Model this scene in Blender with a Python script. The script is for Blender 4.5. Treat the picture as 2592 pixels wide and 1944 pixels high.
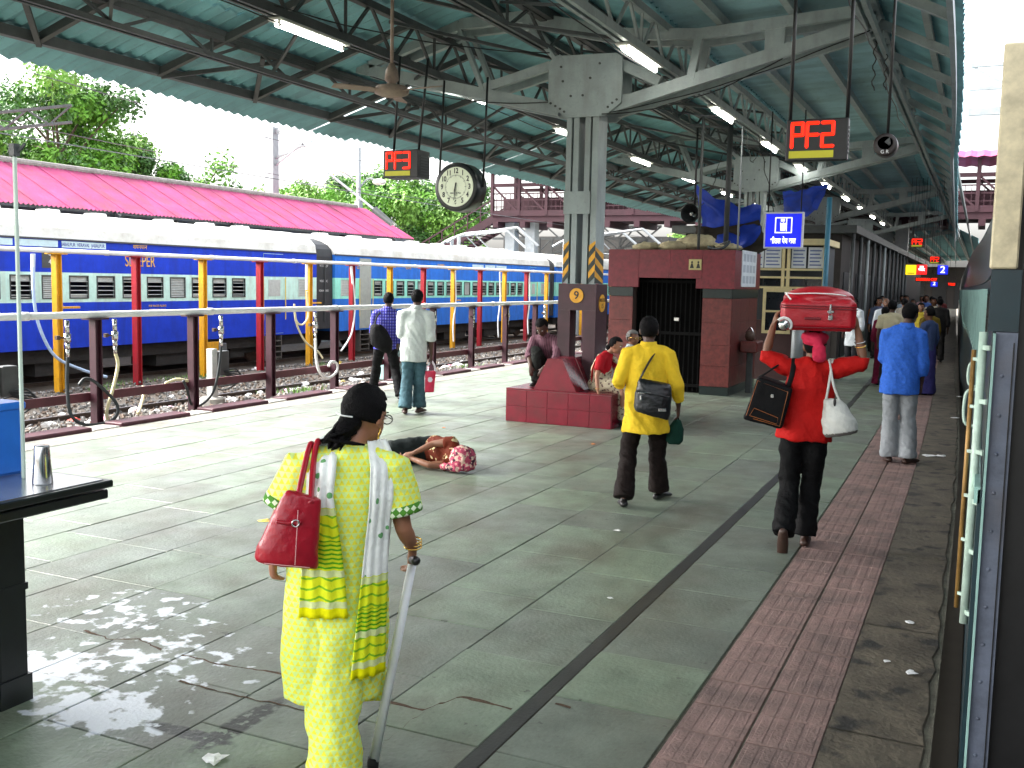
import bpy, bmesh, math, random
from mathutils import Vector, Matrix, noise
random.seed(7)
R = math.radians
scene = bpy.context.scene
for o in list(bpy.data.objects): bpy.data.objects.remove(o)
COL = scene.collection
WORK = bpy.data.scenes.new('work'); WORK.view_layers[0].name = 'work'
def evaluated_mesh(o):
    # evaluate one object alone, in a scratch scene, and return its mesh
    WORK.collection.objects.link(o); vl = WORK.view_layers[0]; vl.update(); dg = vl.depsgraph
    me = bpy.data.meshes.new_from_object(o.evaluated_get(dg)); WORK.collection.objects.unlink(o); return me
# ------------------------------------------------------------------ camera
cam_data = bpy.data.cameras.new('camera'); cam = bpy.data.objects.new('camera', cam_data); COL.objects.link(cam)
YAW, PITCH, ROLL = R(24.7), R(5.83), R(1.2)
fwd = Vector((-math.sin(YAW)*math.cos(PITCH), math.cos(YAW)*math.cos(PITCH), -math.sin(PITCH)))
rgt = Vector((math.cos(YAW), math.sin(YAW), 0)); upv = rgt.cross(fwd)
r2 = rgt*math.cos(ROLL)+upv*math.sin(ROLL); u2 = upv*math.cos(ROLL)-rgt*math.sin(ROLL)
cam.matrix_world = Matrix(((r2.x,u2.x,-fwd.x,0),(r2.y,u2.y,-fwd.y,0),(r2.z,u2.z,-fwd.z,1.88),(0,0,0,1)))
cam_data.sensor_width = 36; cam_data.lens = 36*1010/1024; cam_data.clip_start = .05; cam_data.clip_end = 3000
scene.camera = cam
# ------------------------------------------------------------------ sky, sun, exposure (bright overcast)
world = bpy.data.worlds.new('World'); scene.world = world; world.use_nodes = True
wn = world.node_tree.nodes; wl = world.node_tree.links
sky = wn.new('ShaderNodeTexSky'); sky.sky_type = 'NISHITA'; sky.sun_disc = False
SUN_EL, SUN_AZ = R(40), R(255)      # hazy light comes in low from the open tracks on the left
sky.sun_elevation = SUN_EL; sky.sun_rotation = SUN_AZ; sky.dust_density = 6; sky.air_density = 1.2
hs = wn.new('ShaderNodeHueSaturation'); hs.inputs['Saturation'].default_value = .22
wl.new(sky.outputs[0], hs.inputs['Color']); wl.new(hs.outputs[0], wn['Background'].inputs[0])
wn['Background'].inputs[1].default_value = .15
sd = bpy.data.lights.new('sun', 'SUN'); sd.energy = .85; sd.angle = R(24); sd.color = (1, .97, .92)
sun = bpy.data.objects.new('sun', sd); COL.objects.link(sun)
sdir = Vector((math.sin(SUN_AZ)*math.cos(SUN_EL), math.cos(SUN_AZ)*math.cos(SUN_EL), math.sin(SUN_EL)))
sun.rotation_euler = sdir.to_track_quat('Z', 'Y').to_euler()
scene.view_settings.view_transform = 'Standard'; scene.view_settings.look = 'None'
scene.view_settings.exposure = 2.65; scene.view_settings.gamma = 1
scene.cycles.max_bounces = 6; scene.cycles.diffuse_bounces = 3; scene.cycles.glossy_bounces = 3
# ------------------------------------------------------------------ materials
MATS = {}
def M(name, col, rough=.6, metal=0., var=.12, vs=6., bump=0., bs=60., spec=.5, emit=None, es=0., extra=None):
    if name in MATS: return MATS[name]
    m = bpy.data.materials.new(name); m.use_nodes = True; nt = m.node_tree; N = nt.nodes; L = nt.links
    b = N['Principled BSDF']
    b.inputs['Roughness'].default_value = rough; b.inputs['Metallic'].default_value = metal
    b.inputs['Specular IOR Level'].default_value = spec
    geo = N.new('ShaderNodeNewGeometry'); nz = N.new('ShaderNodeTexNoise')
    nz.inputs['Scale'].default_value = vs; nz.inputs['Detail'].default_value = 6; nz.inputs['Roughness'].default_value = .65
    L.new(geo.outputs['Position'], nz.inputs['Vector'])
    rp = N.new('ShaderNodeValToRGB'); c = col
    rp.color_ramp.elements[0].position = .3; rp.color_ramp.elements[1].position = .72
    rp.color_ramp.elements[0].color = tuple(max(0, x*(1-var)) for x in c)+(1,)
    rp.color_ramp.elements[1].color = tuple(min(1, x*(1+var)) for x in c)+(1,)
    L.new(nz.outputs['Fac'], rp.inputs['Fac']); L.new(rp.outputs[0], b.inputs['Base Color'])
    if bump:
        n2 = N.new('ShaderNodeTexNoise'); n2.inputs['Scale'].default_value = bs; n2.inputs['Detail'].default_value = 4
        L.new(geo.outputs['Position'], n2.inputs['Vector'])
        bp = N.new('ShaderNodeBump'); bp.inputs['Strength'].default_value = bump; bp.inputs['Distance'].default_value = .02
        L.new(n2.outputs['Fac'], bp.inputs['Height']); L.new(bp.outputs[0], b.inputs['Normal'])
    if emit:
        b.inputs['Emission Color'].default_value = tuple(emit)+(1,); b.inputs['Emission Strength'].default_value = es
    MATS[name] = m
    if extra: extra(m, N, L, b, rp, geo)
    return m
def mixcol(N, L, fac, a, b, mode='MIX'):
    mx = N.new('ShaderNodeMix'); mx.data_type = 'RGBA'; mx.blend_type = mode
    for s, v in ((0, fac), (6, a), (7, b)):
        if hasattr(v, 'is_output'): L.new(v, mx.inputs[s])
        else: mx.inputs[s].default_value = v if s == 0 else tuple(v)+(1,)
    return mx.outputs[2]
def mth(N, L, op, a, b=0., c=None, clamp=False):
    n = N.new('ShaderNodeMath'); n.operation = op; n.use_clamp = clamp
    for i, v in enumerate((a, b, c)):
        if v is None: continue
        if hasattr(v, 'is_output'): L.new(v, n.inputs[i])
        else: n.inputs[i].default_value = v
    return n.outputs[0]
def noise_fac(N, L, vec, scale, lo, hi, detail=5):
    n = N.new('ShaderNodeTexNoise'); n.inputs['Scale'].default_value = scale; n.inputs['Detail'].default_value = detail
    L.new(vec, n.inputs['Vector'])
    mr = N.new('ShaderNodeMapRange'); mr.inputs[1].default_value = lo; mr.inputs[2].default_value = hi
    L.new(n.outputs['Fac'], mr.inputs[0]); return mr.outputs[0]
# ------------------------------------------------------------------ mesh builder
class MB:
    def __init__(s): s.v = []; s.f = []; s.mi = []; s.m = 0
    def add(s, vs, fs):
        o = len(s.v); s.v += [tuple(p) for p in vs]; s.f += [tuple(i+o for i in f) for f in fs]; s.mi += [s.m]*len(fs); return s
    def box(s, x0, x1, y0, y1, z0, z1):
        return s.add([(x0,y0,z0),(x1,y0,z0),(x1,y1,z0),(x0,y1,z0),(x0,y0,z1),(x1,y0,z1),(x1,y1,z1),(x0,y1,z1)],
                     [(3,2,1,0),(4,5,6,7),(0,1,5,4),(1,2,6,5),(2,3,7,6),(3,0,4,7)])
    def bbox(s, x0, x1, y0, y1, z0, z1, b=.01):
        # chamfered box
        vs = []; fs = []
        for z, i in ((z0, b), (z0+b, 0), (z1-b, 0), (z1, b)):
            vs += [(x0+i+b*(i==0), y0+i, z), (x1-i-b*(i==0), y0+i, z), (x1-i, y0+i+b*(i==0), z), (x1-i, y1-i-b*(i==0), z), (x1-i-b*(i==0), y1-i, z), (x0+i+b*(i==0), y1-i, z), (x0+i, y1-i-b*(i==0), z), (x0+i, y0+i+b*(i==0), z)]
        for k in range(3):
            for j in range(8): fs.append((k*8+j, k*8+(j+1)%8, k*8+8+(j+1)%8, k*8+8+j))
        fs.append(tuple(range(7, -1, -1))); fs.append(tuple(range(24, 32)))
        return s.add(vs, fs)
    def beam(s, p, q, w, h=None, up=(0,0,1)):
        p = Vector(p); q = Vector(q); h = h or w; d = (q-p).normalized(); u = Vector(up)
        if abs(d.dot(u)) > .98: u = Vector((0,1,0))
        a = d.cross(u).normalized(); u = a.cross(d); vs = []
        for c in (p, q):
            for i, j in ((-1,-1),(1,-1),(1,1),(-1,1)): vs.append(c+a*(i*w/2)+u*(j*h/2))
        return s.add(vs, [(3,2,1,0),(4,5,6,7),(0,1,5,4),(1,2,6,5),(2,3,7,6),(3,0,4,7)])
    def tube(s, pts, r, n=8, caps=True, sq=None, ref=None):
        pts = [Vector(p) for p in pts]; k = len(pts); rr = r if isinstance(r, (list, tuple)) else [r]*k
        vs = []; fs = []; prev = None
        for i, p in enumerate(pts):
            d = (pts[min(i+1, k-1)]-pts[max(i-1, 0)]).normalized()
            if prev is None:
                u = Vector(ref) if ref else (Vector((0,0,1)) if abs(d.z) < .9 else Vector((0,1,0)))
            else: u = prev
            a = d.cross(u)
            if a.length < 1e-5: a = d.cross(Vector((1,.3,.1)))
            a.normalize(); u = a.cross(d).normalized(); prev = u
            f = sq[i] if sq else 1.
            for j in range(n):
                t = 2*math.pi*j/n; vs.append(p+a*(math.cos(t)*rr[i])+u*(math.sin(t)*rr[i]*f))
        for i in range(k-1):
            for j in range(n): fs.append((i*n+j, i*n+(j+1)%n, (i+1)*n+(j+1)%n, (i+1)*n+j))
        if caps: fs.append(tuple(range(n-1, -1, -1))); fs.append(tuple((k-1)*n+j for j in range(n)))
        return s.add(vs, fs)
    def capsule(s, pts, r, n=12, sq=None, ref=None):
        # tube with rounded ends, always closed
        pts = [Vector(p) for p in pts]; rr = list(r) if isinstance(r, (list, tuple)) else [r]*len(pts)
        sq = list(sq) if sq else [1.]*len(pts)
        d0 = (pts[0]-pts[1]).normalized(); d1 = (pts[-1]-pts[-2]).normalized()
        P = [pts[0]+d0*rr[0]*.95, pts[0]+d0*rr[0]*.6]+pts+[pts[-1]+d1*rr[-1]*.6, pts[-1]+d1*rr[-1]*.95]
        Q = [rr[0]*.3, rr[0]*.8]+rr+[rr[-1]*.8, rr[-1]*.3]
        return s.tube(P, Q, n, True, [sq[0]]*2+sq+[sq[-1]]*2, ref)
    def ell(s, c, r, nu=14, nv=10, mat=None):
        c = Vector(c); vs = [Vector((0,0,-1))]; fs = []
        for i in range(1, nv):
            a = math.pi*i/nv-math.pi/2
            for j in range(nu): t = 2*math.pi*j/nu; vs.append(Vector((math.cos(a)*math.cos(t), math.cos(a)*math.sin(t), math.sin(a))))
        vs.append(Vector((0,0,1)))
        for j in range(nu): fs.append((0, 1+(j+1)%nu, 1+j)); fs.append((len(vs)-1, 1+(nv-2)*nu+j, 1+(nv-2)*nu+(j+1)%nu))
        for i in range(nv-2):
            for j in range(nu): fs.append((1+i*nu+j, 1+i*nu+(j+1)%nu, 1+(i+1)*nu+(j+1)%nu, 1+(i+1)*nu+j))
        r = Vector(r) if not isinstance(r, (int, float)) else Vector((r,)*3)
        out = [Vector((p.x*r.x, p.y*r.y, p.z*r.z)) for p in vs]
        if mat: out = [mat @ p for p in out]
        return s.add([p+c for p in out], fs)
    def lathe(s, prof, n=16, c=(0,0,0), axis='z', caps=True):
        vs = []; fs = []; c = Vector(c)
        for r, h in prof:
            for j in range(n):
                t = 2*math.pi*j/n; a, b = r*math.cos(t), r*math.sin(t)
                vs.append(c+Vector((a,b,h) if axis == 'z' else (a,h,-b) if axis == 'y' else (h,a,b)))
        for i in range(len(prof)-1):
            for j in range(n): fs.append((i*n+j, i*n+(j+1)%n, (i+1)*n+(j+1)%n, (i+1)*n+j))
        if caps: fs.append(tuple(range(n-1,-1,-1))); fs.append(tuple((len(prof)-1)*n+j for j in range(n)))
        return s.add(vs, fs)
    def prism(s, poly, a0, a1, axis='y'):
        f = {'y': lambda p, h: (p[0], h, p[1]), 'x': lambda p, h: (h, p[0], p[1]), 'z': lambda p, h: (p[0], p[1], h)}[axis]
        n = len(poly); vs = [f(p, a0) for p in poly]+[f(p, a1) for p in poly]
        fs = [(i, (i+1)%n, n+(i+1)%n, n+i) for i in range(n)]+[tuple(range(n-1,-1,-1)), tuple(range(n, 2*n))]
        return s.add(vs, fs)
    def rings(s, rings, n=24, caps=True):
        # rings: (cx, cy, z, rx, ry[, tilt]) horizontal ellipses
        vs = []; fs = []
        for r in rings:
            cx, cy, z, rx, ry = r[:5]; tl = r[5] if len(r) > 5 else 0; tx = r[6] if len(r) > 6 else 0
            for j in range(n):
                t = 2*math.pi*j/n; e = .85
                c_, s_ = math.cos(t), math.sin(t); c_ = math.copysign(abs(c_)**e, c_); s_ = math.copysign(abs(s_)**e, s_)
                vs.append((cx+rx*c_, cy+ry*s_, z+tl*s_+tx*c_))
        for i in range(len(rings)-1):
            for j in range(n): fs.append((i*n+j, i*n+(j+1)%n, (i+1)*n+(j+1)%n, (i+1)*n+j))
        if caps: fs.append(tuple(range(n-1,-1,-1))); fs.append(tuple((len(rings)-1)*n+j for j in range(n)))
        return s.add(vs, fs)
    def rock(s, c, r):
        c = Vector(c); P = [(1,0,0),(-1,0,0),(0,1,0),(0,-1,0),(0,0,1),(0,0,-1)]
        q = Matrix.Rotation(random.random()*6.3, 3, Vector((random.random()-.5, random.random()-.5, random.random()-.5)).normalized())
        vs = [c+q@(Vector(p)*r*random.uniform(.6, 1.25)) for p in P]
        return s.add(vs, [(0,2,4),(2,1,4),(1,3,4),(3,0,4),(2,0,5),(1,2,5),(3,1,5),(0,3,5)])
    def mesh(s, name, mats, smooth=False):
        me = bpy.data.meshes.new(name); me.from_pydata(s.v, [], s.f); me.validate(verbose=False)
        for m in (mats if isinstance(mats, (list, tuple)) else [mats]): me.materials.append(m)
        if isinstance(mats, (list, tuple)) and len(me.polygons) == len(s.mi): me.polygons.foreach_set('material_index', s.mi)
        if smooth: me.polygons.foreach_set('use_smooth', [True]*len(me.polygons))
        me.update(); return me
    def build(s, name, mats, parent=None, smooth=False, fixn=True):
        me = s.mesh(name, mats, smooth)
        if fixn:
            bm = bmesh.new(); bm.from_mesh(me); bmesh.ops.recalc_face_normals(bm, faces=bm.faces); bm.to_mesh(me); bm.free()
        return link(name, me, parent)
def link(name, me, parent=None, loc=None):
    o = bpy.data.objects.new(name, me); COL.objects.link(o)
    if parent: o.parent = parent
    if loc is not None: o.location = loc
    return o
def tag(o, label=None, cat=None, group=None, kind=None):
    if label: o['label'] = label
    if cat: o['category'] = cat
    if group: o['group'] = group
    if kind: o['kind'] = kind
    return o
def thing(name, label, cat, loc=(0,0,0), rz=0., group=None):
    o = bpy.data.objects.new(name, None); COL.objects.link(o); o.location = loc; o.rotation_euler = (0,0,rz)
    o.empty_display_size = .1
    return tag(o, label, cat, group)
def copy_tree(o, parent=None):
    c = o.copy(); COL.objects.link(c); c.parent = parent
    for ch in list(o.children): copy_tree(ch, c)
    return c
def struct(name, mb, m, **k): return tag(mb.build(name, m, **k), kind='structure')
def text_obj(name, body, size, mat, parent, loc, rot, ext=.002, align='CENTER', sx=1., bold=0.):
    cu = bpy.data.curves.new(name, 'FONT'); cu.body = body; cu.size = size; cu.extrude = ext; cu.align_x = align; cu.align_y = 'CENTER'; cu.offset = bold
    o = bpy.data.objects.new(name, cu)
    me = evaluated_mesh(o); bpy.data.objects.remove(o)
    me.materials.clear(); me.materials.append(mat)
    r = link(name, me, parent, loc); r.rotation_euler = rot; r.scale = (sx, 1, 1); return r
FACE_CAM = (R(90), 0, 0)          # text standing upright, read from -Y
FACE_RIGHT = (R(90), 0, R(90))    # text on a wall read from +X
def weather(dirt, amt=.4, sc=(1,1,1), s=2., lo=.45, hi=.72):
    # streaks and stains over the paint
    def ex(m, N, L, b, rp, geo):
        mp = N.new('ShaderNodeMapping'); mp.inputs['Scale'].default_value = sc; L.new(geo.outputs['Position'], mp.inputs[0])
        c = mixcol(N, L, mth(N, L, 'MULTIPLY', noise_fac(N, L, mp.outputs[0], s, lo, hi, 8), amt), rp.outputs[0], dirt)
        c = mixcol(N, L, mth(N, L, 'MULTIPLY', noise_fac(N, L, geo.outputs['Position'], s*9, .6, .75), amt*.7), c, dirt)
        L.new(c, b.inputs['Base Color'])
    return ex
# shared paints
steel = M('steel_grey_paint', (.30,.345,.345), .5, .0, .16, 3, .15, 40, extra=weather((.12,.11,.095), .3, (3,3,.7), 2.2))
dsteel = M('steel_dark_paint', (.055,.060,.060), .55, 0, .3, 4, .15, 40)
maroon = M('maroon_paint', (.045,.012,.02), .42, 0, .3, 5, .1, 50)
black = M('black_paint', (.012,.012,.013), .4, 0, .3, 8)
chrome = M('bright_steel', (.62,.62,.62), .22, 1., .1, 10)
white = M('white_paint', (.78,.78,.76), .5, 0, .08, 4)
rust = M('rusty_steel', (.09,.055,.04), .6, .3, .4, 12, .3, 60)
concrete = M('concrete', (.33,.32,.29), .85, 0, .2, 8, .3, 60)
glassd = M('dark_glass', (.015,.02,.025), .08, 0, .1, 4, spec=.7)
# ================================================================== SETTING
def bend(y): return -.0010*min(max(0., y-6), 18.)**2-.02*max(0., y-24)      # the far platform and its train curve gently to the left
def clampb(y): return max(bend(y), -7)
gm = M('distant_ground', (.16,.14,.11), .95, 0, .3, .3)
g = MB(); g.add([(-1500,-1500,-1.3),(1500,-1500,-1.3),(1500,1500,-1.3),(-1500,1500,-1.3)], [(0,1,2,3)])
struct('ground', g, gm)
# ---- platform body
pm = M('platform_mortar', (.13,.122,.092), .95, 0, .35, 14, .3, 80)
YS = [-6,0,6,8,10,12,14,17,20,24,28,32,36,42,48,56,64,74,86,100,140]
pb = MB(); vs = []; fs = []
for y in YS:
    x1 = -.07+clampb(y); vs += [(-9.5,y,-1.25),(-9.5,y,-.012),(x1,y,-.012),(x1-.12,y,-1.25)]
for i in range(len(YS)-1):
    a, b = i*4, i*4+4
    fs += [(a,a+1,b+1,b),(a+1,a+2,b+2,b+1),(a+2,a+3,b+3,b+2)]
fs += [(0,1,2,3), tuple(len(vs)-4+k for k in (3,2,1,0))]
pb.add(vs, fs); platform = struct('platform', pb, pm)
# ---- stone floor slabs
def slab_extra(m, N, L, b, rp, geo):
    oi = N.new('ShaderNodeObjectInfo'); pos = geo.outputs['Position']
    hv = N.new('ShaderNodeHueSaturation'); L.new(rp.outputs[0], hv.inputs['Color'])
    L.new(mth(N, L, 'MULTIPLY_ADD', oi.outputs['Random'], .34, .83), hv.inputs['Value'])
    L.new(mth(N, L, 'MULTIPLY_ADD', oi.outputs['Random'], .5, .7), hv.inputs['Saturation'])
    c = hv.outputs[0]
    # worn brown dirt
    mp = N.new('ShaderNodeMapping'); mp.inputs['Scale'].default_value = (1,.55,1); mp.inputs['Rotation'].default_value = (0,0,.5); L.new(pos, mp.inputs[0])
    c = mixcol(N, L, mth(N, L, 'MULTIPLY', noise_fac(N, L, mp.outputs[0], 2.2, .46, .70), .6), c, (.095,.082,.058))
    c = mixcol(N, L, mth(N, L, 'MULTIPLY', noise_fac(N, L, pos, 34, .58, .75), .35), c, (.05,.045,.04))
    # gum spots
    c = mixcol(N, L, mth(N, L, 'MULTIPLY', noise_fac(N, L, pos, 11, .69, .71), .55), c, (.03,.027,.025))
    # dried lime wash spilt near the stall
    sx = N.new('ShaderNodeSeparateXYZ'); L.new(pos, sx.inputs[0])
    def blob(x, y, rx, ry):
        dx = mth(N, L, 'DIVIDE', mth(N, L, 'SUBTRACT', sx.outputs[0], x), rx); dy = mth(N, L, 'DIVIDE', mth(N, L, 'SUBTRACT', sx.outputs[1], y), ry)
        d = mth(N, L, 'ADD', mth(N, L, 'MULTIPLY', dx, dx), mth(N, L, 'MULTIPLY', dy, dy)); return mth(N, L, 'SUBTRACT', 1., d, clamp=True)
    bl = mth(N, L, 'MAXIMUM', mth(N, L, 'MAXIMUM', blob(-3.9,3.33,.42,.32), blob(-3.35,3.08,.55,.30)), mth(N, L, 'MAXIMUM', mth(N, L, 'MULTIPLY', blob(-4.2,4.1,.8,.5), .62), mth(N, L, 'MULTIPLY', blob(-3.6,3.6,.9,.7), .62)))
    nz = noise_fac(N, L, pos, 9, .36, .66, 8)
    w = mth(N, L, 'SMOOTH_MIN', 1., mth(N, L, 'MULTIPLY', mth(N, L, 'SUBTRACT', mth(N, L, 'ADD', bl, mth(N, L, 'MULTIPLY', nz, .75)), .94), 6.), .1, clamp=True)
    w = mth(N, L, 'MAXIMUM', w, 0.)
    c = mixcol(N, L, mth(N, L, 'MULTIPLY', w, .75), c, (.80,.84,.92))
    # a smear of spilt tar
    wt = mth(N, L, 'MULTIPLY', mth(N, L, 'MAXIMUM', blob(-2.72,3.25,.07,.34), blob(-2.85,3.08,.26,.05)), noise_fac(N, L, pos, 22, .38, .5))
    c = mixcol(N, L, mth(N, L, 'MULTIPLY', wt, 2.2, clamp=True), c, (.02,.024,.018))
    L.new(c, b.inputs['Base Color'])
    rr = noise_fac(N, L, pos, 3.5, .3, .75); L.new(mth(N, L, 'MULTIPLY_ADD', rr, .22, .34), b.inputs['Roughness'])
sm = M('slate_slab', (.158,.195,.148), .4, 0, .30, 3.2, .2, 45, .5, extra=slab_extra)
slabs = []
x = -9.5+.52; col_x = []
while x < -1.9:
    w = random.choice((.46,.52,.55,.6)); col_x.append((x, min(x+w, -1.74))); x += w
col_x[-1] = (col_x[-1][0], -1.737)
col_x.append((-1.658, -1.08))
cam2 = Vector((0,0,1.88))
for ci, (xa, xb) in enumerate(col_x):
    y = -3-random.random()
    while y < 70:
        l = random.choice((.6,.7,.75,.85,.95)) if ci < len(col_x)-1 else .62
        c = Vector(((xa+xb)/2, y+l/2, 0)); d = c-cam2; dep = d.dot(fwd); bx = d.dot(rgt)
        vis = dep > .5 and abs(bx)/max(dep,.1) < .62 and d.length > 2.5
        slabs.append((vis, d.length, xa+clampb(y)*(ci >= len(col_x)-3), xb+clampb(y)*(ci >= len(col_x)-3), y, y+l)); y += l
slabs.sort(key=lambda s: (not s[0], s[1]))
cache = {}; rest = MB()
def slab_box(mb, w, l):
    g_ = .003; b_ = .003; W, Lh = w/2-g_, l/2-g_
    vs = [(-W,-Lh,-.02),(W,-Lh,-.02),(W,Lh,-.02),(-W,Lh,-.02),(-W,-Lh,-b_),(W,-Lh,-b_),(W,Lh,-b_),(-W,Lh,-b_),(-W+b_,-Lh+b_,0),(W-b_,-Lh+b_,0),(W-b_,Lh-b_,0),(-W+b_,Lh-b_,0)]
    return mb.add(vs, [(0,1,5,4),(1,2,6,5),(2,3,7,6),(3,0,4,7),(4,5,9,8),(5,6,10,9),(6,7,11,10),(7,4,8,11),(8,9,10,11)])
for i, (v, d, xa, xb, ya, yb) in enumerate(slabs):
    w, l = round(xb-xa, 3), round(yb-ya, 3)
    if i < 296:
        if (w, l) not in cache: cache[(w, l)] = slab_box(MB(), w, l).mesh('floor_slab', sm)
        o = link('floor_slab', cache[(w, l)], platform, ((xa+xb)/2, (ya+yb)/2, random.uniform(-.0025,.0015)))
        o.rotation_euler = (random.gauss(0,.0012), random.gauss(0,.0012), random.gauss(0,.0012))
    elif yb > -3 :
        t = slab_box(MB(), w, l); rest.add([(p[0]+(xa+xb)/2, p[1]+(ya+yb)/2, p[2]+random.uniform(-.001,.001)) for p in t.v], t.f)
tag(rest.build('far_floor_slabs', sm, platform), kind='stuff')
# ---- inlaid bands on the platform: black line, red tactile tiles, rough coping
def strip(name, xa, xb, z, m, parent=platform, y0=-6, y1=100):
    mb = MB(); vs = []; fs = []
    yy = [y for y in YS if y0 <= y <= y1]
    for y in yy: vs += [(xa+clampb(y),y,z),(xb+clampb(y),y,z)]
    for i in range(len(yy)-1): fs.append((2*i,2*i+1,2*i+3,2*i+2))
    mb.add(vs, fs); return mb.build(name, m, parent, fixn=False)
strip('black_inlay_band', -1.735, -1.66, -.001, M('black_stone', (.022,.024,.022), .45, 0, .35, 9, .1, 60))
cop = M('edge_coping', (.095,.078,.055), .8, 0, .45, 3.5, .5, 30, extra=lambda m, N, L, b, rp, geo: L.new(mixcol(N, L, noise_fac(N, L, geo.outputs['Position'], 5.5, .55, .66), rp.outputs[0], (.02,.018,.015)), b.inputs['Base Color']))
redt = M('red_cement_tile', (.235,.15,.132), .8, 0, .3, 7, .35, 70, extra=lambda m, N, L, b, rp, geo: L.new(mixcol(N, L, mth(N, L, 'MULTIPLY', noise_fac(N, L, geo.outputs['Position'], 2.5, .45, .7), .5), rp.outputs[0], (.06,.05,.045)), b.inputs['Base Color']))
def red_tile():
    # one 0.29 x 0.30 tile with four raised ribs
    mb = MB(); slab_box(mb, .29, .30)
    for k in range(4):
        cx = -.1+k*.066; mb.add([(cx-.024,-.138,.0),(cx+.024,-.138,.0),(cx+.02,-.134,.0016),(cx-.02,-.134,.0016),(cx-.024,.138,.0),(cx+.024,.138,.0),(cx+.02,.134,.0016),(cx-.02,.134,.0016)], [(0,1,2,3),(5,4,7,6),(3,2,6,7),(1,5,6,2),(4,0,3,7)])
    return mb
rt = red_tile().mesh('red_tile', redt); rtrest = MB(); y = 2.4; cnt = 0
while y < 60:
    for xa in (-.925, -.63):
        p = (xa+clampb(y), y, random.uniform(-.002,.001))
        if cnt < 130: link('red_tile', rt, platform, p)
        else: t = red_tile(); rtrest.add([(q[0]+p[0], q[1]+p[1], q[2]+p[2]) for q in t.v], t.f)
        cnt += 1
    y += .303
tag(rtrest.build('far_red_tiles', redt, platform), kind='stuff')
y = 1.5; cs = []
while y < 70:
    l = random.uniform(1.2,1.7)
    if y < 30:
        mb = MB(); n = 8; vs = []
        for k in range(n+1):
            yy = y+.006+(l-.012)*k/n; e = random.uniform(-.02,.012)*(0 < k < n)
            vs += [(-.482+clampb(yy),yy,.0),(-.10+e+clampb(yy),yy,-.004),(-.075+e+clampb(yy),yy,-.03),(-.09+clampb(yy),yy,-.2)]
        fs = []
        for k in range(n):
            for j in range(3): fs.append((k*4+j,k*4+j+1,k*4+5+j,k*4+4+j))
        mb.add(vs, fs); mb.build('coping_stone', cop, platform, fixn=False)
    y += l
strip('far_edge_coping', -.482, -.075, -.003, cop, y0=28)
# ---- dirt-filled cracks in the paving
crk = M('crack_dirt', (.075,.042,.022), .95, 0, .5, 20, .4, 60)
def crack(pts, w, seed):
    random.seed(seed); mb = MB(); vs = []; fs = []; P = []
    for (a, b) in zip(pts, pts[1:]):
        n = max(2, int(math.hypot(b[0]-a[0], b[1]-a[1])/.03))
        P += [(a[0]+(b[0]-a[0])*k/n+random.gauss(0,.005), a[1]+(b[1]-a[1])*k/n+random.gauss(0,.005)) for k in range(n)]
    for i, (x, y) in enumerate(P):
        t = w*(.25+1.1*abs(noise.noise(Vector((x*6,y*6,seed))))); vs += [(x,y-t,.0012),(x,y+t,.0012)]
    for i in range(len(P)-1): fs.append((2*i,2*i+2,2*i+3,2*i+1))
    mb.add(vs, fs); return mb.build('crack', crk, platform, fixn=False)
crack([(-4.18,3.5),(-4.18,3.63),(-4.19,3.76)], .008, 1); crack([(-4.19,3.76),(-3.95,3.73),(-3.83,3.79),(-3.63,3.74),(-3.44,3.73),(-3.25,3.72),(-3.03,3.75),(-2.87,3.77)], .014, 2)
crack([(-3.27,3.47),(-3.09,3.47),(-2.91,3.47),(-2.66,3.48),(-2.46,3.47)], .010, 3); crack([(-2.28,3.72),(-2.1,3.72),(-2.08,3.80),(-2.02,3.93),(-1.9,3.92),(-1.74,3.91)], .022, 4); crack([(-2.09,3.39),(-2.1,3.56),(-2.09,3.74)], .006, 5); crack([(-1.62,4.06),(-1.5,4.03)], .016, 6)
# ---- painted kerb stones on the far edge
km = M('maroon_kerb_paint', (.075,.016,.026), .55, 0, .35, 9, .3, 50); kw = M('bare_kerb_stone', (.46,.44,.40), .8, 0, .25, 8, .3, 50); kg = M('grey_edge_stone', (.24,.23,.20), .8, 0, .25, 6, .3, 50)
y = 4.2; k = 0
while y < 60:
    l = 1.22 if k % 2 == 0 else .42
    mb = MB(); t_ = random.uniform(-.008,.008)
    mb.bbox(-9.74+t_, -9.45+t_, y+.008, y+l-.008, -.3, (.045 if k % 2 == 0 else .02)+random.uniform(-.006,.006), .012)
    mb.build('kerb_stone', km if k % 2 == 0 else kw, platform); y += l; k += 1
y = 4.0
while y < 60:
    l = random.uniform(.75,1.05); mb = MB(); mb.bbox(-9.44, -8.985, y+.004, y+l-.004, -.05, random.uniform(.0,.004), .005); mb.build('edge_slab', kg, platform); y += l
# ---- track bed, ballast, rails
PROF = [(-9.70,-.02),(-10.4,-.10),(-11.4,-.22),(-12.6,-.47),(-13.1,-.53),(-14.2,-.54),(-15.4,-.53),(-16.1,-.44),(-16.9,-.56),(-18.2,-.70),(-24.3,-.72)]
def bedz(x):
    for (a, za), (b, zb) in zip(PROF, PROF[1:]):
        if b <= x <= a: return za+(zb-za)*(a-x)/(a-b)
    return PROF[-1][1]
bm_ = M('ballast_dirt', (.10,.082,.065), .95, 0, .45, 9, .6, 60)
tb = MB(); vs = []; fs = []; ny = 140
xs = [-9.70-14.60*i/36 for i in range(37)]
for j in range(ny+1):
    yy = -6+100*j/ny
    for xx in xs: vs.append((xx, yy, bedz(xx)-.02+.04*noise.noise(Vector((xx*1.7, yy*1.7, 0)))))
for j in range(ny):
    for i in range(36): a = j*37+i; fs.append((a, a+1, a+38, a+37))
tb.add(vs, fs); struct('trackbed', tb, bm_, smooth=True)
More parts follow.
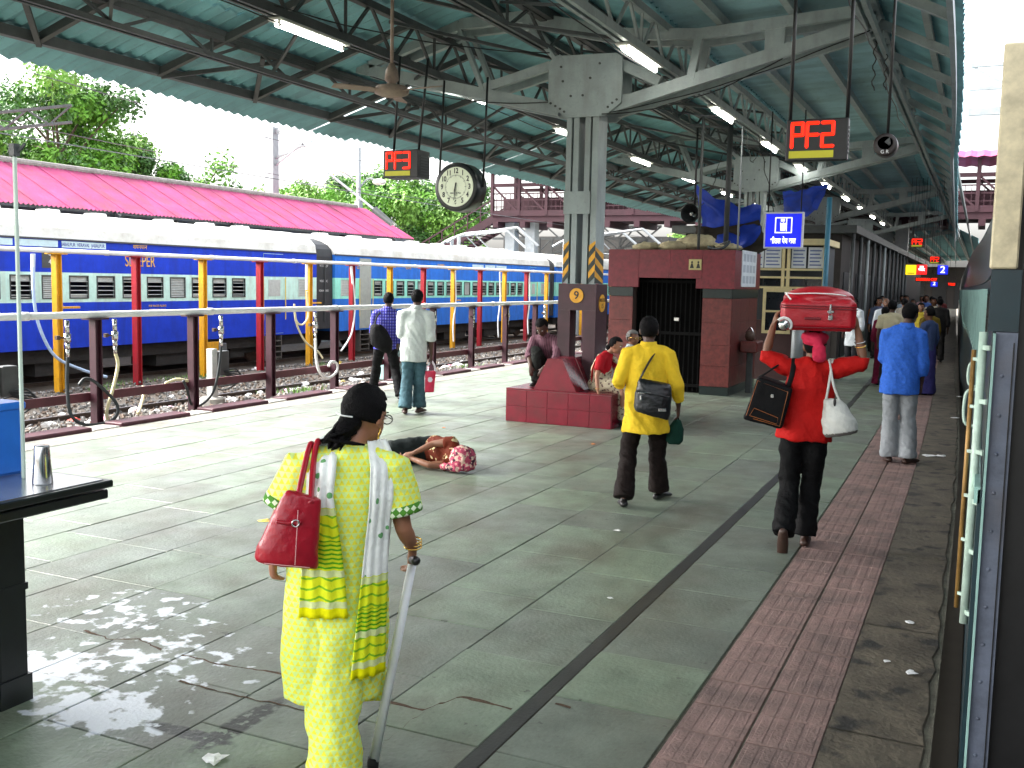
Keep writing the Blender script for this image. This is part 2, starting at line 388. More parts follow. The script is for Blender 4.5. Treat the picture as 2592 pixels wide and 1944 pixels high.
rk = [M('ballast_grey', (.14,.135,.13), .9, 0, .4, 12), M('ballast_pale', (.34,.32,.29), .9, 0, .3, 12), M('ballast_brown', (.14,.10,.075), .9, 0, .4, 12)]
bal = MB(); random.seed(11)
for i in range(15000):
    yy = 6+36*random.random()**1.4; xx = random.uniform(-17.6,-9.78)
    if random.random() < .35 and -16.9 < xx < -15.2: continue
    bal.m = random.choice((0,0,0,0,2,2,1)); r = random.uniform(.022,.05)
    bal.rock((xx, yy, bedz(xx)+r*.3), r)
tag(bal.build('ballast_stones', rk, fixn=False), 'grey and brown ballast stones lying between the tracks', 'ballast', kind='stuff')
railm = M('rail_steel', (.075,.055,.045), .55, .5, .35, 8, .2, 60); railtop = M('rail_head', (.30,.28,.27), .35, 1, .2, 20)
def track(xc, ztop, label, y0=-6, y1=95):
    t = thing('railway_track', label, 'track', (0,0,0))
    for s in (-1,1):
        x_ = xc+s*.87; mb = MB()
        mb.prism([(x_-.07,ztop-.15),(x_+.07,ztop-.15),(x_+.07,ztop-.135),(x_+.012,ztop-.11),(x_+.012,ztop-.04),(x_+.035,ztop-.03),(x_+.035,ztop-.004),(x_-.035,ztop-.004),(x_-.035,ztop-.03),(x_-.012,ztop-.04),(x_-.012,ztop-.11),(x_-.07,ztop-.135)], y0, y1)
        r_ = mb.build('rail', railm, t); q = MB(); q.box(x_-.028,x_+.028,y0,y1,ztop-.004,ztop); q.build('rail_head', railtop, r_)
    mb = MB(); mb.bbox(xc-1.35, xc+1.35, -.125, .125, ztop-.30, ztop-.14, .02); me = mb.mesh('sleeper', concrete)
    y = 5.
    while y < 60: link('sleeper', me, t, (0,y,0)); y += .65
track(-14.31, -.45, 'empty railway track between the two white water pipelines')
track(-20.05, -.62, 'railway track under the parked blue coaches', 0, 95)
# weeds and litter
wm = M('weed_green', (.09,.20,.03), .7, 0, .4, 8)
wd = MB(); random.seed(5)
for (cx, cy) in [(-16.3,16.9),(-16.3,15.6),(-15.9,18.2),(-16.1,17.6),(-10.6,14.3),(-10.9,14.6),(-15.8,14.9),(-16.4,18.9),(-10.9,18.2),(-10.7,20.7),(-15.7,22.5)]:
    for k in range(70):
        px_, py_ = cx+random.gauss(0,.16), cy+random.gauss(0,.2); z = bedz(px_); h = random.uniform(.04,.13); a = random.random()*6.3
        wd.add([(px_-.012*math.cos(a),py_-.012*math.sin(a),z),(px_+.012*math.cos(a),py_+.012*math.sin(a),z),(px_+random.gauss(0,.04),py_+random.gauss(0,.04),z+h)], [(0,1,2)])
tag(wd.build('trackside_weeds', wm, fixn=False), 'tufts of green weeds growing out of the ballast', 'weeds', kind='stuff')
lit_c = {'white': (.75,.75,.75), 'pink': (.75,.35,.45), 'red': (.6,.06,.04), 'orange': (.7,.22,.05), 'yellow': (.75,.55,.12)}
def scrap(loc, r, c, flat=.6, seed=0):
    random.seed(seed); mb = MB(); mb.ell((0,0,0), (1,1,1), 7, 5)
    mb.v = [tuple(Vector(p)*r*random.uniform(.45,1.3)*Vector((1,1,1)).length/1.732) for p in mb.v]; mb.v = [(a, b, c_*flat) for a, b, c_ in mb.v]
    o = mb.build('litter_scrap', M('litter_'+c, lit_c[c], .6, 0, .25, 20)); o.location = loc; return o
LIT = [(-11.9,10.6,'red',.09),(-11.7,10.9,'white',.10),(-12.0,11.2,'pink',.09),(-12.1,12.0,'white',.12),(-11.6,11.5,'red',.07),(-12.4,13.0,'white',.09),(-12.5,13.2,'pink',.08),(-11.0,9.4,'white',.10),(-11.2,9.1,'orange',.06),(-11.3,8.9,'white',.08),
       (-10.6,9.9,'pink',.08),(-10.5,9.6,'white',.07),(-10.8,11.1,'white',.06),(-10.9,12.6,'orange',.08),(-11.5,14.0,'white',.09),(-12.6,16.1,'yellow',.10),(-12.2,16.6,'white',.08),(-11.9,17.3,'white',.10),(-13.4,18.2,'white',.11),(-13.0,19.5,'white',.12),
       (-12.0,19.0,'yellow',.10),(-11.2,19.7,'white',.12),(-11.4,20.2,'pink',.10),(-14.2,15.0,'white',.07),(-15.2,15.8,'white',.08),(-15.7,17.0,'white',.06),(-16.6,20.5,'white',.09),(-15.8,23.0,'yellow',.09),(-11.6,22.0,'white',.12),(-12.4,22.8,'white',.12),(-12.9,24.0,'pink',.1),(-11.0,12.9,'white',.06),(-11.1,16.0,'white',.06),(-13.9,21.2,'white',.09)]
random.seed(3)
for i in range(45): LIT.append((random.uniform(-14,-10.6), random.uniform(12,28), random.choice(('white','white','white','pink','yellow')), random.uniform(.04,.09)))
for i, (a, b, c, r) in enumerate(LIT): tag(scrap((a,b,bedz(a)+r*.35), r, c, .6, i), f'crumpled {c} scrap of litter lying on the track ballast', 'litter', f'{c} litter scraps on the ballast')
# ================================================================== WATER PIPELINES
ylw = M('yellow_paint', (.70,.34,.008), .5, 0, .14, 7, .12, 40, extra=weather((.16,.09,.03), .5, (4,4,.8), 2.5)); redp = M('red_paint', (.34,.008,.016), .5, 0, .16, 7, .12, 40, extra=weather((.09,.02,.02), .5, (4,4,.8), 2.5))
def hpost(mb, x, y, z0, z1, w=.15):
    # I-section post
    mb.box(x-w/2, x+w/2, y-w/2, y-w/2+.018, z0, z1); mb.box(x-w/2, x+w/2, y+w/2-.018, y+w/2, z0, z1); mb.box(x-.012, x+.012, y-w/2+.018, y+w/2-.018, z0, z1)
def pipeline(x, ys, z0, z1, mats, caps, rp, label, w, y0, y1):
    t = thing('water_pipeline', label, 'pipeline')
    mb = MB(); n = 12; pz = z1+rp+.02
    mb.tube([(x,y0,pz),(x,y1,pz)], rp, 14); p = mb.build('pipe', M('aluminium_paint', (.74,.74,.73), .45, .0, .12, 5, .1, 30), t, True)
    y = y0+1.1
    while y < min(y1, 40): mb = MB(); mb.tube([(x,y,pz),(x,y+.09,pz)], rp*1.22, 14); mb.build('coupling', MATS['aluminium_paint'], p, True); y += 3.1
    for i, y in enumerate(ys):
        m = mats[i % len(mats)]; mb = MB(); hpost(mb, x, y, z0, z1, w); q = mb.build('post', m, t)
        mb = MB(); mb.box(x-w*.75, x+w*.75, y-w*1.35, y+w*1.35, z1+.001, z1+.024); mb.build('cap_plate', m, q)
    return t
dk = pipeline(-10.0, [7.55+1.72*k for k in range(28)], -.3, 1.29, [maroon], None, .043, 'white water pipe on short dark maroon posts along the platform edge', .108, 4, 58)
mb = MB(); mb.beam((-10.09,4,.32),(-10.09,58,.32), .03, .11); mb.build('guard_rail', M('guard_rail_maroon', (.085,.016,.024), .5, 0, .3, 5), dk)
yr = pipeline(-16.2, [14.1+2.025*k-2.025*2 for k in range(24)], -.6, 2.205, [ylw, redp], None, .046, 'white water pipe on tall yellow and red posts beside the coaches', .135, 8, 62)
for k in (0,4,8):
    y = 14.1+2.025*k; mb = MB(); mb.box(-16.23,-16.17,y+.09,y+.52,1.16,1.2); mb.build('hose_hook', ylw, yr)
# taps and hoses
def tap(x, y, zt, label):
    t = thing('water_tap', label, 'tap', (x,y,zt), 0, 'taps hanging under the pipelines')
    mb = MB(); mb.tube([(0,0,0),(0,0,-.16)], .028, 10); mb.tube([(0,0,-.16),(0,0,-.26)], .042, 10); mb.tube([(0,0,-.26),(0,0,-.34)], .03, 10); mb.tube([(0,0,-.34),(0,0,-.44)], .022, 10); mb.build('tap_body', chrome, t, True)
    mb = MB(); mb.tube([(0,0,-.21),(.0,-.13,-.2)], .012, 6); mb.box(-.02,.02,-.17,-.12,-.225,-.175); mb.build('tap_handle', rust, t); return t
def spline(pts, n=10):
    P = [Vector(p) for p in pts]; out = []
    for i in range(len(P)-1):
        a = P[max(i-1,0)]; b = P[i]; c = P[i+1]; d = P[min(i+2,len(P)-1)]
        for k in range(n):
            t = k/n; out.append(.5*((2*b)+(c-a)*t+(2*a-5*b+4*c-d)*t*t+(3*b-a-3*c+d)*t**3))
    return out+[P[-1]]
def hose(pts, r, m, label, name='hose'):
    mb = MB(); mb.tube(spline(pts), r, 8); return tag(mb.build(name, m, None, True), label, 'hose')
bh = M('black_rubber', (.018,.024,.026), .5, 0, .3, 10); ch = M('cream_rubber', (.70,.63,.38), .5, 0, .15, 10); wh = M('white_rubber', (.80,.80,.78), .45, 0, .1, 10); blh = M('pale_blue_rubber', (.42,.55,.75), .45, 0, .1, 10)
tap(-9.98, 8.82, 1.29, 'tap with a black hose hanging nearest the stall, left of a maroon post'); tap(-9.98, 9.56, 1.29, 'tap with a cream hose, second from the stall, right of a maroon post'); tap(-9.98, 11.55, 1.29, 'tap feeding the straight black hose between two maroon posts'); tap(-9.98, 13.85, 1.29, 'tap beside the yellow post where the white hose curls')
for i, y in enumerate((17.9,19.6,21.4,23.6,25.3)): tap(-9.98, y, 1.29, f'{("fifth","sixth","seventh","eighth","ninth")[i]} tap from the stall, small and bare under the lower pipe')
hose([(-9.98,8.82,.86),(-9.98,8.80,.5),(-9.9,8.78,.15),(-9.82,8.95,.02),(-9.78,9.3,.04),(-9.82,9.42,.22),(-9.92,9.2,.5),(-9.95,9.05,.57),(-9.95,8.95,.5)], .021, bh, 'black hose looping down to the kerb and back up round the maroon post')
hose([(-9.98,9.56,.86),(-9.98,9.6,.7),(-9.97,9.5,.4),(-9.95,9.38,.15),(-9.93,9.36,.02)], .021, ch, 'cream hose hanging straight down beside the first maroon post')
hose([(-9.98,11.55,.86),(-9.98,11.5,.55),(-10.0,11.4,.2),(-10.05,11.2,.02),(-10.0,10.95,.05),(-9.9,10.75,.3),(-9.9,10.68,.42)], .019, bh, 'thin black hose sagging between two maroon posts')
hose([(-9.98,13.85,.86),(-9.98,13.87,.55),(-9.97,13.95,.3),(-9.95,14.15,.18),(-9.93,14.38,.26),(-9.93,14.40,.40),(-9.93,14.25,.45),(-9.93,14.15,.38)], .024, wh, 'white hose with its end curled up beside a maroon post')
hose([(-10.05,10.0,.03),(-10.25,10.25,.10),(-10.35,10.4,.2),(-10.4,10.45,.33)], .022, ch, 'short length of cream hose leaning on the maroon guard rail')
hose([(-10.1,10.55,.38),(-10.08,10.75,.42),(-10.05,10.95,.38)], .02, ch, 'offcut of cream hose lying on the guard rail')
hose([(-16.15,13.55,2.2),(-16.12,13.5,1.4),(-16.1,13.6,.8),(-16.05,13.9,.25),(-16.0,14.5,-.05),(-15.9,15.0,-.22)], .03, blh, 'pale blue hose hanging from the tall pipe to the ground by the first yellow post')
for y_, y2_ in ((13.52,13.52),(22.02,22.02),(24.1,24.22)): mb = MB(); mb.tube([(-16.15,y_,2.2),(-16.15,y2_,1.53)], .036, 8); mb.build('drop_pipe', white, yr)
hose([(-16.14,22.02,1.5),(-16.13,22.05,1.1),(-16.1,22.0,.8),(-16.1,21.75,.62),(-16.1,21.5,.75),(-16.12,21.45,1.17),(-16.1,21.5,.7),(-16.05,21.8,.2),(-16.0,22.3,-.1),(-15.9,22.4,-.3)], .026, ch, 'cream hose slung in a loop over a hook on the second yellow post')
hose([(-16.14,24.22,1.55),(-16.12,24.25,1.0),(-16.1,24.1,.4),(-16.05,23.8,.1),(-16.0,23.4,-.15)], .026, wh, 'white hose hanging from the tall pipe behind the man in purple')
for y, w_ in ((30.3,'nearest'),(33.8,'middle'),(36.5,'farthest')): hose([(-16.14,y,2.2),(-16.12,y+.05,1.2),(-16.1,y-.15,.4),(-16.0,y-.3,-.2)], .026, wh, f'{w_} of three thin white hoses at the far end of the tall pipe')
# signal junction boxes beside the near track
def junction(x, y, z, label):
    t = thing('junction_box', label, 'junction box', (x,y,z))
    mb = MB(); mb.lathe([(.2,-.25),(.19,.06),(.16,.08)], 12); mb.build('base', concrete, t)
    mb = MB(); mb.bbox(-.06,.06,-.06,.06,.07,.82,.008); mb.build('post', M('pale_grey_paint', (.5,.53,.5), .6), t)
    mb = MB(); mb.bbox(-.05,.1,.07,.28,.42,.78,.01); mb.build('box', dsteel, t)
    mb = MB()
    for k in range(5): mb.tube(spline([(.05,.1,.45),(.2,.3+.06*k,.5-.05*k),(.1,.5,.3),(-.1,.35,.15+.06*k),(-.12,.0,.3)]), .012, 6)
    mb.build('cable_loop', bh, t); return t
junction(-10.4,8.1,-.02,'grey junction post on a concrete base near the stall'); junction(-10.55,12.0,-.06,'grey junction post with coiled black cables between maroon posts')
t = thing('point_machine', 'pale teal equipment box with white cover behind a maroon post', 'equipment box', (-10.5,17.1,-.1))
mb = MB(); mb.bbox(-.22,.22,-.3,.3,0,.55,.02); mb.build('cabinet', M('pale_teal_paint', (.32,.5,.5), .5), t)
mb = MB(); mb.bbox(-.18,.18,-.25,.25,.56,.85,.03); mb.build('motor', dsteel, t); mb = MB(); mb.ell((-.02,-.3,.78),(.24,.2,.16),12,8); mb.build('cover', white, t)
# yellow warning plate and dark marker cone by the coaches
t = thing('marker_post', 'dark tapered marker with a yellow plate beside the second track', 'marker', (-16.9,19.6,-.55)); mb = MB(); mb.lathe([(.2,0),(.13,.75)],4); mb.build('cone', M('bitumen_grey', (.06,.065,.07), .7), t); mb = MB(); mb.box(-.03,.0,-.5,-.12,.42,.8); mb.build('plate', ylw, t)
# ================================================================== COACHES ON THE FAR TRACK
roofw = M('coach_roof_white', (.70,.70,.66), .55, 0, .14, 2.5, .05, 20, extra=weather((.36,.31,.22), .55, (2,.6,1), 1.8, .48, .75))
under = M('underframe_black', (.02,.018,.017), .8, 0, .4, 6, .2, 30)
inner = M('coach_interior', (.03,.035,.04), .8)
shut = M('window_shutter_grey', (.42,.45,.43), .5, 0, .15, 12)
gold = M('gold_lettering', (.75,.42,.05), .5); alum = M('window_bar', (.55,.58,.56), .4, .3)
yrail = M('handrail_yellow', (.70,.50,.08), .5)
XS, ZB, ZL, ZU, ZG = -18.5, .17, 1.195, 1.858, 2.59
def coach(y0, y1, blue, pale, label, wins, doors, toilets, signs=()):
    t = thing('railway_coach', label, 'coach', (0,0,0))
    mb = MB(); mb.box(XS-3.0, XS-.002, y0, y1, ZB, ZL); mb.build('lower_body', blue, t); mb = MB(); mb.box(XS-3.0, XS-.002, y0, y1, ZU, ZG); mb.build('upper_body', blue, t)
    ops = sorted([(a, b) for a, b in wins]+[(a, b) for a, b, k in doors]+list(toilets))
    mb = MB(); y = y0
    for a, b in ops: mb.box(XS-.05, XS, y, a, ZL, ZU); y = b
    mb.box(XS-.05, XS, y, y1, ZL, ZU)
    for a, b in ops: mb.box(XS-.05, XS, a, b, 1.793, ZU); mb.box(XS-.05, XS, a, b, ZL, 1.28)
    mb.box(XS-3.0, XS-2.95, y0, y1, ZL, ZU); mb.box(XS-2.9,XS-.05,y0,y0+.04,ZL,ZU); mb.box(XS-2.9,XS-.05,y1-.04,y1,ZL,ZU)
    mb.build('window_band', pale, t)
    mb = MB(); mb.box(XS-1.2, XS-1.15, y0+.05, y1-.05, ZL, ZU); mb.build('inner_wall', inner, t)
    pr = [(XS-.01, ZG-.005)]
    for k in range(1, 12):
        a = math.pi*k/12; pr.append((XS-1.5+1.5*math.cos(a)*(1 if True else 0), ZG+.0+.66*math.sin(a)**.75))
    pr.append((XS-2.99, ZG-.005)); mb = MB(); mb.prism(pr, y0, y1); mb.build('roof', roofw, t)
    mb = MB(); mb.box(XS-.03, XS+.03, y0, y1, ZG-.025, ZG+.012); mb.build('gutter', M('gutter_dark', (.05,.05,.06), .6), t)
    for i, (a, b) in enumerate(wins):
        mb = MB(); w_ = .022
        mb.box(XS-.02, XS+.018, a, b, 1.793-w_, 1.793+.004); mb.box(XS-.02, XS+.018, a, b, 1.28-.004, 1.28+w_); mb.box(XS-.02, XS+.018, a, a+w_, 1.30, 1.772); mb.box(XS-.02, XS+.018, b-w_, b, 1.30, 1.772)
        w = mb.build('window', dsteel, t)
        random.seed(i*7+int(y0)); top = random.choice((.06,.08,.10,.1)); bot = random.choice((.0,.06,.08,.02))
        mb = MB(); mb.box(XS-.05, XS-.03, a+w_, b-w_, 1.772-top, 1.772); mb.build('shutter', shut, w)
        if bot: mb = MB(); mb.box(XS-.05, XS-.03, a+w_, b-w_, 1.30, 1.30+bot); mb.build('shutter', shut, w)
        if i % 5 == 4 or (i in (1,)):       # louvred shutter pulled down
            mb = MB()
            for k in range(11): z = 1.31+.042*k; mb.beam((XS-.02,a+w_,z),(XS-.02,b-w_,z), .03, .012, (1,0,.8))
            mb.build('louvre', shut, w); mb = MB(); mb.box(XS-.06,XS-.045,a+w_,b-w_,1.3,1.772); mb.build('pane', shut, w)
        else:
            mb = MB()
            for k in range(4): z = 1.36+.1*k; mb.tube([(XS-.005,a+.01,z),(XS-.005,b-.01,z)], .008, 5)
            mb.build('bars', alum, w)
    for a, b in toilets:
        mb = MB(); mb.box(XS-.04, XS-.02, a, b, 1.28, 1.79); w = mb.build('toilet_window', shut, t)
        mb = MB()
        for k in range(6): z = 1.33+.08*k; mb.tube([(XS-.01,a,z),(XS-.01,b,z)], .007, 5)
        mb.box(XS-.02,XS+.015,a-.02,a,1.27,1.8); mb.box(XS-.02,XS+.015,b,b+.02,1.27,1.8); mb.build('bars', alum, w)
    for a, b, op in doors:
        mb = MB(); mb.box(XS-.03, XS+.012, a, b, ZB+.05, ZG-.08); d = mb.build('door', M('open_door_grey', (.33,.36,.33), .6) if op else pale, t)
        if not op:
            mb = MB(); mb.box(XS+.012, XS+.02, a+.001, b-.001, ZU, ZG-.09); mb.build('door_panel', blue, d); mb = MB(); mb.box(XS+.012, XS+.02, a+.001, b-.001, ZB+.06, ZL); mb.build('door_panel', blue, d)
            mb = MB(); mb.box(XS+.012,XS+.022,a+.2,b-.15,1.3,1.77); mb.build('door_window', shut, d)
        for yy in (a-.06, b+.06): mb = MB(); mb.tube([(XS+.05,yy,ZB+.45),(XS+.05,yy,1.85)], .016, 6); mb.build('handrail', yrail, t)
        mb = MB()
        for k in range(4): mb.box(XS-.3, XS+.02, a+.1, b-.1, ZB-.18-.16*k, ZB-.155-.16*k)
        mb.box(XS-.3,XS+.0,a+.06,a+.09,ZB-.7,ZB); mb.box(XS-.3,XS+.0,b-.09,b-.06,ZB-.7,ZB); mb.build('steps', M('step_steel', (.12,.11,.10), .6, .4), t)
    mb = MB(); mb.box(XS-2.6, XS-.25, y0+.3, y1-.3, ZB-.32, ZB-.001)
    for k in range(3): yc = y0+(y1-y0)*(.3+.2*k); mb.box(XS-1.2,XS-.35,yc-.9,yc+.9,ZB-.62,ZB-.32)
    u = mb.build('underframe', under, t)
    for yc in (y0+2.2, y0+4.2, y1-4.2, y1-2.2):
        for xx in (-20.92, -19.18):
            mb = MB(); mb.lathe([(.12,-.07),(.12,-.03),(.41,-.03),(.43,.0),(.41,.06),(.10,.06)], 20, (xx,yc,-.205), 'x'); mb.build('wheel', rust, t)
    for yc in (y0+3.2, y1-3.2): mb = MB(); mb.box(-19.12,-18.95,yc-1.6,yc+1.6,-.32,-.08); mb.box(-19.14,-18.9,yc-.3,yc+.3,-.42,.0); mb.build('bogie_frame', under, t)
    for txt, yy, z, size, m, sx in signs: text_obj('lettering', txt, size, m, t, (XS+.006,yy,z), FACE_RIGHT, .002, 'CENTER', sx)
    return t
blue1 = M('coach_deep_blue', (.010,.045,.52), .62, 0, .15, 3, .06, 20, .2, extra=weather((.02,.03,.12), .35, (1,4,.6), 1.6)); pale1 = M('coach_pale_green', (.55,.80,.72), .6, 0, .10, 5, .06, 20, .25, extra=weather((.28,.27,.20), .35, (1,4,.7), 1.6))
blue2 = M('coach_mid_blue', (.025,.17,.66), .62, 0, .13, 3, .06, 20, .2, extra=weather((.03,.07,.2), .35, (1,4,.6), 1.6)); pale2 = M('coach_aqua', (.30,.78,.64), .6, 0, .10, 5, .06, 20, .25, extra=weather((.22,.25,.19), .35, (1,4,.7), 1.6))
w1 = [(14.90+.776*k-.0, 15.44+.776*k) for k in range(-8, 0)]+[(14.9,15.44),(15.7,16.15)]+[(16.43+.776*k, 16.97+.776*k) for k in range(8)]
c1 = coach(7.6, 25.73, blue1, pale1, 'deep blue sleeper coach with pale green window band, nearest on the far track', w1, [(23.2,24.08,False)], [(24.84,25.40)],
  [('SLEEPER', 18.55, 2.15, .38, gold, .72), ('शयनयान', 18.55, 2.50, .14, gold, 1.), ('JABALPUR  VERAVAL  JABALPUR', 16.85, 2.475, .115, M('board_ink', (.05,.05,.3), .6), .75), ('S', 15.93, 2.27, .16, white, 1), ('4', 15.93, 2.08, .16, white, 1), ('FOR WATER FILLING', 19.1, 1.08, .07, gold, .9), ('PASSENGERS ONLY', 19.1, .98, .07, gold, .9)])
brd = M('destination_board', (.55,.72,.78), .5)
for a, b in ((13.6,15.0),(15.15,16.15),(16.25,17.5)): mb = MB(); mb.box(XS, XS+.004, a, b, 2.41, 2.55); mb.build('destination_board', brd, c1)
mb = MB(); mb.box(XS, XS+.003, 15.72, 16.14, 1.95, 2.40); mb.build('coach_number_plate', dsteel, c1)
mb = MB(); mb.lathe([(.11,0),(.11,.03)], 20, (XS,16.05,.92), 'x'); mb.build('tail_disc', redp, c1); mb = MB(); mb.lathe([(.06,.03),(.06,.036)], 16, (XS,16.05,.92), 'x'); mb.build('disc_centre', white, c1)
w2 = [(28.97+.727*k, 29.47+.727*k) for k in range(17)]
c2 = coach(26.71, 44.2, blue2, pale2, 'lighter blue coach with aqua window band, second on the far track', w2, [(28.1,28.78,True),(41.9,42.6,False)], [(27.05,27.5),(43.2,43.7)],
  [('शयन', 31.2, 2.27, .22, gold, 1), ('SLEEPER', 33.6, 2.38, .17, gold, .9), ('GS', 28.0, 2.2, .12, gold, 1), ('WEST', 40.2, 2.33, .16, gold, 1)])
for a, b in ((36.2,37.2),(37.35,38.3),(38.4,39.4)): mb = MB(); mb.box(XS, XS+.004, a, b, 2.32, 2.50); mb.build('destination_board', brd, c2)
w3 = [(48.2+.727*k, 48.7+.727*k) for k in range(17)]
coach(45.0, 63.2, blue2, pale2, 'third blue coach on the far track, partly behind the column', w3, [(46.9,47.6,False)], [(45.6,46.1)])
for i, (ya, yb) in enumerate(((25.73,26.71),(44.2,45.0))):
    t = thing('gangway_bellows', ('black gangway between the deep blue and the lighter blue coach', 'black gangway between the second and third coach')[i], 'gangway')
    mb = MB(); pr = [(XS-.08, ZB+.1)]
    for k in range(0, 13): a = math.pi*k/12; pr.append((XS-1.5+1.42*math.cos(a), ZG-.08+.62*math.sin(a)**.75))
    pr.append((XS-2.9, ZB+.1)); mb.prism(pr, ya+.03, yb-.03); mb.build('bellows', M('gangway_black', (.018,.02,.024), .6, 0, .4, 3), t)
    mb = MB(); mb.bbox(XS-.08,XS-.04,ya+.5,ya+.52,.5,2.4,.003); mb.build('seam', dsteel, t)
    if i == 0:
        for k, (tx, z) in enumerate((('WCRC & JBP',2.22),('WGSCN AC',1.75),('NON AC BHD',1.45))): text_obj('stencil', tx, .1, M('stencil_white', (.5,.5,.5), .6), t, (XS-.078,ya+.49,z), FACE_RIGHT, .001, 'CENTER', .8)
# roof vents on the near coach
vt = MB(); vt.bbox(-.25,.25,-.16,.16,-.02,.09,.03); vm = vt.mesh('roof_vent', roofw)
for y in (10.2,12.3,14.2,15.6,17.2,18.6,20.9,22.5,24.0): link('roof_vent', vm, c1, (XS-1.5,y,ZG+.64))
for y in range(28,44,2): link('roof_vent', vm, c2, (XS-1.5,y,ZG+.64))
# ================================================================== PINK PLATFORM SHELTER BEYOND
pink = M('pink_roof_sheet', (.37,.07,.165), .8, 0, .22, 1.6, .1, 12, .15, extra=weather((.17,.07,.075), .65, (1,1.6,1), 1.1))
def corr(L0, L1, w, n, amp, m, name, th=0):
    # corrugated sheet: runs from point L0 to L1 (x,z), width w along y, n waves
    mb = MB(); vs = []; fs = []; d = Vector((L1[0]-L0[0], L1[1]-L0[1])).normalized(); nx, nz = -d.y, d.x; K = n*4
    if nz < 0: nx, nz = -nx, -nz
    for k in range(K+1):
        a = amp*math.cos(2*math.pi*k/4); yy = w*k/K
        vs += [(L0[0]+nx*a, yy, L0[1]+nz*a), (L1[0]+nx*a, yy, L1[1]+nz*a)]
    for k in range(K): fs.append((2*k, 2*k+1, 2*k+3, 2*k+2))
    mb.add(vs, fs); return mb.mesh(name, m, False)
def shelter(label, m, xe, ze, xr, zr, xb, y0, y1, pw=1.06):
    t = thing('platform_shelter', label, 'shelter')
    me = corr((xe,ze),(xr,zr), pw+.03, 7, .028, m, 'roof_sheet'); mb2 = corr((xr,zr+.0),(xb,ze), pw+.03, 7, .028, m, 'roof_sheet')
    y = y0; k = 0
    while y < y1-.01: link('roof_sheet', me, t, (0,y,random.uniform(0,.012))); link('roof_sheet', mb2, t, (0,y,random.uniform(0,.012))); y += pw
    mb = MB(); mb.tube([(xr,y0,zr+.05),(xr,y1,zr+.05)], .10, 8); mb.build('ridge_cap', M('ridge_grey', (.22,.20,.19), .8, 0, .3, 6), t)
    mb = MB()
    for k in range(5): x = xe+(xr-xe)*(k+.3)/5; z = ze+(zr-ze)*(k+.3)/5-.10; mb.beam((x,y0,z),(x,y1,z), .06, .1)
    mb.build('purlin', dsteel, t)
    y = y0+1
    while y < y1:
        mb = MB(); mb.box(xr-.15,xr+.15,y-.12,y+.12,-.3,zr-.25); mb.build('column', dsteel, t); mb = MB(); mb.beam((xe+.1,y,ze-.16),(xr,y,zr-.2),.08,.14); mb.beam((xb-.1,y,ze-.16),(xr,y,zr-.2),.08,.14); mb.build('rafter', dsteel, t); y += 5.2
    return t
shelter('long pink corrugated roof of the shelter behind the blue coaches', pink, -23.4, 3.66, -26.0, 5.03, -28.6, 6.0, 39.2)
fp = MB(); fp.box(-34,-24.6,0,100,-1.25,0); struct('far_platform', fp, concrete)
bk = thing('shelter_wall', 'dark wall under the pink shelter roof behind the coaches', 'wall'); mb = MB(); mb.box(-27.2,-27.0,0,46,0,3.9); mb.build('wall', M('dark_grey_wall', (.10,.10,.10), .9), bk)  # one even dark grey over the whole wall
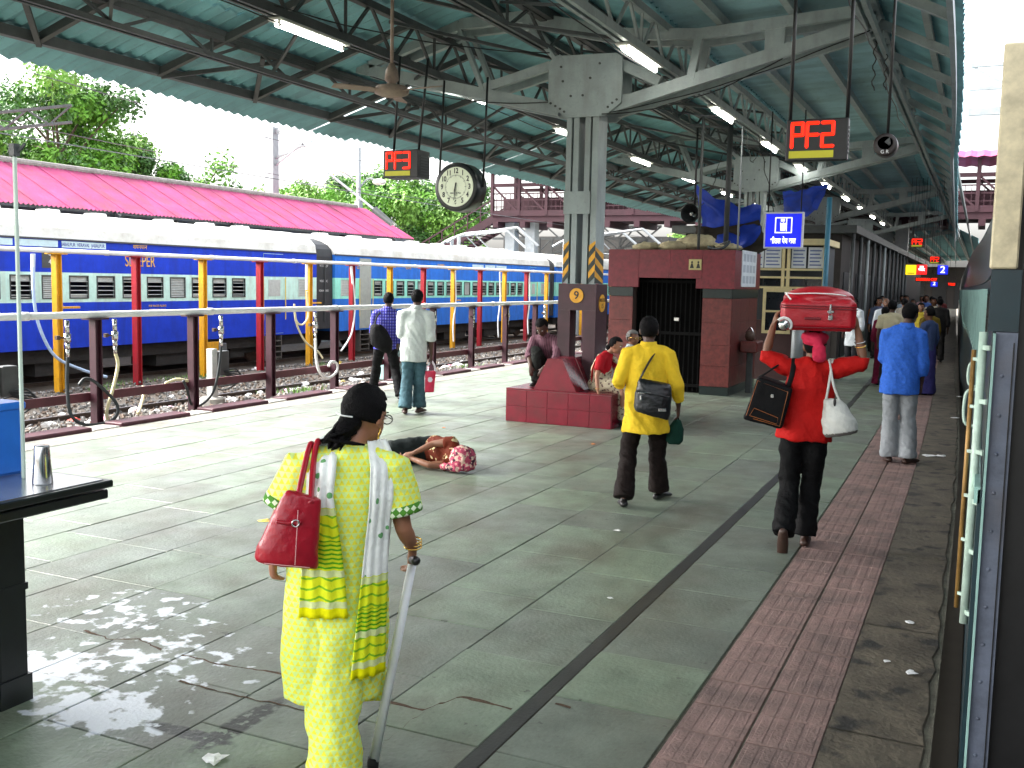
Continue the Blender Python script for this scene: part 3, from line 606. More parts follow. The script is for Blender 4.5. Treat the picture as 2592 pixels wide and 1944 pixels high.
# ================================================================== TREES
bark = M('bark', (.10,.075,.05), .9, 0, .35, 8, .6, 20)
def leafmat(name, c):
    m = M(name, c, .55, 0, .55, 1.1)
    b = m.node_tree.nodes['Principled BSDF']; b.inputs['Subsurface Weight'].default_value = 0.; return m
lf1 = leafmat('leaf_bright', (.11,.29,.018)); lf2 = leafmat('leaf_dark', (.045,.135,.02)); lf3 = leafmat('leaf_pale', (.16,.33,.045))
def tree(label, x, y, top, rx, cz, rz, mats, n, seed, ls=.22, z0=-.2, dens=1.):
    random.seed(seed); t = thing('tree', label, 'tree', (x,y,z0)); mb = MB(); H = top-z0
    tk = [(0,0,0),(random.gauss(0,.15),random.gauss(0,.15),H*.3),(random.gauss(0,.3),random.gauss(0,.3),H*.6),(random.gauss(0,.4),random.gauss(0,.4),H*.88)]
    mb.tube(spline(tk,4), [.28*(1-.85*i/12) for i in range(13)], 8)
    ends = []
    for k in range(11):
        h = H*random.uniform(.32,.7); a = k*2.4+random.random(); r = rx*random.uniform(.55,.95); e = (math.cos(a)*r, math.sin(a)*r, min(H*.96, h+rz*random.uniform(.3,1.2)))
        b0 = (tk[1][0],tk[1][1],h); mid = ((b0[0]+e[0])/2, (b0[1]+e[1])/2, (h+e[2])/2+.3); mb.tube(spline([b0,mid,e],4), [.10*(1-.8*i/8) for i in range(9)], 5); ends.append(Vector(e))
    mb.build('trunk', bark, t, True)
    # clumps of leaf faces, thin at the rim
    cl = MB(); cc = Vector((0,0,cz-z0)); clumps = [e for e in ends]
    while len(clumps) < int(46*dens):
        p = Vector((random.gauss(0,1),random.gauss(0,1),random.gauss(0,1))).normalized()*random.uniform(.45,1.0)**.6
        clumps.append(cc+Vector((p.x*rx,p.y*rx,p.z*rz)))
    per = int(n*1.7)//len(clumps)
    for c in clumps:
        cr = random.uniform(.28,.5)*rx*.8; cl.m = random.choices(range(len(mats)), [3,2,2][:len(mats)])[0]
        for k in range(per):
            d = Vector((random.gauss(0,1),random.gauss(0,1),random.gauss(0,.75))); d = d.normalized()*random.random()**.45*cr; p = c+d
            s = ls*1.2*random.uniform(.5,1.15); nrm = (d.normalized()+Vector((random.gauss(0,.6),random.gauss(0,.6),.5+random.gauss(0,.5)))).normalized()
            a = nrm.orthogonal().normalized(); q = Matrix.Rotation(random.random()*6.3, 3, nrm); a = q@a; b = nrm.cross(a)
            cl.add([p-a*s*.5, p+b*s*.26+nrm*s*.08, p+a*s*.5, p-b*s*.26+nrm*s*.08], [(0,1,2,3)])
    cl.build('crown', mats, t, fixn=False); return t
A, B, Cc = [lf1,lf2,lf3], [lf2,lf1], [lf3,lf1]
tree('tall bushy green tree at the far left above the pink roof', -46, 40.0, 12.2, 4.0, 8.0, 4.0, A, 13000, 1, .30)
tree('dark green tree leaning right of the tall left tree', -47.5, 45.0, 10.4, 3.0, 7.3, 3.0, [lf2,lf1,lf3], 9000, 2, .28)
tree('rounded mid green tree lower down right of the tall left tree', -46, 50.5, 8.9, 3.1, 5.6, 2.9, B, 9000, 3, .28)
tree('small green tree just left of the grey mast', -46, 57.0, 7.9, 2.6, 5.0, 2.6, A, 6000, 4, .28)
tree('thin pale tree behind the grey mast with sky showing through', -40, 54.0, 7.6, 2.9, 5.4, 2.3, Cc, 3200, 5, .26, dens=.6)
tree('pale green tree right of the grey mast', -41, 58.5, 8.0, 3.0, 5.2, 2.5, Cc, 6500, 6, .28)
tree('large dark tree behind the red platform sign and clock', -38, 64.5, 9.6, 4.1, 6.0, 3.5, [lf2,lf1,lf3], 13000, 7, .30)
tree('green tree filling the gap between the clock and the footbridge stairs', -39, 72.0, 9.4, 3.4, 6.2, 3.2, B, 7000, 8, .30)
tree('light green tree behind the lamp post', -44, 66.0, 10.4, 3.2, 6.8, 3.2, A, 8000, 9, .30)
tree('distant grey green tree seen over the sacks on the kiosk roof', -24, 96.0, 7.0, 4.0, 4.0, 3.0, Cc, 5000, 10, .5)
# ================================================================== MASTS, WIRES, LAMP POST
galv = M('galvanised', (.27,.29,.30), .5, .3, .15, 4)
def lattice(mb, p, q, w, n, r, up=(0,0,1)):
    p = Vector(p); q = Vector(q); u = Vector(up)*w
    mb.beam(p,q,r*1.6); mb.beam(p+u,q+u,r*1.6)
    for k in range(n):
        a = p.lerp(q,k/n); b = p.lerp(q,(k+1)/n)
        if k % 2: mb.beam(a,b+u,r)
        else: mb.beam(a+u,b,r)
t = thing('overhead_mast', 'tall grey steel mast with arms standing behind the pink roof', 'mast', (-28,35.7,0))
mb = MB(); mb.box(-.22,.22,-.2,.2,0,8.2); mb.build('mast', galv, t); mb = MB(); mb.beam((.2,0,8.05),(7,.2,8.2),.1,.14); mb.beam((.2,0,6.9),(2.0,.1,7.55),.09); mb.beam((1.2,.05,7.4),(7,.2,7.55),.1,.14); mb.beam((2.2,.1,7.5),(2.2,.1,8.1),.07); mb.beam((.2,0,8.0),(1.6,0,7.45),.08); mb.beam((.2,0,6.6),(1.5,.05,7.45),.07); mb.build('arm', galv, t)
t = thing('overhead_cantilever', 'dark lattice arm with insulators in front of the tall left tree', 'mast', (-29,21.0,0))
mb = MB(); mb.box(-.2,.2,-.2,.2,0,6.6); mb.build('mast', dsteel, t); mb = MB(); lattice(mb,(0,0,5.9),(3.6,1.8,6.4),.5,6,.05); mb.build('lattice_arm', dsteel, t)
mb = MB(); mb.beam((.0,0,4.9),(2.8,5.4,4.9),.05); mb.beam((2.8,5.4,4.9),(2.2,4.0,4.2),.06); mb.build('bracket', galv, t)
mb = MB(); mb.lathe([(.05,0),(.13,.06),(.05,.12),(.13,.18),(.05,.24),(.13,.3),(.05,.36)], 10, (.6,1.2,4.7)); mb.lathe([(.05,0),(.13,.06),(.05,.12),(.13,.18),(.05,.24)], 10, (1.5,2.8,4.7)); mb.build('insulator', dsteel, t)
wire = M('wire_dark', (.08,.08,.09), .6)
def wirethin(a, b, sag, label, r=.014, group='overhead wires'):
    a = Vector(a); b = Vector(b); pts = [a.lerp(b,k/14)-Vector((0,0,sag*4*(k/14)*(1-k/14))) for k in range(15)]; mb = MB(); mb.tube(pts, r, 5); return tag(mb.build('overhead_wire', wire), label, 'wire', group)
wirethin((-27,15,8.4),(-27.5,60,7.6),.5,'thin overhead wire crossing the white sky left of the mast'); wirethin((-27,15,6.6),(-27.5,60,6.4),.4,'lower overhead wire running above the pink roof')
wirethin((-20.2,8,5.0),(-20.2,80,5.0),.15,'contact wire above the blue coaches')
t = thing('lamp_post', 'white lamp post with one orange lit lamp and one unlit lamp', 'lamp post', (-28,42.4,0))
mb = MB(); mb.tube([(0,0,0),(0,0,8.2)], .11, 10); mb.build('pole', galv, t, True); mb = MB(); mb.tube(spline([(0,0,6.4),(-.5,-.3,6.9),(-1.0,-.5,7.1)]), .04, 6); mb.tube(spline([(0,0,6.2),(.4,.2,6.7),(.9,.3,6.6)]), .04, 6); mb.build('arm', galv, t)
mb = MB(); mb.ell((-1.2,-.6,7.1),(.42,.28,.2)); mb.build('lit_lamp', M('sodium_lamp', (1,.5,.15), .4, emit=(1,.35,.08), es=9), t, True); mb = MB(); mb.ell((1.0,.3,6.55),(.36,.25,.16)); mb.build('unlit_lamp', M('lamp_glass', (.7,.66,.6), .3), t, True)
mb = MB(); mb.box(-.14,.14,-.16,.16,5.0,5.6); mb.build('control_box', galv, t)
# ================================================================== FOOTBRIDGE
brm = M('footbridge_maroon', (.034,.008,.014), .8, 0, .3, 1.2); fb = thing('footbridge', 'maroon steel footbridge with stairs crossing above the tracks', 'footbridge')
mb = MB(); mb.box(-24.4,14,50,53,5.05,5.35); mb.build('deck', brm, fb)
mb = MB(); mb.box(-24.4,14,51.4,51.5,5.36,6.4); mb.build('centre_railing', brm, fb)
for k in range(24): mb = MB(); mb.box(-24.3+1.6*k,-24.0+1.6*k,49.9,53.1,4.75,5.049); mb.build('joist', brm, fb)
for yy in (50.0,53.0):
    mb = MB(); mb.beam((-24.4,yy,5.5),(14,yy,5.5),.12,.3); mb.beam((-24.4,yy,6.55),(14,yy,6.55),.05,.06); mb.beam((-24.4,yy,7.0),(14,yy,7.0),.12,.18); mb.beam((-24.4,yy,6.2),(14,yy,6.2),.05,.06); mb.beam((-24.4,yy,5.85),(14,yy,5.85),.04,.05)
    x = -24.4
    while x < 14:
        mb.beam((x,yy,5.4),(x,yy,7.75),.16); mb.beam((x+.1,yy,6.9),(x+1.5,yy,5.6),.09)
        for q in range(1,6): mb.beam((x+.27*q,yy,5.6),(x+.27*q,yy,6.55),.03)
        x += 1.6
    mb.build('side_truss', brm, fb)
me = corr((-.0,7.9),(-.0,7.9),1,1,.01,pink,'x'); bpy.data.meshes.remove(me)
for k in range(24):
    mb = MB(); x0 = -24.8+1.6*k; vs = []; fs = []
    for j in range(13): a = .03*math.cos(j*math.pi/2*1); vs += [(x0+1.64*j/12,49.5,7.75+a),(x0+1.64*j/12,51.5,8.25+a),(x0+1.64*j/12,53.5,7.75+a)]
    for j in range(12): fs += [(3*j,3*j+3,3*j+4,3*j+1),(3*j+1,3*j+4,3*j+5,3*j+2)]
    mb.add(vs, fs); mb.build('roof_sheet', pink, fb, fixn=False)
st = MB()
for yy in (50.2,52.8): st.beam((-24.4,yy,5.2),(-31.5,yy,1.4),.1,.34); st.beam((-24.4,yy,6.3),(-31.5,yy,2.5),.07,.08); st.beam((-24.4,yy,5.8),(-31.5,yy,2.0),.05,.05)
st.build('stair_stringer', brm, fb)
tr = MB(); tr.box(-.16,.16,50.2,52.8,-.02,.02); tm = tr.mesh('stair_tread', brm)
for k in range(26): link('stair_tread', tm, fb, (-24.6-.27*k, 0, 5.1-.145*k))
mb = MB()
for k in range(9): x = -24.4-.8*k; z = 5.2-.43*k; mb.beam((x,50.2,z),(x,50.2,z+1.1),.06); mb.beam((x,52.8,z),(x,52.8,z+1.1),.06)
mb.build('stair_post', brm, fb)
for x in (-23.6,-22.4,-11,-10,-3.5,3.0):
    mb = MB(); mb.box(x-.28,x+.28,50.6,51.2,-1,5.05); mb.build('pier', galv, fb)
mb = MB(); lattice(mb,(-23.6,50.9,.5),(-23.6,50.9,4.8),1.2,5,.07,(1,0,0)); mb.build('pier_bracing', dsteel, fb)
for i, (x, y) in enumerate(((-21.5,43),(-19.8,40.5),(-16.5,45),(-14.6,42.0))):
    t = thing('wire_cantilever', ('leftmost pale wire bracket seen below the footbridge stairs','second pale wire bracket from the left below the footbridge','third pale wire bracket from the left below the footbridge','rightmost pale wire bracket below the footbridge')[i], 'bracket', (x,y,0), group='overhead line brackets below the footbridge')
    mb = MB(); mb.tube(spline([(-2.2,0,3.55),(-1.4,0,3.9),(0,0,4.05),(1.3,0,4.2)]), .06, 6); mb.tube([(1.3,0,4.2),(2.3,0,3.4)], .06, 6); mb.build('tube', galv, t); mb = MB(); mb.tube([(-.9,0,4.0),(-.2,.2,3.3),(.8,.2,3.2)], .03, 6); mb.tube([(-1.6,0,3.8),(-1.6,0,-.6)], .09, 8); mb.build('post', galv, t)
t = thing('office_block', 'grey railway office with stairs under the footbridge beside the coaches', 'building', (-27,57,0)); mb = MB(); mb.box(0,10.5,0,6,0,4.6); mb.build('wall', M('office_grey', (.05,.048,.045), .8, 0, .3, 1.2), t)
for k in range(6): mb = MB(); mb.box(.5+1.7*k,1.5+1.7*k,-.06,.0,1.5,3.4); w = mb.build('window', dsteel, t); mb = MB(); mb.box(.58+1.7*k,1.42+1.7*k,-.08,-.062,1.6,3.3); mb.build('pane', glassd, w)
mb = MB(); lattice(mb,(0,-1.5,4.4),(10.5,-1.5,4.4),.7,12,.08); lattice(mb,(2,-2.2,2.0),(10,-2.2,4.3),.9,9,.07); lattice(mb,(3.2,-1.8,0),(3.2,-1.8,4.4),.8,6,.07,(1,0,0)); lattice(mb,(8.2,-1.8,0),(8.2,-1.8,4.4),.8,6,.07,(1,0,0)); mb.build('steel_frame', dsteel, t)
t = thing('stay_rod', 'pale insulated stay rod crossing in front of the footbridge', 'rod', (0,0,0)); mb = MB(); mb.tube([(-15.6,33.5,6.55),(-12.4,33.5,4.65)], .05, 8); mb.build('rod', galv, t); mb = MB(); mb.tube([(-12.75,33.5,4.85),(-12.2,33.5,4.52)], [.15,.12], 10); mb.build('insulator', dsteel, t)
t = thing('stay_rod', 'pale insulated stay rod slanting down in front of the trees behind the clock', 'rod', (0,0,0)); mb = MB(); mb.tube([(-24.2,33.5,6.4),(-21.1,33.5,4.3)], .05, 8); mb.build('rod', galv, t); mb = MB(); mb.tube([(-21.4,33.5,4.5),(-20.6,33.5,3.95)], [.14,.1], 10); mb.build('insulator', dsteel, t)
# far shelter roofs seen past the column
shelter('distant pink shelter roof seen past the column above the kiosk', pink, -11.5, 3.2, -13.8, 4.3, -16, 62, 90)
# ================================================================== NEAR TRAIN ON THE RIGHT
tg = M('train_dark_teal', (.012,.032,.042), .35, 0, .25, 3, .05, 20); tl = M('train_pale_teal', (.30,.50,.46), .4, 0, .2, 4); cream = M('cream_panel', (.62,.54,.36), .55, 0, .25, 14, .05, 30); gb = M('blue_grey_panel', (.12,.14,.19), .5, 0, .3, 9, .12, 40, extra=lambda m, N, L, b, rp, geo: L.new(mixcol(N, L, mth(N, L, 'MULTIPLY', noise_fac(N, L, geo.outputs['Position'], 4.5, .5, .68), .6), rp.outputs[0], (.075,.06,.05)), b.inputs['Base Color']))
nt = thing('railway_coach', 'dark teal coach standing at the right edge of the platform', 'coach')
SEG = [4.05+1.5*k for k in range(52)]
def xt(y): return .035+clampb(y)
def side(name, z0, z1, m, dx=0., th=.05, parent=nt, y0=4.05, y1=80, top=0.):
    mb = MB(); vs = []; fs = []; ys = [y for y in SEG if y0 <= y <= y1]
    for y in ys: x = xt(y)+dx; vs += [(x,y,z0),(x+top,y,z1),(x+top+th,y,z1),(x+th,y,z0)]
    for i in range(len(ys)-1):
        for j in range(4): fs.append((4*i+j,4*i+(j+1)%4,4*i+4+(j+1)%4,4*i+4+j))
    fs += [(3,2,1,0), tuple(4*(len(ys)-1)+j for j in range(4))]
    mb.add(vs, fs); return mb.build(name, m, parent)
side('lower_side', -.25, 1.15, tg); side('window_band', 1.152, 1.95, tg, .012); side('upper_side', 1.952, 2.72, tg, .0, .05, top=.08); side('roof', 2.722, 2.9, M('train_roof_dark', (.02,.022,.025), .7), .09, 2.7, top=.5); side('floor', -.35,-.26, under, .0, 2.9)
side('waist_strip', 1.10, 1.16, tl, -.012, .02)
y = 6.4; k = 0
while y < 60:
    mb = MB(); x = xt(y+.35)
    mb.box(x-.004,x+.012,y,y+.7,1.25,1.86); w = mb.build('window', glassd, nt)
    mb = MB()
    for q in range(6): mb.beam((x-.02,y+.02,1.32+.09*q),(x-.02,y+.68,1.32+.09*q),.014)
    mb.box(x-.03,x,y-.03,y,1.22,1.89); mb.box(x-.03,x,y+.7,y+.73,1.22,1.89); mb.box(x-.03,x,y,y+.7,1.86,1.89); mb.box(x-.03,x,y,y+.7,1.22,1.25); mb.build('grille', tl, w); y += 1.05
# the rest of the train behind the doorway
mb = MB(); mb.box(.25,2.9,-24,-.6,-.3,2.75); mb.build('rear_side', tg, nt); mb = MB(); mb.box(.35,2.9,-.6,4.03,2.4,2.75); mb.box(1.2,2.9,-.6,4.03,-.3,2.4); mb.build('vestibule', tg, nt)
# doorway jamb beside the camera
mb = MB(); mb.box(.058,.128,3.96,4.03,-.35,1.735); mb.build('jamb_panel', gb, nt); mb = MB(); mb.box(.129,.7,3.99,4.03,-.35,2.73); mb.build('vestibule_painted_shadow', black, nt)  # black sheet put in for the shadow inside the doorway
mb = MB(); mb.box(.03,.128,3.965,4.02,1.738,1.955); mb.build('jamb_gap', tg, nt)
mb = MB(); mb.bbox(.022,.112,3.95,4.03,1.958,2.73,.006); mb.build('jamb_cream_panel', cream, nt)
mb = MB(); mb.box(.050,.0575,3.94,4.03,-.3,1.73); mb.build('jamb_edge', tl, nt)
mb = MB(); mb.tube([(.02,4.35,1.72),(.018,4.35,.55)], .016, 10); mb.build('handrail', M('handrail_pale_green', (.52,.68,.58), .4, 0, .25, 9), nt, True)
mb = MB(); mb.tube([(-.012,4.9,1.62),(-.014,4.9,.45)], .010, 8); mb.build('handrail', M('handrail_worn_brass', (.35,.20,.06), .45, .3, .4, 12), nt, True)
for z in (.6,.85,1.05,1.25,1.45,1.66):
    mb = MB(); mb.beam((.02,4.35,z),(.05,4.3,z),.018); mb.build('handrail_bracket', MATS['handrail_pale_green'], nt); mb = MB(); mb.beam((-.014,4.9,z-.08),(.03,4.86,z-.08),.014); mb.build('handrail_bracket', MATS['handrail_pale_green'], nt)
for k in range(13): mb = MB(); mb.ell((.085,3.958,-.1+.14*k),(.007,.004,.007),8,6); mb.build('rivet', gb, nt, True)
mb = MB(); mb.box(.115,.119,3.955,3.96,-.3,1.7); mb.build('panel_seam', black, nt)
mb = MB(); mb.tube(spline([(.02,5.4,1.40),(-.035,5.4,1.38),(-.035,5.4,1.24),(.02,5.4,1.22)]), .008, 6); mb.build('door_handle', MATS['handrail_pale_green'], nt); mb = MB(); mb.tube(spline([(.02,6.0,1.5),(-.03,6.0,1.48),(-.03,6.0,1.38),(.02,6.0,1.36)]), .008, 6); mb.build('door_handle', MATS['handrail_pale_green'], nt)
# buildings beyond the right-hand tracks
t = thing('signal_cabin', 'white cabin with pink roof glimpsed between the canopy and the right train', 'building', (3.2,62,0)); mb = MB(); mb.box(-1.2,3.5,0,6,0,6.0); mb.build('wall', white, t); mb = MB(); mb.prism([(-1.6,6.0),(3.9,6.0),(3.9,6.5),(1.2,7.6),(-1.6,6.5)], -.5, 6.5); mb.build('roof', pink, t)
for z in (2.2,4.2):
    for x in (-.6,1.0): mb = MB(); mb.box(x,x+1.0,-.06,-.01,z,z+1.1); w = mb.build('window', dsteel, t); mb = MB(); mb.box(x+.06,x+.94,-.08,-.061,z+.06,z+1.04); mb.build('pane', glassd, w)
t = thing('portal_beam', 'grey steel portal beams crossing the gap beside the right train', 'beam', (0,30,0)); mb = MB(); lattice(mb,(-.6,0,7.2),(9,0,7.2),.6,10,.06); mb.beam((-.6,0,6.6),(9,0,6.6),.12,.2); mb.build('boom', galv, t); mb = MB(); mb.box(8.8,9.2,-.2,.2,-1.2,7.8); mb.build('leg', galv, t)
# ================================================================== CANOPY
sheet = M('teal_roof_sheet', (.175,.38,.42), .6, 0, .18, 2.0, .12, 10, extra=weather((.07,.10,.105), .4, (.6,2.5,1), 1.3))
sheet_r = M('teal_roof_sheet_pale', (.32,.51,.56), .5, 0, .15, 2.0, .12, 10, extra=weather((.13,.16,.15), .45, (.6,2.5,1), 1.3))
cn = thing('platform_canopy', 'teal corrugated roof on grey steel trusses covering the platform', 'canopy')
RP = [(-10.5,4.38),(-8.45,5.015),(-6.3,5.68),(-3.9,5.28),(-1.4,5.38),(-.36,4.86)]
PW = 1.06; cnt = 0; random.seed(21); far = MB(); far.m = 0
variants = {}
for s in range(5):
    for v in range(4):
        a, b = Vector(RP[s]), Vector(RP[s+1]); d = (b-a).normalized()
        ext = -d*(.0,.05,.10,.02)[v] if s == 0 else -d*.05
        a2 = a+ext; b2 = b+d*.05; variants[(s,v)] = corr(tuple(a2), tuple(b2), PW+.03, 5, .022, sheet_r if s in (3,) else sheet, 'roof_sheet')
for k in range(120):
    y = 4.0+PW*k
    for s in range(5):
        v = random.randrange(4) if s == 0 else 0
        if s == 0: v = (0,0,0,0,1,1,1,2,2,2,2,3,3,0,0,1,1)[k % 17]
        z = (.012 if k % 2 else 0)+(.02 if s % 2 else 0)
        if y < 64: 
            o = link('roof_sheet', variants[(s,v)], cn, (clampb(y)*(s == 4),y,z))
            if s == 0 and k in (2,9,15): o.rotation_euler = (0,0,.004); o.location.x -= .02
        else:
            me = variants[(s,v)]; far.add([(p.co.x,p.co.y+y,p.co.z+z) for p in me.vertices], [tuple(f.vertices) for f in me.polygons])
for k in range(7):  # unseen sheets behind the camera, cut short so skylight reaches the foreground
    y = 4.0-PW*(k+1)
    for s in range(5):
        me = variants[(s,0)]; far.add([(q.co.x,q.co.y+y,q.co.z+.012*(k % 2)) for q in me.vertices], [tuple(f.vertices) for f in me.polygons])
tag(far.build('far_and_unseen_rear_roof_sheets', sheet, cn, fixn=False), kind='stuff')
def rz(x):
    for (a, za), (b, zb) in zip(RP, RP[1:]):
        if a <= x <= b: return za+(zb-za)*(x-a)/(b-a)
    return 4.4
Y0, Y1 = 4.0, 128.
for x, w, m in ((-9.85,.10,M('purlin_grey', (.10,.10,.105), .6, 0, .25, 3)),(-8.78,.12,dsteel),(-7.95,.07,dsteel),(-6.3,.1,dsteel),(-5.5,.09,dsteel),(-4.7,.09,dsteel),(-3.2,.09,steel),(-2.3,.09,steel),(-.75,.07,steel)):
    mb = MB(); mb.beam((x,Y0,rz(x)-.09),(x,Y1,rz(x)-.09), w, .12); mb.build('purlin', m, cn)
k = 0; y = 4.6
while y < 60:
    mb = MB(); mb.beam((-9.85,y,rz(-9.85)-.12),(-7.2,y,rz(-7.2)-.12),.07,.09); mb.build('rafter', dsteel, cn)
    mb = MB(); mb.beam((-9.85,y+.05,rz(-9.85)-.16),(-8.78,y+(1.1 if k % 2 else -1.1),rz(-8.78)-.17),.06,.05); mb.build('brace', dsteel, cn); y += 1.88; k += 1
def ytruss(x, zb, zt, m, bay, cw, label):
    mb = MB(); mb.beam((x-.05,Y0,zb),(x-.05,Y1,zb),.05,cw); mb.beam((x+.05,Y0,zb),(x+.05,Y1,zb),.05,cw); mb.beam((x,Y0,zt),(x,Y1,zt),.1,cw); mb.build('truss_chord', m, cn)
    mb = MB(); y = Y0; k = 0
    while y < Y1-bay:
        a = (x,y,zb); b = (x,y+bay,zt) 
        mb.beam((x,y,zb),(x,y+bay/2,zt),.035); mb.beam((x,y+bay/2,zt),(x,y+bay,zb),.035)
        if k % 2 == 0: mb.beam((x,y,zb),(x,y,zt),.03)
        y += bay; k += 1
    mb.build('truss_web', m, cn)
ytruss(-7.2, 4.75, 5.3, dsteel, 1.1, .09, ''); ytruss(-3.9, 4.68, 5.16, steel, 1.0, .10, ''); ytruss(-1.38, 4.97, 5.28, steel, .9, .09, ''); ytruss(-5.6,5.05,5.42,dsteel,1.3,.07,''); ytruss(-8.75,4.55,4.86,dsteel,1.5,.06,'')
# cross braces between trusses
mb = MB(); random.seed(4); y = 6.
while y < 60: mb.beam((-7.2,y,5.2),(-5.6,y+2,5.0),.04); mb.beam((-5.6,y,5.05),(-3.9,y+2.2,5.1),.04); mb.beam((-7.2,y+1,4.8),(-8.75,y+2.4,4.6),.035); mb.beam((-3.9,y+1.2,4.7),(-5.6,y+2.8,5.3),.035); y += 2.8
mb.build('wind_brace', dsteel, cn)
# rafters out to the platform-2 eave
y = 8.; k = 0
while y < 66:
    mb = MB(); mb.beam((-1.35,y,5.16),(-.42+clampb(y),y,4.72),.09,.10); mb.build('eave_rafter', steel, cn); y += 1.88
mb = MB(); ys = [Y0+2*k for k in range(62)]
for a, b in zip(ys, ys[1:]): mb.beam((-.42+clampb(a),a,4.70),(-.42+clampb(b),b,4.70),.06,.16)
mb.build('eave_beam', M('eave_beam_blue_grey', (.30,.36,.40), .5, 0, .2, 3), cn)
# ---- column frames
haz_y = M('hazard_yellow', (.70,.33,.015), .5, 0, .15, 10); haz_k = M('hazard_black', (.02,.03,.028), .5, 0, .2, 10)
def frame(Y, full=True):
    f = thing('canopy_column', {13.2: 'grey steel column with hazard stripes and yellow number disc standing in the red bench', 24.5: 'second grey canopy column behind the red kiosk', 35.8: 'third grey canopy column beyond the notice stall', 47.1: 'fourth grey canopy column far along the platform', 58.4: 'farthest grey canopy column along the platform'}[Y], 'column', (0,Y,0), 0, 'canopy columns')
    zb = 1.86
    for i, (xa, xb) in enumerate(((-5.21,-5.03),(-4.94,-4.75))):
        mb = MB(); mb.box(xa,xa+.075,-.28,.06,zb,4.12); mb.box(xa+.105,xb,-.28,.06,zb,4.12); mb.box(xa+.04,xb-.02,-.2,.0,zb,4.1); mb.build('stanchion', steel, f)
    mb = MB(); mb.box(-5.22,-4.84,-.30,-.283,2.80,3.10); mb.build('batten_plate', steel, f)
    mb = MB(); mb.prism([(-5.20,4.08),(-4.66,4.08),(-4.44,4.24),(-4.44,4.83),(-4.52,4.88),(-5.40,4.90),(-5.48,4.82),(-5.48,4.26)], -.31, -.27); g_ = mb.build('gusset_plate', steel, f)
    mb = MB(); mb.prism([(-5.30,4.08),(-4.70,4.08),(-4.50,4.24),(-4.50,4.80),(-4.60,4.86),(-5.48,4.88),(-5.58,4.78),(-5.58,4.26)], .27, .31); mb.build('gusset_plate', steel, f)
    mb = MB()
    for bx, bz in ((-5.44,4.28),(-5.37,4.24),(-5.30,4.20),(-5.24,4.16),(-4.50,4.28),(-4.56,4.24),(-4.62,4.19),(-5.3,4.75),(-5.27,4.56),(-4.75,4.76),(-4.88,4.58),(-5.15,4.36),(-4.98,4.36)): mb.lathe([(.016,-.322),(.016,-.309)],8,(bx,0,bz),'y')
    mb.build('bolts', dsteel, f)
    for sy in (-.2,.2):
        mb = MB(); mb.beam((-4.66,sy,4.20),(-1.35,sy,5.02),.09,.16); mb.build('arm', steel, f)
        mb = MB(); mb.beam((-5.34,sy,4.20),(-8.6,sy,4.98),.09,.16); mb.build('arm', steel, f)
        mb = MB(); mb.beam((-4.55,sy,4.78),(-3.95,sy,4.50),.08,.14); mb.beam((-5.5,sy,4.80),(-6.5,sy,4.56),.08,.12); mb.build('tie', steel, f)
        mb = MB(); mb.beam((-8.4,sy,5.02),(-6.9,sy,5.46),.09,.15); mb.beam((-6.9,sy,5.46),(-5.9,sy,5.48),.09,.15); mb.beam((-5.9,sy,5.48),(-4.5,sy,5.14),.09,.15); mb.beam((-4.5,sy,5.14),(-3.45,sy,5.05),.09,.14); mb.beam((-3.45,sy,5.05),(-1.4,sy,5.17),.09,.14); mb.build('top_chord', steel, f)
        mb = MB(); mb.beam((-3.45,sy,5.05),(-3.55,sy,4.45),.1,.1); mb.beam((-2.5,sy,5.1),(-2.5,sy,4.74),.24,.05,(0,1,0)); mb.beam((-6.9,sy,5.4),(-6.5,sy,4.5),.1,.06); mb.beam((-5.9,sy,5.42),(-5.4,sy,4.85),.1,.06); mb.build('strut', steel, f)
    if full:
        mb = MB(); mb.box(-5.25,-4.70,-.33,.12,1.50,1.858); mb.box(-5.25,-5.07,-.33,-.1,0,1.499); mb.box(-4.88,-4.70,-.33,.12,0,1.499); base = mb.build('plinth', maroon, f)
        for (xa, xb, ph) in ((-5.212,-5.132,.0),(-4.84,-4.748,.16)):
            for k in range(6):
                z = 1.87+.09*k; mb = MB(); h = .09; mb.add([(xa,-.2845,z-.03),(xb,-.2845,z+.08),(xb,-.2845,z+.08+h),(xa,-.2845,z-.03+h)], [(0,1,2,3)])
                mb.v = [(a,b,min(max(c,1.862),2.44)) for a,b,c in mb.v]; mb.build('hazard_stripe', haz_y if k % 2 else haz_k, f, fixn=False)
        for k in range(6):
            z = 1.87+.09*k; mb = MB(); mb.add([(-4.7485,-.28,z),(-4.7485,.06,z-.14),(-4.7485,.06,z-.05),(-4.7485,-.28,z+.09)], [(0,1,2,3)]); mb.v = [(a,b,min(max(c,1.862),2.36)) for a,b,c in mb.v]; mb.build('hazard_stripe', haz_y if k % 2 else haz_k, f, fixn=False)
        mb = MB(); mb.lathe([(.10,-.342),(.10,-.332)],28,(-4.98,0,1.70),'y'); d = mb.build('number_disc', haz_y, f); text_obj('numeral', '9', .15, black, d, (-4.98,-.3435,1.70), FACE_CAM, .001, bold=.002)
        mb = MB(); mb.lathe([(.12,0),(.12,.01)],28,(-4.70,-.10,1.60),'x'); d = mb.build('number_disc', haz_y, f); d.scale = (1,1,1); text_obj('numeral', 'WATER', .07, black, d, (-4.688,-.10,1.64), FACE_RIGHT, .001); text_obj('numeral', '15', .09, black, d, (-4.688,-.10,1.56), FACE_RIGHT, .001)
    else:
        mb = MB(); mb.box(-5.36,-4.63,-.33,.33,0,1.858); mb.build('plinth', maroon, f)
    return f
frame(13.2)
for Y in (24.5,35.8,47.1,58.4): frame(Y, False)
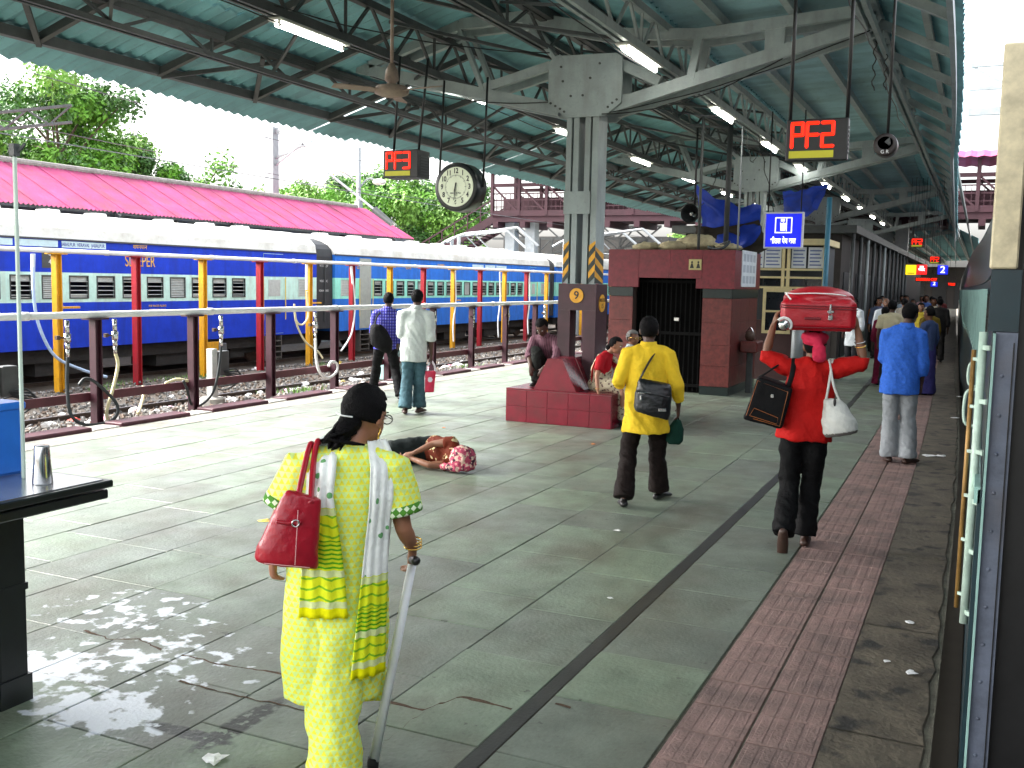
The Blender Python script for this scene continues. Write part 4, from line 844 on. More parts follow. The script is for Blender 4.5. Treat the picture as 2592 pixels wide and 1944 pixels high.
# ---- sagging cables
def cable(a, b, sag, r=.008):
    a, b = Vector(a), Vector(b); mb = MB(); mb.tube([a.lerp(b,k/16)+Vector((.02*math.sin(k*1.3),0,-sag*4*(k/16)*(1-k/16))) for k in range(17)], r, 5); mb.build('cable', black, cn)
for a, b, s_ in (((-4.6,12.9,4.12),(-1.4,12.95,4.92),.10),((-4.7,12.88,4.10),(-2.4,12.92,4.66),.16),((-7.2,9.0,4.80),(-5.5,12.9,4.95),.12),((-8.4,13.0,4.85),(-5.5,12.9,4.3),.14),((-7.15,6.0,4.72),(-7.15,13.0,4.74),.10),((-7.25,13.0,4.73),(-7.25,20.0,4.73),.16),((-3.95,8.0,4.66),(-3.95,15.0,4.66),.12),((-3.85,15.0,4.66),(-3.85,23.0,4.66),.18),((-1.4,8.0,4.95),(-1.4,14.5,4.93),.14),((-1.42,14.5,4.94),(-1.42,22.0,4.92),.2),((-5.4,12.9,4.98),(-3.9,17.0,4.7),.3),((-3.9,18.0,4.7),(-5.0,24.3,4.9),.35),((-3.9,19.0,4.66),(-3.45,18.45,3.2),-.05),((-4.67,17.7,3.2),(-5.2,21.8,4.7),.3),((-1.36,13.4,4.9),(-1.36,13.4,4.3),.0),((-1.30,14.2,4.9),(-1.30,14.25,4.45),.0)): cable(a, b, s_)
# ---- tube lights
tubem = M('lit_tube', (1,1,.97), .4, emit=(1.,1.,.93), es=6); fixm = M('light_fitting', (.55,.55,.5), .5)
def tube_light(x, y, z, label, grp, L=1.26):
    t = thing('tube_light', label, 'tube light', (x,y,z), 0, grp)
    mb = MB(); mb.bbox(-.09,.09,-.05,L+.05,.035,.07,.01); mb.box(-.03,.03,.0,.04,-.02,.035); mb.box(-.03,.03,L-.04,L,-.02,.035); mb.build('fitting', fixm, t)
    mb = MB(); mb.tube([(0,.0,0),(0,L,0)], .028, 10); mb.build('tube', tubem, t, True); return t
ordn = ['nearest','second','third','fourth','fifth','sixth','seventh','eighth','ninth']
for i, y in enumerate((9.27,13.16,17.4,21.8,26.0,30.4,34.8,39.0,43.2)): tube_light(-7.2, y, 4.63, f'lit white tube light, {ordn[i]} from the camera in the row left of the columns', 'tube lights left of the columns')
for i, y in enumerate((11.36,15.66,19.6,23.4,27.6,31.8,36.0,40.2,44.4)): tube_light(-3.9, y, 4.56, f'lit white tube light, {ordn[i]} from the camera in the row right of the columns', 'tube lights right of the columns')
# ---- hanging things
def rods(t, pts, r=.018, m=None):
    for a, b in pts: mb = MB(); mb.tube([a,b], r, 8); mb.build('hanging_rod', m or black, t, True)
fanm = M('fan_dusty_brown', (.26,.19,.15), .6, 0, .25, 12)
t = thing('ceiling_fan', 'dusty brown ceiling fan hanging on a long rod', 'fan', (-6.17,10,3.98))
mb = MB(); mb.tube([(0,0,.1),(0,0,1.5)], .02, 10); mb.build('down_rod', fanm, t, True); mb = MB(); mb.lathe([(.03,.30),(.07,.22),(.08,.12),(.05,.09),(.06,.07),(.17,.05),(.2,.015),(.19,-.03),(.12,-.06),(.03,-.07)], 24); mb.build('motor', fanm, t, True)
for k in range(3):
    a = .0+k*2.094-.15; mb = MB(); c, s = math.cos(a), math.sin(a)
    vs = []
    for r_, w in ((.16,.04),(.26,.06),(.62,.075),(.68,.06)):
        for q in (-1,1): vs.append((c*r_-s*w*q, s*r_+c*w*q, .0+.012*q)); 
    mb.add(vs+[(p[0],p[1],p[2]-.008) for p in vs], [(0,1,3,2),(2,3,5,4),(4,5,7,6),(8,10,11,9),(10,12,13,11),(12,14,15,13),(0,8,9,1),(6,7,15,14),(0,2,10,8),(2,4,12,10),(4,6,14,12),(1,9,11,3),(3,11,13,5),(5,13,15,7)]); mb.build('blade', fanm, t)
ledr = M('led_red', (.6,.0,.0), .5, emit=(1,.012,.0), es=.5); olive = M('olive_panel', (.22,.21,.01), .5, emit=(.45,.42,.02), es=.10)
SEG7 = {'P': 'abefg', 'F': 'aefg', '3': 'abcdg', '2': 'abdeg', 'R': 'abefgc'}
def led_sign(x0, x1, y, z0, z1, dep, txt, label, rodpts, num='2', flip=False):
    t = thing('platform_sign', label, 'sign', (x0,y,z0)); w, h = x1-x0, z1-z0
    mb = MB(); mb.bbox(0,w,0,dep,0,h,.008); mb.build('housing', black, t)
    mb = MB(); mb.box(w*.06,w*.78,-.006,-.001,h*.07,h*.24); mb.build('olive_strip', olive, t)
    cw = w*.22; chh = h*.56; zz = h*.34
    for i, ch_ in enumerate(txt):
        mb = MB(); x_ = w*.10+i*w*.245; th = w*.045
        P = {'a': ((0,1),(1,1)), 'b': ((1,1),(1,.5)), 'c': ((1,.5),(1,0)), 'd': ((0,0),(1,0)), 'e': ((0,.5),(0,0)), 'f': ((0,1),(0,.5)), 'g': ((0,.5),(1,.5))}
        for sg in SEG7[ch_]:
            (a, b), (c, d) = P[sg]; mb.capsule([(x_+a*cw*.78,-.004,zz+b*chh),(x_+c*cw*.78,-.004,zz+d*chh)], th*.62, 8, [.35,.35], (0,1,0))
        mb.build('led_character', ledr, t, True)
    mb = MB()
    for k in range(7): mb.box(w+.0005,w+.006,dep*.2,dep*.8,h*(.15+.1*k),h*(.2+.1*k))
    mb.build('side_vent', dsteel, t); rods(t, rodpts, .016 if y < 20 else .007); return t
led_sign(-6.90,-6.40,11.0,3.13,3.47,.30,'PF3','black hanging sign with glowing red PF3 beside the clock', [((.08,.12,.34),(.16,.12,1.5)),((.44,.12,.34),(.56,.12,1.45))])
led_sign(-1.60,-1.09,9.0,2.95,3.30,.09,'PF2','large black hanging sign with glowing red PF2 on the right', [((.02,.05,.35),(.02,.05,2.0)),((.49,.05,.35),(.49,.05,2.0))])
led_sign(-1.83,-1.46,30.0,3.03,3.27,.2,'PF2','smaller glowing red platform sign behind the big one', [((.05,.1,.24),(.05,.1,1.9)),((.33,.1,.24),(.33,.1,1.9))])
led_sign(-1.55,-1.2,35.0,2.70,2.93,.2,'PF2','farthest small red platform sign above the crowd', [((.05,.1,.23),(.05,.1,2.2)),((.3,.1,.23),(.3,.1,2.2))])
# clock
t = thing('station_clock', 'round black double sided clock with pale dial hanging on two rods', 'clock', (-5.86,11.0,3.0))
mb = MB(); mb.lathe([(.22,-.005),(.272,-.012),(.292,.0),(.295,.02),(.295,.24),(.27,.262),(.1,.262)], 48, (0,0,0), 'y'); mb.build('drum', M('clock_black', (.012,.014,.015), .3, 0, .2, 8), t, True)
dial = M('clock_dial', (.80,.85,.66), .5, 0, .06, 5); mb = MB(); mb.lathe([(.001,-.0155),(.238,-.0155),(.238,-.005)], 48, (0,0,0), 'y'); d = mb.build('dial', dial, t)
for n in range(1, 13):
    a = math.pi/2-n*math.pi/6; text_obj('numeral', str(n), .086, black, d, (.188*math.cos(a),-.0175,.19*math.sin(a)), FACE_CAM, .0008, sx=.8, bold=.002)
mb = MB()
for n in range(60):
    a = n*math.pi/30; r0 = .132 if n % 5 else .126; p = Vector((math.cos(a),0,math.sin(a))); mb.beam(p*r0+Vector((0,-.0165,0)), p*.146+Vector((0,-.0165,0)), .003 if n % 5 else .006, .002, (0,1,0))
mb.build('minute_marks', black, d)
mb = MB(); mb.beam((.006,-.021,.05),(-.016,-.021,-.06),.016,.002,(0,1,0)); mb.build('hour_hand', black, t); mb = MB(); mb.beam((.008,-.024,.05),(-.018,-.024,-.16),.008,.002,(0,1,0)); mb.build('minute_hand', black, t)
text_obj('maker_name', 'BANKE BUTLA', .022, black, d, (.0,-.0172,-.075), FACE_CAM, .0005, bold=.0006); text_obj('maker_name', 'MUMBAI', .015, black, d, (.0,-.0172,-.098), FACE_CAM, .0005)
rods(t, [((-.305,.12,.0),(-.25,.12,1.3)),((.305,.12,.0),(.34,.12,1.3))], .014)
# guard's repeater
t = thing('repeater_signal', 'round black signal lamp marked GR hanging on a rod', 'signal', (-.79,9.0,3.06)); mb = MB(); mb.lathe([(.06,-.03),(.09,-.04),(.095,-.02),(.095,.10),(.06,.13)],24,(0,0,0),'y'); mb.build('housing', M('signal_black', (.02,.013,.013), .4), t, True)
mb = MB(); mb.lathe([(.001,-.032),(.06,-.032)],20,(.0,0,.02),'y'); mb.build('lens', glassd, t); mb = MB(); mb.prism([(-.005,.02),(.035,.055),(.045,.0),(.03,-.01)],-.06,-.034); mb.build('hood', dsteel, t); text_obj('lettering', 'G R', .04, white, t, (0,-.043,-.06), FACE_CAM, .001); rods(t, [((.01,.03,.09),(.01,.03,2.0))], .012)
# drinking water sign
blu = M('sign_blue', (.005,.015,.4), .5, emit=(.003,.01,.6), es=.22); wlit = M('sign_white', (.85,.85,.9), .5, emit=(.9,.9,1), es=.25)
t = thing('water_sign', 'lit blue square sign with a glass symbol and white Hindi lettering', 'sign', (-3.58,18.4,2.55)); mb = MB(); mb.bbox(0,.68,0,.1,0,.64,.006); mb.build('frame', M('sign_frame', (.6,.6,.62), .4), t); mb = MB(); mb.box(.03,.65,-.004,.0,.03,.61); mb.build('face', blu, t)
mb = MB()
for a, b in (((.2,.28),(.48,.28)),((.48,.28),(.48,.54)),((.48,.54),(.2,.54)),((.2,.54),(.2,.28))): mb.capsule([(a[0],-.006,a[1]),(b[0],-.006,b[1])],.009,6,[.3,.3],(0,1,0))
mb.prism([(.29,.31),(.37,.31),(.39,.46),(.36,.44),(.34,.46),(.31,.44),(.28,.46)],-.008,-.004); mb.box(.385,.398,-.008,-.004,.3,.53); mb.box(.29,.36,-.008,-.004,.475,.52); mb.build('glass_symbol', wlit, t); text_obj('hindi_lettering', 'शीतल पेय जल', .135, wlit, t, (.34,-.007,.13), FACE_CAM, .001, sx=.62, bold=.003)
rods(t, [((.05,.05,.64),(.05,.05,2.4)),((.62,.05,.64),(.62,.05,2.4))], .012)
# small distant signs
def plate(x, y, z, w, h, m, label, txt=None, tm=None, ts=.2):
    t = thing('hanging_sign', label, 'sign', (x,y,z)); mb = MB(); mb.bbox(-w/2,w/2,0,.08,-h/2,h/2,.008); mb.build('panel', m, t)
    if txt: text_obj('lettering', txt, ts, tm, t, (0,-.004,0), FACE_CAM, .001, bold=.004)
    rods(t, [((-w*.35,.04,h/2),(-w*.35,.04,4.9-z)),((w*.35,.04,h/2),(w*.35,.04,4.9-z))], .005); return t
ysg = M('sign_yellow', (.85,.7,.02), .5, emit=(.9,.62,.005), es=.2); rsg = M('sign_red', (.8,.02,.02), .5, emit=(.9,.01,.01), es=.2)
t = plate(-1.79,30,2.41,.27,.27,ysg,'small lit yellow sign left of the red one above the crowd'); mb = MB(); mb.box(-.09,.1,-.004,-.001,-.1,-.08); mb.build('underline', black, t)
t = plate(-1.515,30,2.42,.27,.27,rsg,'small lit red sign with a white emblem above the crowd','मदद',wlit,.1); mb = MB(); mb.box(-.05,.05,-.004,-.001,.0,.1); mb.build('emblem', wlit, t)
plate(-.98,30,2.42,.26,.25,blu,'small lit blue sign with a white number 2','2',wlit,.26); plate(-1.33,34,2.07,.2,.2,blu,'tiny blue sign below the number 2 sign','2',wlit,.16)
t = thing('led_ticker', 'row of red glowing letters on a dark board above the crowd', 'sign', (-1.72,31,2.10)); mb = MB(); mb.box(0,.6,.01,.1,0,.12); mb.build('board', black, t); text_obj('led_text', 'MUMBAI CST', .1, ledr, t, (.3,.004,.06), FACE_CAM, .001, sx=.95, bold=.003); rods(t,[((.1,.05,.12),(.1,.05,2.8)),((.5,.05,.12),(.5,.05,2.8))],.004)
t = thing('led_ticker', 'short red glowing ticker hanging lower at the right', 'sign', (-.98,33,2.0)); mb = MB(); mb.box(0,.34,.01,.1,0,.1); mb.build('board', black, t); text_obj('led_text', 'TIME', .09, ledr, t, (.17,.004,.05), FACE_CAM, .001, bold=.003); rods(t,[((.1,.05,.1),(.1,.05,2.9)),((.25,.05,.1),(.25,.05,2.9))],.004)
t = thing('loudspeaker', 'dark horn loudspeaker facing the camera above the kiosk', 'loudspeaker', (-4.67,17.4,3.11)); mb = MB(); mb.lathe([(.16,-.02),(.17,0),(.11,.1),(.05,.22),(.05,.4)],24,(0,0,0),'y',False); mb.build('horn', M('horn_dark', (.03,.033,.035), .4), t, True); mb = MB(); mb.lathe([(.001,.08),(.03,.09),(.03,.2)],12,(0,0,0),'y'); mb.build('driver', chrome, t); rods(t,[((0,.3,0),(0,.3,1.5))],.02)
# ================================================================== BENCH ROUND THE COLUMN
bt = M('oxblood_tile', (.165,.006,.018), .25, 0, .25, 5, .10, 22, extra=weather((.07,.02,.02), .5, (1,1,1), 3.)); btt = M('oxblood_grout', (.30,.16,.16), .8)
bn = thing('red_bench', 'glossy dark red tiled bench built round the column', 'bench', (-4.965,13.2,0))
mb = MB(); mb.box(-.745,.745,-.95,.95,0,.435); mb.box(-.38,.20,-.95,.95,.435,.445); mb.build('core', btt, bn)
def tiles_x(y, x0, x1, z0, z1, nx, nz, s):
    for i in range(nx):
        for j in range(nz):
            mb = MB(); a = x0+(x1-x0)*i/nx; b = x0+(x1-x0)*(i+1)/nx; c = z0+(z1-z0)*j/nz; d = z0+(z1-z0)*(j+1)/nz
            mb.bbox(a+.0015,b-.0015,min(y,y+s),max(y,y+s),c+.0015,d-.0015,.002); mb.build('tile', bt, bn)
def tiles_y(x, y0, y1, z0, z1, ny, nz, s):
    for i in range(ny):
        for j in range(nz):
            mb = MB(); a = y0+(y1-y0)*i/ny; b = y0+(y1-y0)*(i+1)/ny; c = z0+(z1-z0)*j/nz; d = z0+(z1-z0)*(j+1)/nz
            mb.bbox(min(x,x+s),max(x,x+s),a+.0015,b-.0015,c+.0015,d-.0015,.002); mb.build('tile', bt, bn)
tiles_x(-.95,-.745,.745,.0,.43,5,2,-.01); tiles_y(.745,-.95,.95,0,.43,6,2,.01); tiles_y(-.745,-.95,.95,0,.43,6,2,-.01); tiles_x(.95,-.745,.745,.0,.43,5,2,.01)
for i in range(5):
    for j in range(6):
        mb = MB(); a = -.756+1.512*i/5; b = a+1.512/5; c = -.961+1.922*j/6; d = c+1.922/6; mb.bbox(a+.0015,b-.0015,c+.0015,d-.0015,.436,.450,.003); mb.build('seat_tile', bt, bn)
mb = MB(); mb.prism([(-.36,.452),(.24,.452),(.04,.87),(-.17,.87)], -.93, .93); mb.build('backrest', bt, bn)
mb = MB(); mb.beam((.242,-.5,.47),(.055,-.5,.865),.005,.012,(0,1,0)); mb.build('grout_line', btt, bn)
# ================================================================== RED KIOSK
gr = M('red_granite', (.145,.011,.020), .35, 0, .35, 14, .05, 60); gr2 = M('red_granite_brown', (.115,.020,.017), .4, 0, .4, 12, .05, 60); bandm = M('dark_green_band', (.012,.02,.019), .3, 0, .3, 8)
ki = thing('toilet_kiosk', 'square red granite kiosk with dark gated doorway and sacks on its roof', 'kiosk', (0,0,0))
KX0, KX1, KY0, KY1, KZ = -5.98, -3.80, 17.05, 19.2, 2.47
mb = MB(); mb.box(KX0+.02,-5.55,KY0+.02,KY1-.02,0,KZ-.02); mb.box(-4.29,KX1-.02,KY0+.02,KY1-.02,0,KZ-.02); mb.box(-5.55,-4.29,KY0+.02,KY1-.02,1.99,KZ-.02); mb.box(-5.55,-4.29,KY1-.3,KY1-.02,0,1.99); mb.build('core', M('kiosk_core', (.06,.035,.03), .9), ki)
rows = [(0.15,.5),(.5,.86),(.86,1.24),(1.24,1.655)]
def kp(x0,x1,y0,y1,z0,z1,m,nm='stone_panel'): mb = MB(); mb.bbox(x0,x1,y0,y1,z0,z1,.002); return mb.build(nm, m, ki)
for (xa, xb) in ((KX0,-5.54),(-4.30,KX1)):
    for z0, z1 in rows: kp(xa+.0015,xb-.0015,KY0,KY0+.018,z0+.0015,z1-.0015,gr2)
    kp(xa,xb,KY0-.012,KY0+.018,1.658,1.815,bandm,'band'); kp(xa,xb,KY0-.004,KY0+.018,0,.148,bandm,'skirting')
for i in range(4):
    a = KX0-.02+(KX1-KX0+.06)*i/4; b = a+(KX1-KX0+.06)/4
    kp(a+.001,b-.001,KY0-.03,KY0+.018,1.985 if -5.56 < (a+b)/2 < -4.28 else 1.818,KZ,gr)
kp(-5.54,-5.44,KY0-.02,KY0+.018,1.818,1.983,gr); kp(-4.42,-4.30,KY0-.02,KY0+.018,1.818,1.983,gr)
for j in range(3):
    a = KY0+.03+(KY1-KY0-.03)*j/3; b = a+(KY1-KY0-.03)/3
    for z0, z1 in rows: kp(KX1-.018,KX1,a+.0015,b-.0015,z0+.0015,z1-.0015,gr2)
    kp(KX1-.018,KX1+.03,a+.001,b-.001,1.818,KZ,gr)
kp(KX1-.018,KX1+.012,KY0+.02,KY1,1.658,1.815,bandm,'band'); kp(KX1-.018,KX1+.004,KY0+.02,KY1,0,.148,bandm,'skirting')
gate = M('gate_black', (.006,.006,.006), .8, 0, .3, 8, spec=.1)
mb = MB(); mb.box(-5.54,-4.30,KY0+.25,KY0+.27,0,1.985); g_ = mb.build('gate', M('gate_dark_sheet', (.003,.003,.003), .9, spec=.05), ki)
mb = MB()
for k in range(15): x = -5.52+.087*k; mb.tube([(x,KY0+.22,0.02),(x,KY0+.22,1.97)], .010, 6)
for z in (.1,1.0,1.9): mb.box(-5.54,-4.30,KY0+.2,KY0+.235,z,z+.05)
mb.build('gate_bars', gate, g_); mb = MB(); mb.bbox(-4.84,-4.74,KY0+.16,KY0+.2,1.24,1.31,.01); mb.build('padlock', chrome, g_)
t = kp(-4.55,-4.33,KY0-.045,KY0-.031,2.13,2.31,M('brass_plate', (.42,.36,.16), .4, .2),'sign_plate')
for dx in (.055,.165): mb = MB(); mb.ell((-4.55+dx,KY0-.047,2.26),(.018,.003,.018),8,6); mb.prism([(-4.55+dx-.035,2.16),(-4.55+dx+.035,2.16),(-4.55+dx+.012,2.24),(-4.55+dx-.012,2.24)],KY0-.049,KY0-.046); mb.build('figure_pictogram', black, t)
mb = MB(); mb.box(KX1+.031,KX1+.045,17.55,18.75,1.86,2.49); t = mb.build('notice_board', M('notice_white', (.62,.66,.68), .5), ki)
for r_ in range(3):
    for c_ in range(4): mb = MB(); mb.box(KX1+.0455,KX1+.047,17.63+.27*c_,17.83+.27*c_,1.92+.19*r_,2.05+.19*r_); mb.build('notice_text', M('notice_ink', (.38,.42,.46), .6), t)
sack = M('sackcloth', (.36,.31,.19), .9, 0, .35, 9, .7, 22)
def blob(c, r, seed): 
    mb = MB(); mb.ell((0,0,0),(1,1,1),20,12); mb.v = [tuple(Vector((p[0]*r[0],p[1]*r[1],p[2]*r[2]))*(1+.34*noise.noise(Vector(p)*2.1+Vector((seed,0,0)))+.14*noise.noise(Vector(p)*6+Vector((seed,2,0))))) for p in mb.v]; o = mb.build('sack', sack, None, True); o.location = c; return o
for i, (x, y, z, r, l) in enumerate(((-5.45,17.5,2.53,(.26,.2,.085),'low crumpled sack at the left end of the kiosk roof'),(-5.0,17.5,2.54,(.28,.22,.095),'crumpled sack second from the left on the kiosk roof'),(-4.62,17.75,2.60,(.38,.3,.165),'largest pale sack heaped on the kiosk roof'),(-4.05,17.6,2.53,(.24,.2,.08),'small brown sack at the right end of the kiosk roof'))): tag(blob((x,y,z), r, i*3.1), l, 'sack')
hose([(-4.3,17.3,2.52),(-4.05,17.2,2.5),(-3.95,17.35,2.62),(-4.15,17.5,2.56),(-4.3,17.4,2.5)], .025, bh, 'coil of black pipe on the kiosk roof')
# water fountain on the kiosk's side
t = thing('drinking_fountain', 'dark red drinking water basin fixed to the kiosk side', 'basin', (-3.66,17.9,0)); mb = MB(); mb.bbox(-.1,.2,-.25,.3,.72,.92,.02); mb.build('basin', gr2, t); mb = MB(); mb.bbox(-.02,.08,-.05,.05,0,.719,.01); mb.build('pedestal', dsteel, t); mb = MB(); mb.ell((.02,0,1.0),(.09,.12,.1)); mb.build('bowl', rust, t, True); mb = MB(); mb.tube(spline([(-.08,.1,1.05),(.0,.1,1.15),(.06,.1,1.05)]), .012, 6); mb.build('tap', chrome, t)
# poles and tarpaulins
def pole(x, y, z0, z1, r, m, label):
    mb = MB(); mb.tube([(x,y,z0),(x,y,z1)], r, 10); return tag(mb.build('pole', m, None, True), label, 'pole')
pole(-4.42,17.1,2.47,4.7,.025,dsteel,'thin dark pole standing left on the kiosk roof'); pole(-4.3,18.6,2.47,5.0,.05,dsteel,'thick dark pole rising behind the kiosk roof'); pole(-3.74,17.05,2.49,4.5,.016,galv,'slender shiny pole at the front right corner of the kiosk roof'); pole(-2.75,20.4,0,3.6,.05,M('teal_post', (.03,.16,.24), .5),'teal post beside the notice stall')
tarpm = M('blue_tarpaulin', (.012,.05,.42), .45, 0, .3, 3, .4, 9); tarpk = M('brown_sackcloth_sheet', (.05,.04,.03), .8, 0, .3, 4, .4, 9)
def tarp(c4, sag, m, label, seed, n=18):
    a, b, c, d = [Vector(p) for p in c4]; mb = MB(); vs = []; fs = []
    for i in range(n+1):
        for j in range(n+1):
            u, v = i/n, j/n; p = (a*(1-u)+b*u)*(1-v)+(d*(1-u)+c*u)*v; p.z -= sag*math.sin(math.pi*u)*(.4+.6*v); p += Vector((noise.noise(Vector((u*4,v*4,seed))), noise.noise(Vector((u*4,v*4,seed+9))), noise.noise(Vector((u*5,v*5,seed+5)))))*.07
            vs.append(tuple(p))
    for i in range(n):
        for j in range(n): q = i*(n+1)+j; fs.append((q,q+1,q+n+2,q+n+1))
    mb.add(vs, fs); return tag(mb.build('tarpaulin', m, None, True, False), label, 'tarpaulin')
tarp([(-4.95,18.8,3.75),(-3.75,18.9,3.35),(-3.8,19.2,2.85),(-4.9,19.3,2.75)], .35, tarpm, 'dark blue tarpaulin sagging over the kiosk, left of the water sign', 1)
tarp([(-5.0,18.9,3.0),(-3.8,19.0,3.1),(-3.7,19.6,2.6),(-5.0,19.6,2.5)], .2, tarpk, 'brown sheet hanging below the sagging blue tarpaulin', 3)
tarp([(-3.75,21,3.78),(-2.85,21.0,3.92),(-3.1,21.3,3.42),(-3.75,21.3,3.30)], .06, tarpm, 'bright blue tarpaulin tied up right of the water sign', 5)
# ================================================================== NOTICE STALL
crm = M('cream_paint', (.62,.52,.27), .55, 0, .15, 6); stl = thing('notice_stall', 'cream framed stall with notices and glass windows behind the kiosk', 'stall', (-3.55,20.6,0))
mb = MB(); mb.box(-.75,.72,.05,1.6,0,1.2); mb.build('lower_body', M('stall_dark', (.05,.02,.02), .7), stl); mb = MB(); mb.box(-.75,.72,.3,1.6,1.2,2.75); mb.build('inner_body', M('stall_inner', (.03,.035,.04), .7), stl); mb = MB(); mb.box(-.8,.8,-.05,1.7,2.70,2.82); mb.build('roof', crm, stl)
for x in (-.78,-.05,.05,.74): mb = MB(); mb.box(x-.03,x+.03,0,.06,1.2,2.7); mb.build('mullion', crm, stl)
for z in (1.86,2.06,2.22): mb = MB(); mb.box(-.74,.7,.005,.055,z-.02,z+.02); mb.build('rail', crm, stl)
for k, (xa, xb) in enumerate(((-.7,-.45),(-.43,-.1),(.1,.38),(.42,.7))):
    mb = MB(); mb.box(xa,xb,.06,.07,2.25,2.66); p_ = mb.build('notice', M('notice_white', (.62,.66,.68), .5), stl)
    for q in range(5): mb = MB(); mb.box(xa+.03,xb-.03-.03*(q % 2),.0585,.0598,2.30+.07*q,2.325+.07*q); mb.build('notice_text', M('notice_blue_ink', (.12,.16,.35), .6), p_)
    mb = MB(); mb.box(xa,xb,.06,.075,1.9,2.04); mb.build('pane', glassd, stl)
t = thing('stall_shutter', 'cream framed glass window leaning below the notice stall', 'window', (-3.92,20.35,.95)); mb = MB(); mb.box(0,.55,0,.05,0,.06); mb.box(0,.55,0,.05,.82,.9); mb.box(0,.06,0,.05,.06,.82); mb.box(.49,.55,0,.05,.06,.82); mb.box(.06,.49,.005,.045,.42,.46); mb.build('frame', crm, t); mb = MB(); mb.box(.06,.49,.02,.03,.06,.42); mb.build('pane', glassd, t); mb = MB(); mb.box(.06,.49,.02,.03,.46,.82); mb.build('pane', glassd, t)
pole(-3.2,20.3,0,1.3,.12,galv,'stout pale pillar below the notice stall')
# ================================================================== STATION HALL FURTHER ON
hall = thing('station_hall', 'dark low hall with pillars in the middle of the far platform', 'building', (0,27,0)); hm = M('hall_dark', (.022,.017,.015), .8, 0, .3, 2)
mb = MB(); mb.box(-7.6,-3.4,1,40,0,3.3); mb.build('wall', hm, hall); mb = MB(); mb.box(-7.9,-3.0,.6,40,3.301,3.5); mb.build('roof_slab', dsteel, hall)
for k in range(12): mb = MB(); mb.tube([(-3.1-.0,.8+1.9*k,0),(-3.1,.8+1.9*k,3.3)], .05, 8); mb.build('pillar', steel if k in (2,5) else dsteel, hall, True)
for k in range(7): mb = MB(); mb.box(-3.401,-3.37,1.6+3*k,3.4+3*k,0,2.3); mb.build('shutter', M('hall_shutter', (.03,.032,.035), .5, .2, .3, 6), hall)
for k, x in enumerate((-7.2,-6.4,-5.6,-4.8,-4.0)): mb = MB(); mb.box(x,x+.4,.97,.999,0,2.6); mb.build('pilaster', dsteel, hall)
t = thing('dark_end_block', 'added dark block covering the bright gap at the far end of the platform', 'building', (-9.5,112,0)); mb = MB(); mb.box(0,9.2,0,4,0,4.2); mb.build('wall', hm, t)  # made-up dark block, added to cover the bright gap at the platform's end
for k in range(4): mb = MB(); mb.box(.8+2.1*k,2.1+2.1*k,-.05,-.001,0,2.6); mb.build('doorway', black, t)  # black door shapes on the added end block
# ================================================================== TEA STALL COUNTER AT THE LEFT
ct = thing('stall_counter', 'black topped stall counter at the left edge', 'counter', (0,0,0)); stst = M('counter_steel', (.45,.46,.48), .25, .8, .15, 6)
mb = MB(); mb.bbox(-4.3,-3.33,1.8,3.17,.965,.995,.006); mb.bbox(-4.3,-3.345,1.8,3.155,.915,.955,.006); mb.build('edge', M('counter_black', (.010,.012,.011), .3, 0, .4, 6), ct); mb = MB(); mb.box(-4.3,-3.36,1.8,3.14,.996,.999); mb.build('top', stst, ct)
mb = MB(); mb.bbox(-3.84,-3.70,2.88,3.02,0,.914,.006); mb.box(-3.845,-3.695,2.875,3.025,.5,.53); mb.box(-3.85,-3.69,2.87,3.03,0,.12); mb.build('leg', M('counter_leg_black', (.008,.010,.011), .35, 0, .4, 6), ct); mb = MB(); mb.box(-4.3,-3.9,1.8,2.95,.02,.914); mb.build('cabinet', black, ct)
t = thing('steel_tumbler', 'shiny steel tumbler standing on the stall counter', 'tumbler', (-3.50,2.95,.999)); mb = MB(); mb.lathe([(.040,0),(.041,.004),(.034,.085),(.030,.158),(.029,.16),(.001,.16)], 28); mb.build('cup', M('tumbler_steel', (.55,.55,.55), .16, 1, .1, 12), t, True)
t = thing('blue_crate', 'bright blue plastic crate on the stall counter at the left edge', 'crate', (-3.78,2.98,.999)); mb = MB(); mb.bbox(-.3,.02,-.2,.1,.0,.30,.012); mb.build('tub', M('blue_plastic', (.02,.16,.62), .35), t); mb = MB(); mb.bbox(-.31,.03,-.21,.11,.28,.315,.008); mb.build('rim', MATS['blue_plastic'], t)
t = thing('stall_post', 'pale post of the stall at the far left edge', 'post', (-3.62,3.0,.999)); mb = MB(); mb.bbox(-.045,-.03,-.02,-.005,.0,1.35,.003); mb.build('post', M('pale_green_paint', (.55,.66,.58), .5), t); mb = MB(); mb.box(-.05,-.02,-.03,.0,1.351,1.40); mb.beam((-.03,-.01,1.36),(.01,.0,1.40),.010); mb.build('bracket', dsteel, t)
# small floor litter
for i, (x, y, c, r) in enumerate(((-.42,12.3,'white',.09),(-.30,12.35,'white',.07),(-.22,19.5,'white',.07),(-.24,16.2,'white',.06),(-4.9,6.15,'yellow',.05),(-2.6,2.95,'white',.05),(-.25,6.0,'white',.03),(-.2,5.2,'white',.035),(-.32,5.3,'white',.02),(-1.9,5.6,'white',.02),(-2.4,7.2,'white',.03),(-4.0,11.0,'orange',.03),(-6.1,11.2,'orange',.03))):
    tag(scrap((x,y,.006), r, c, .12, 200+i), f'flat {c} scrap of paper on the platform floor', 'litter', f'flat {c} scraps on the platform floor')
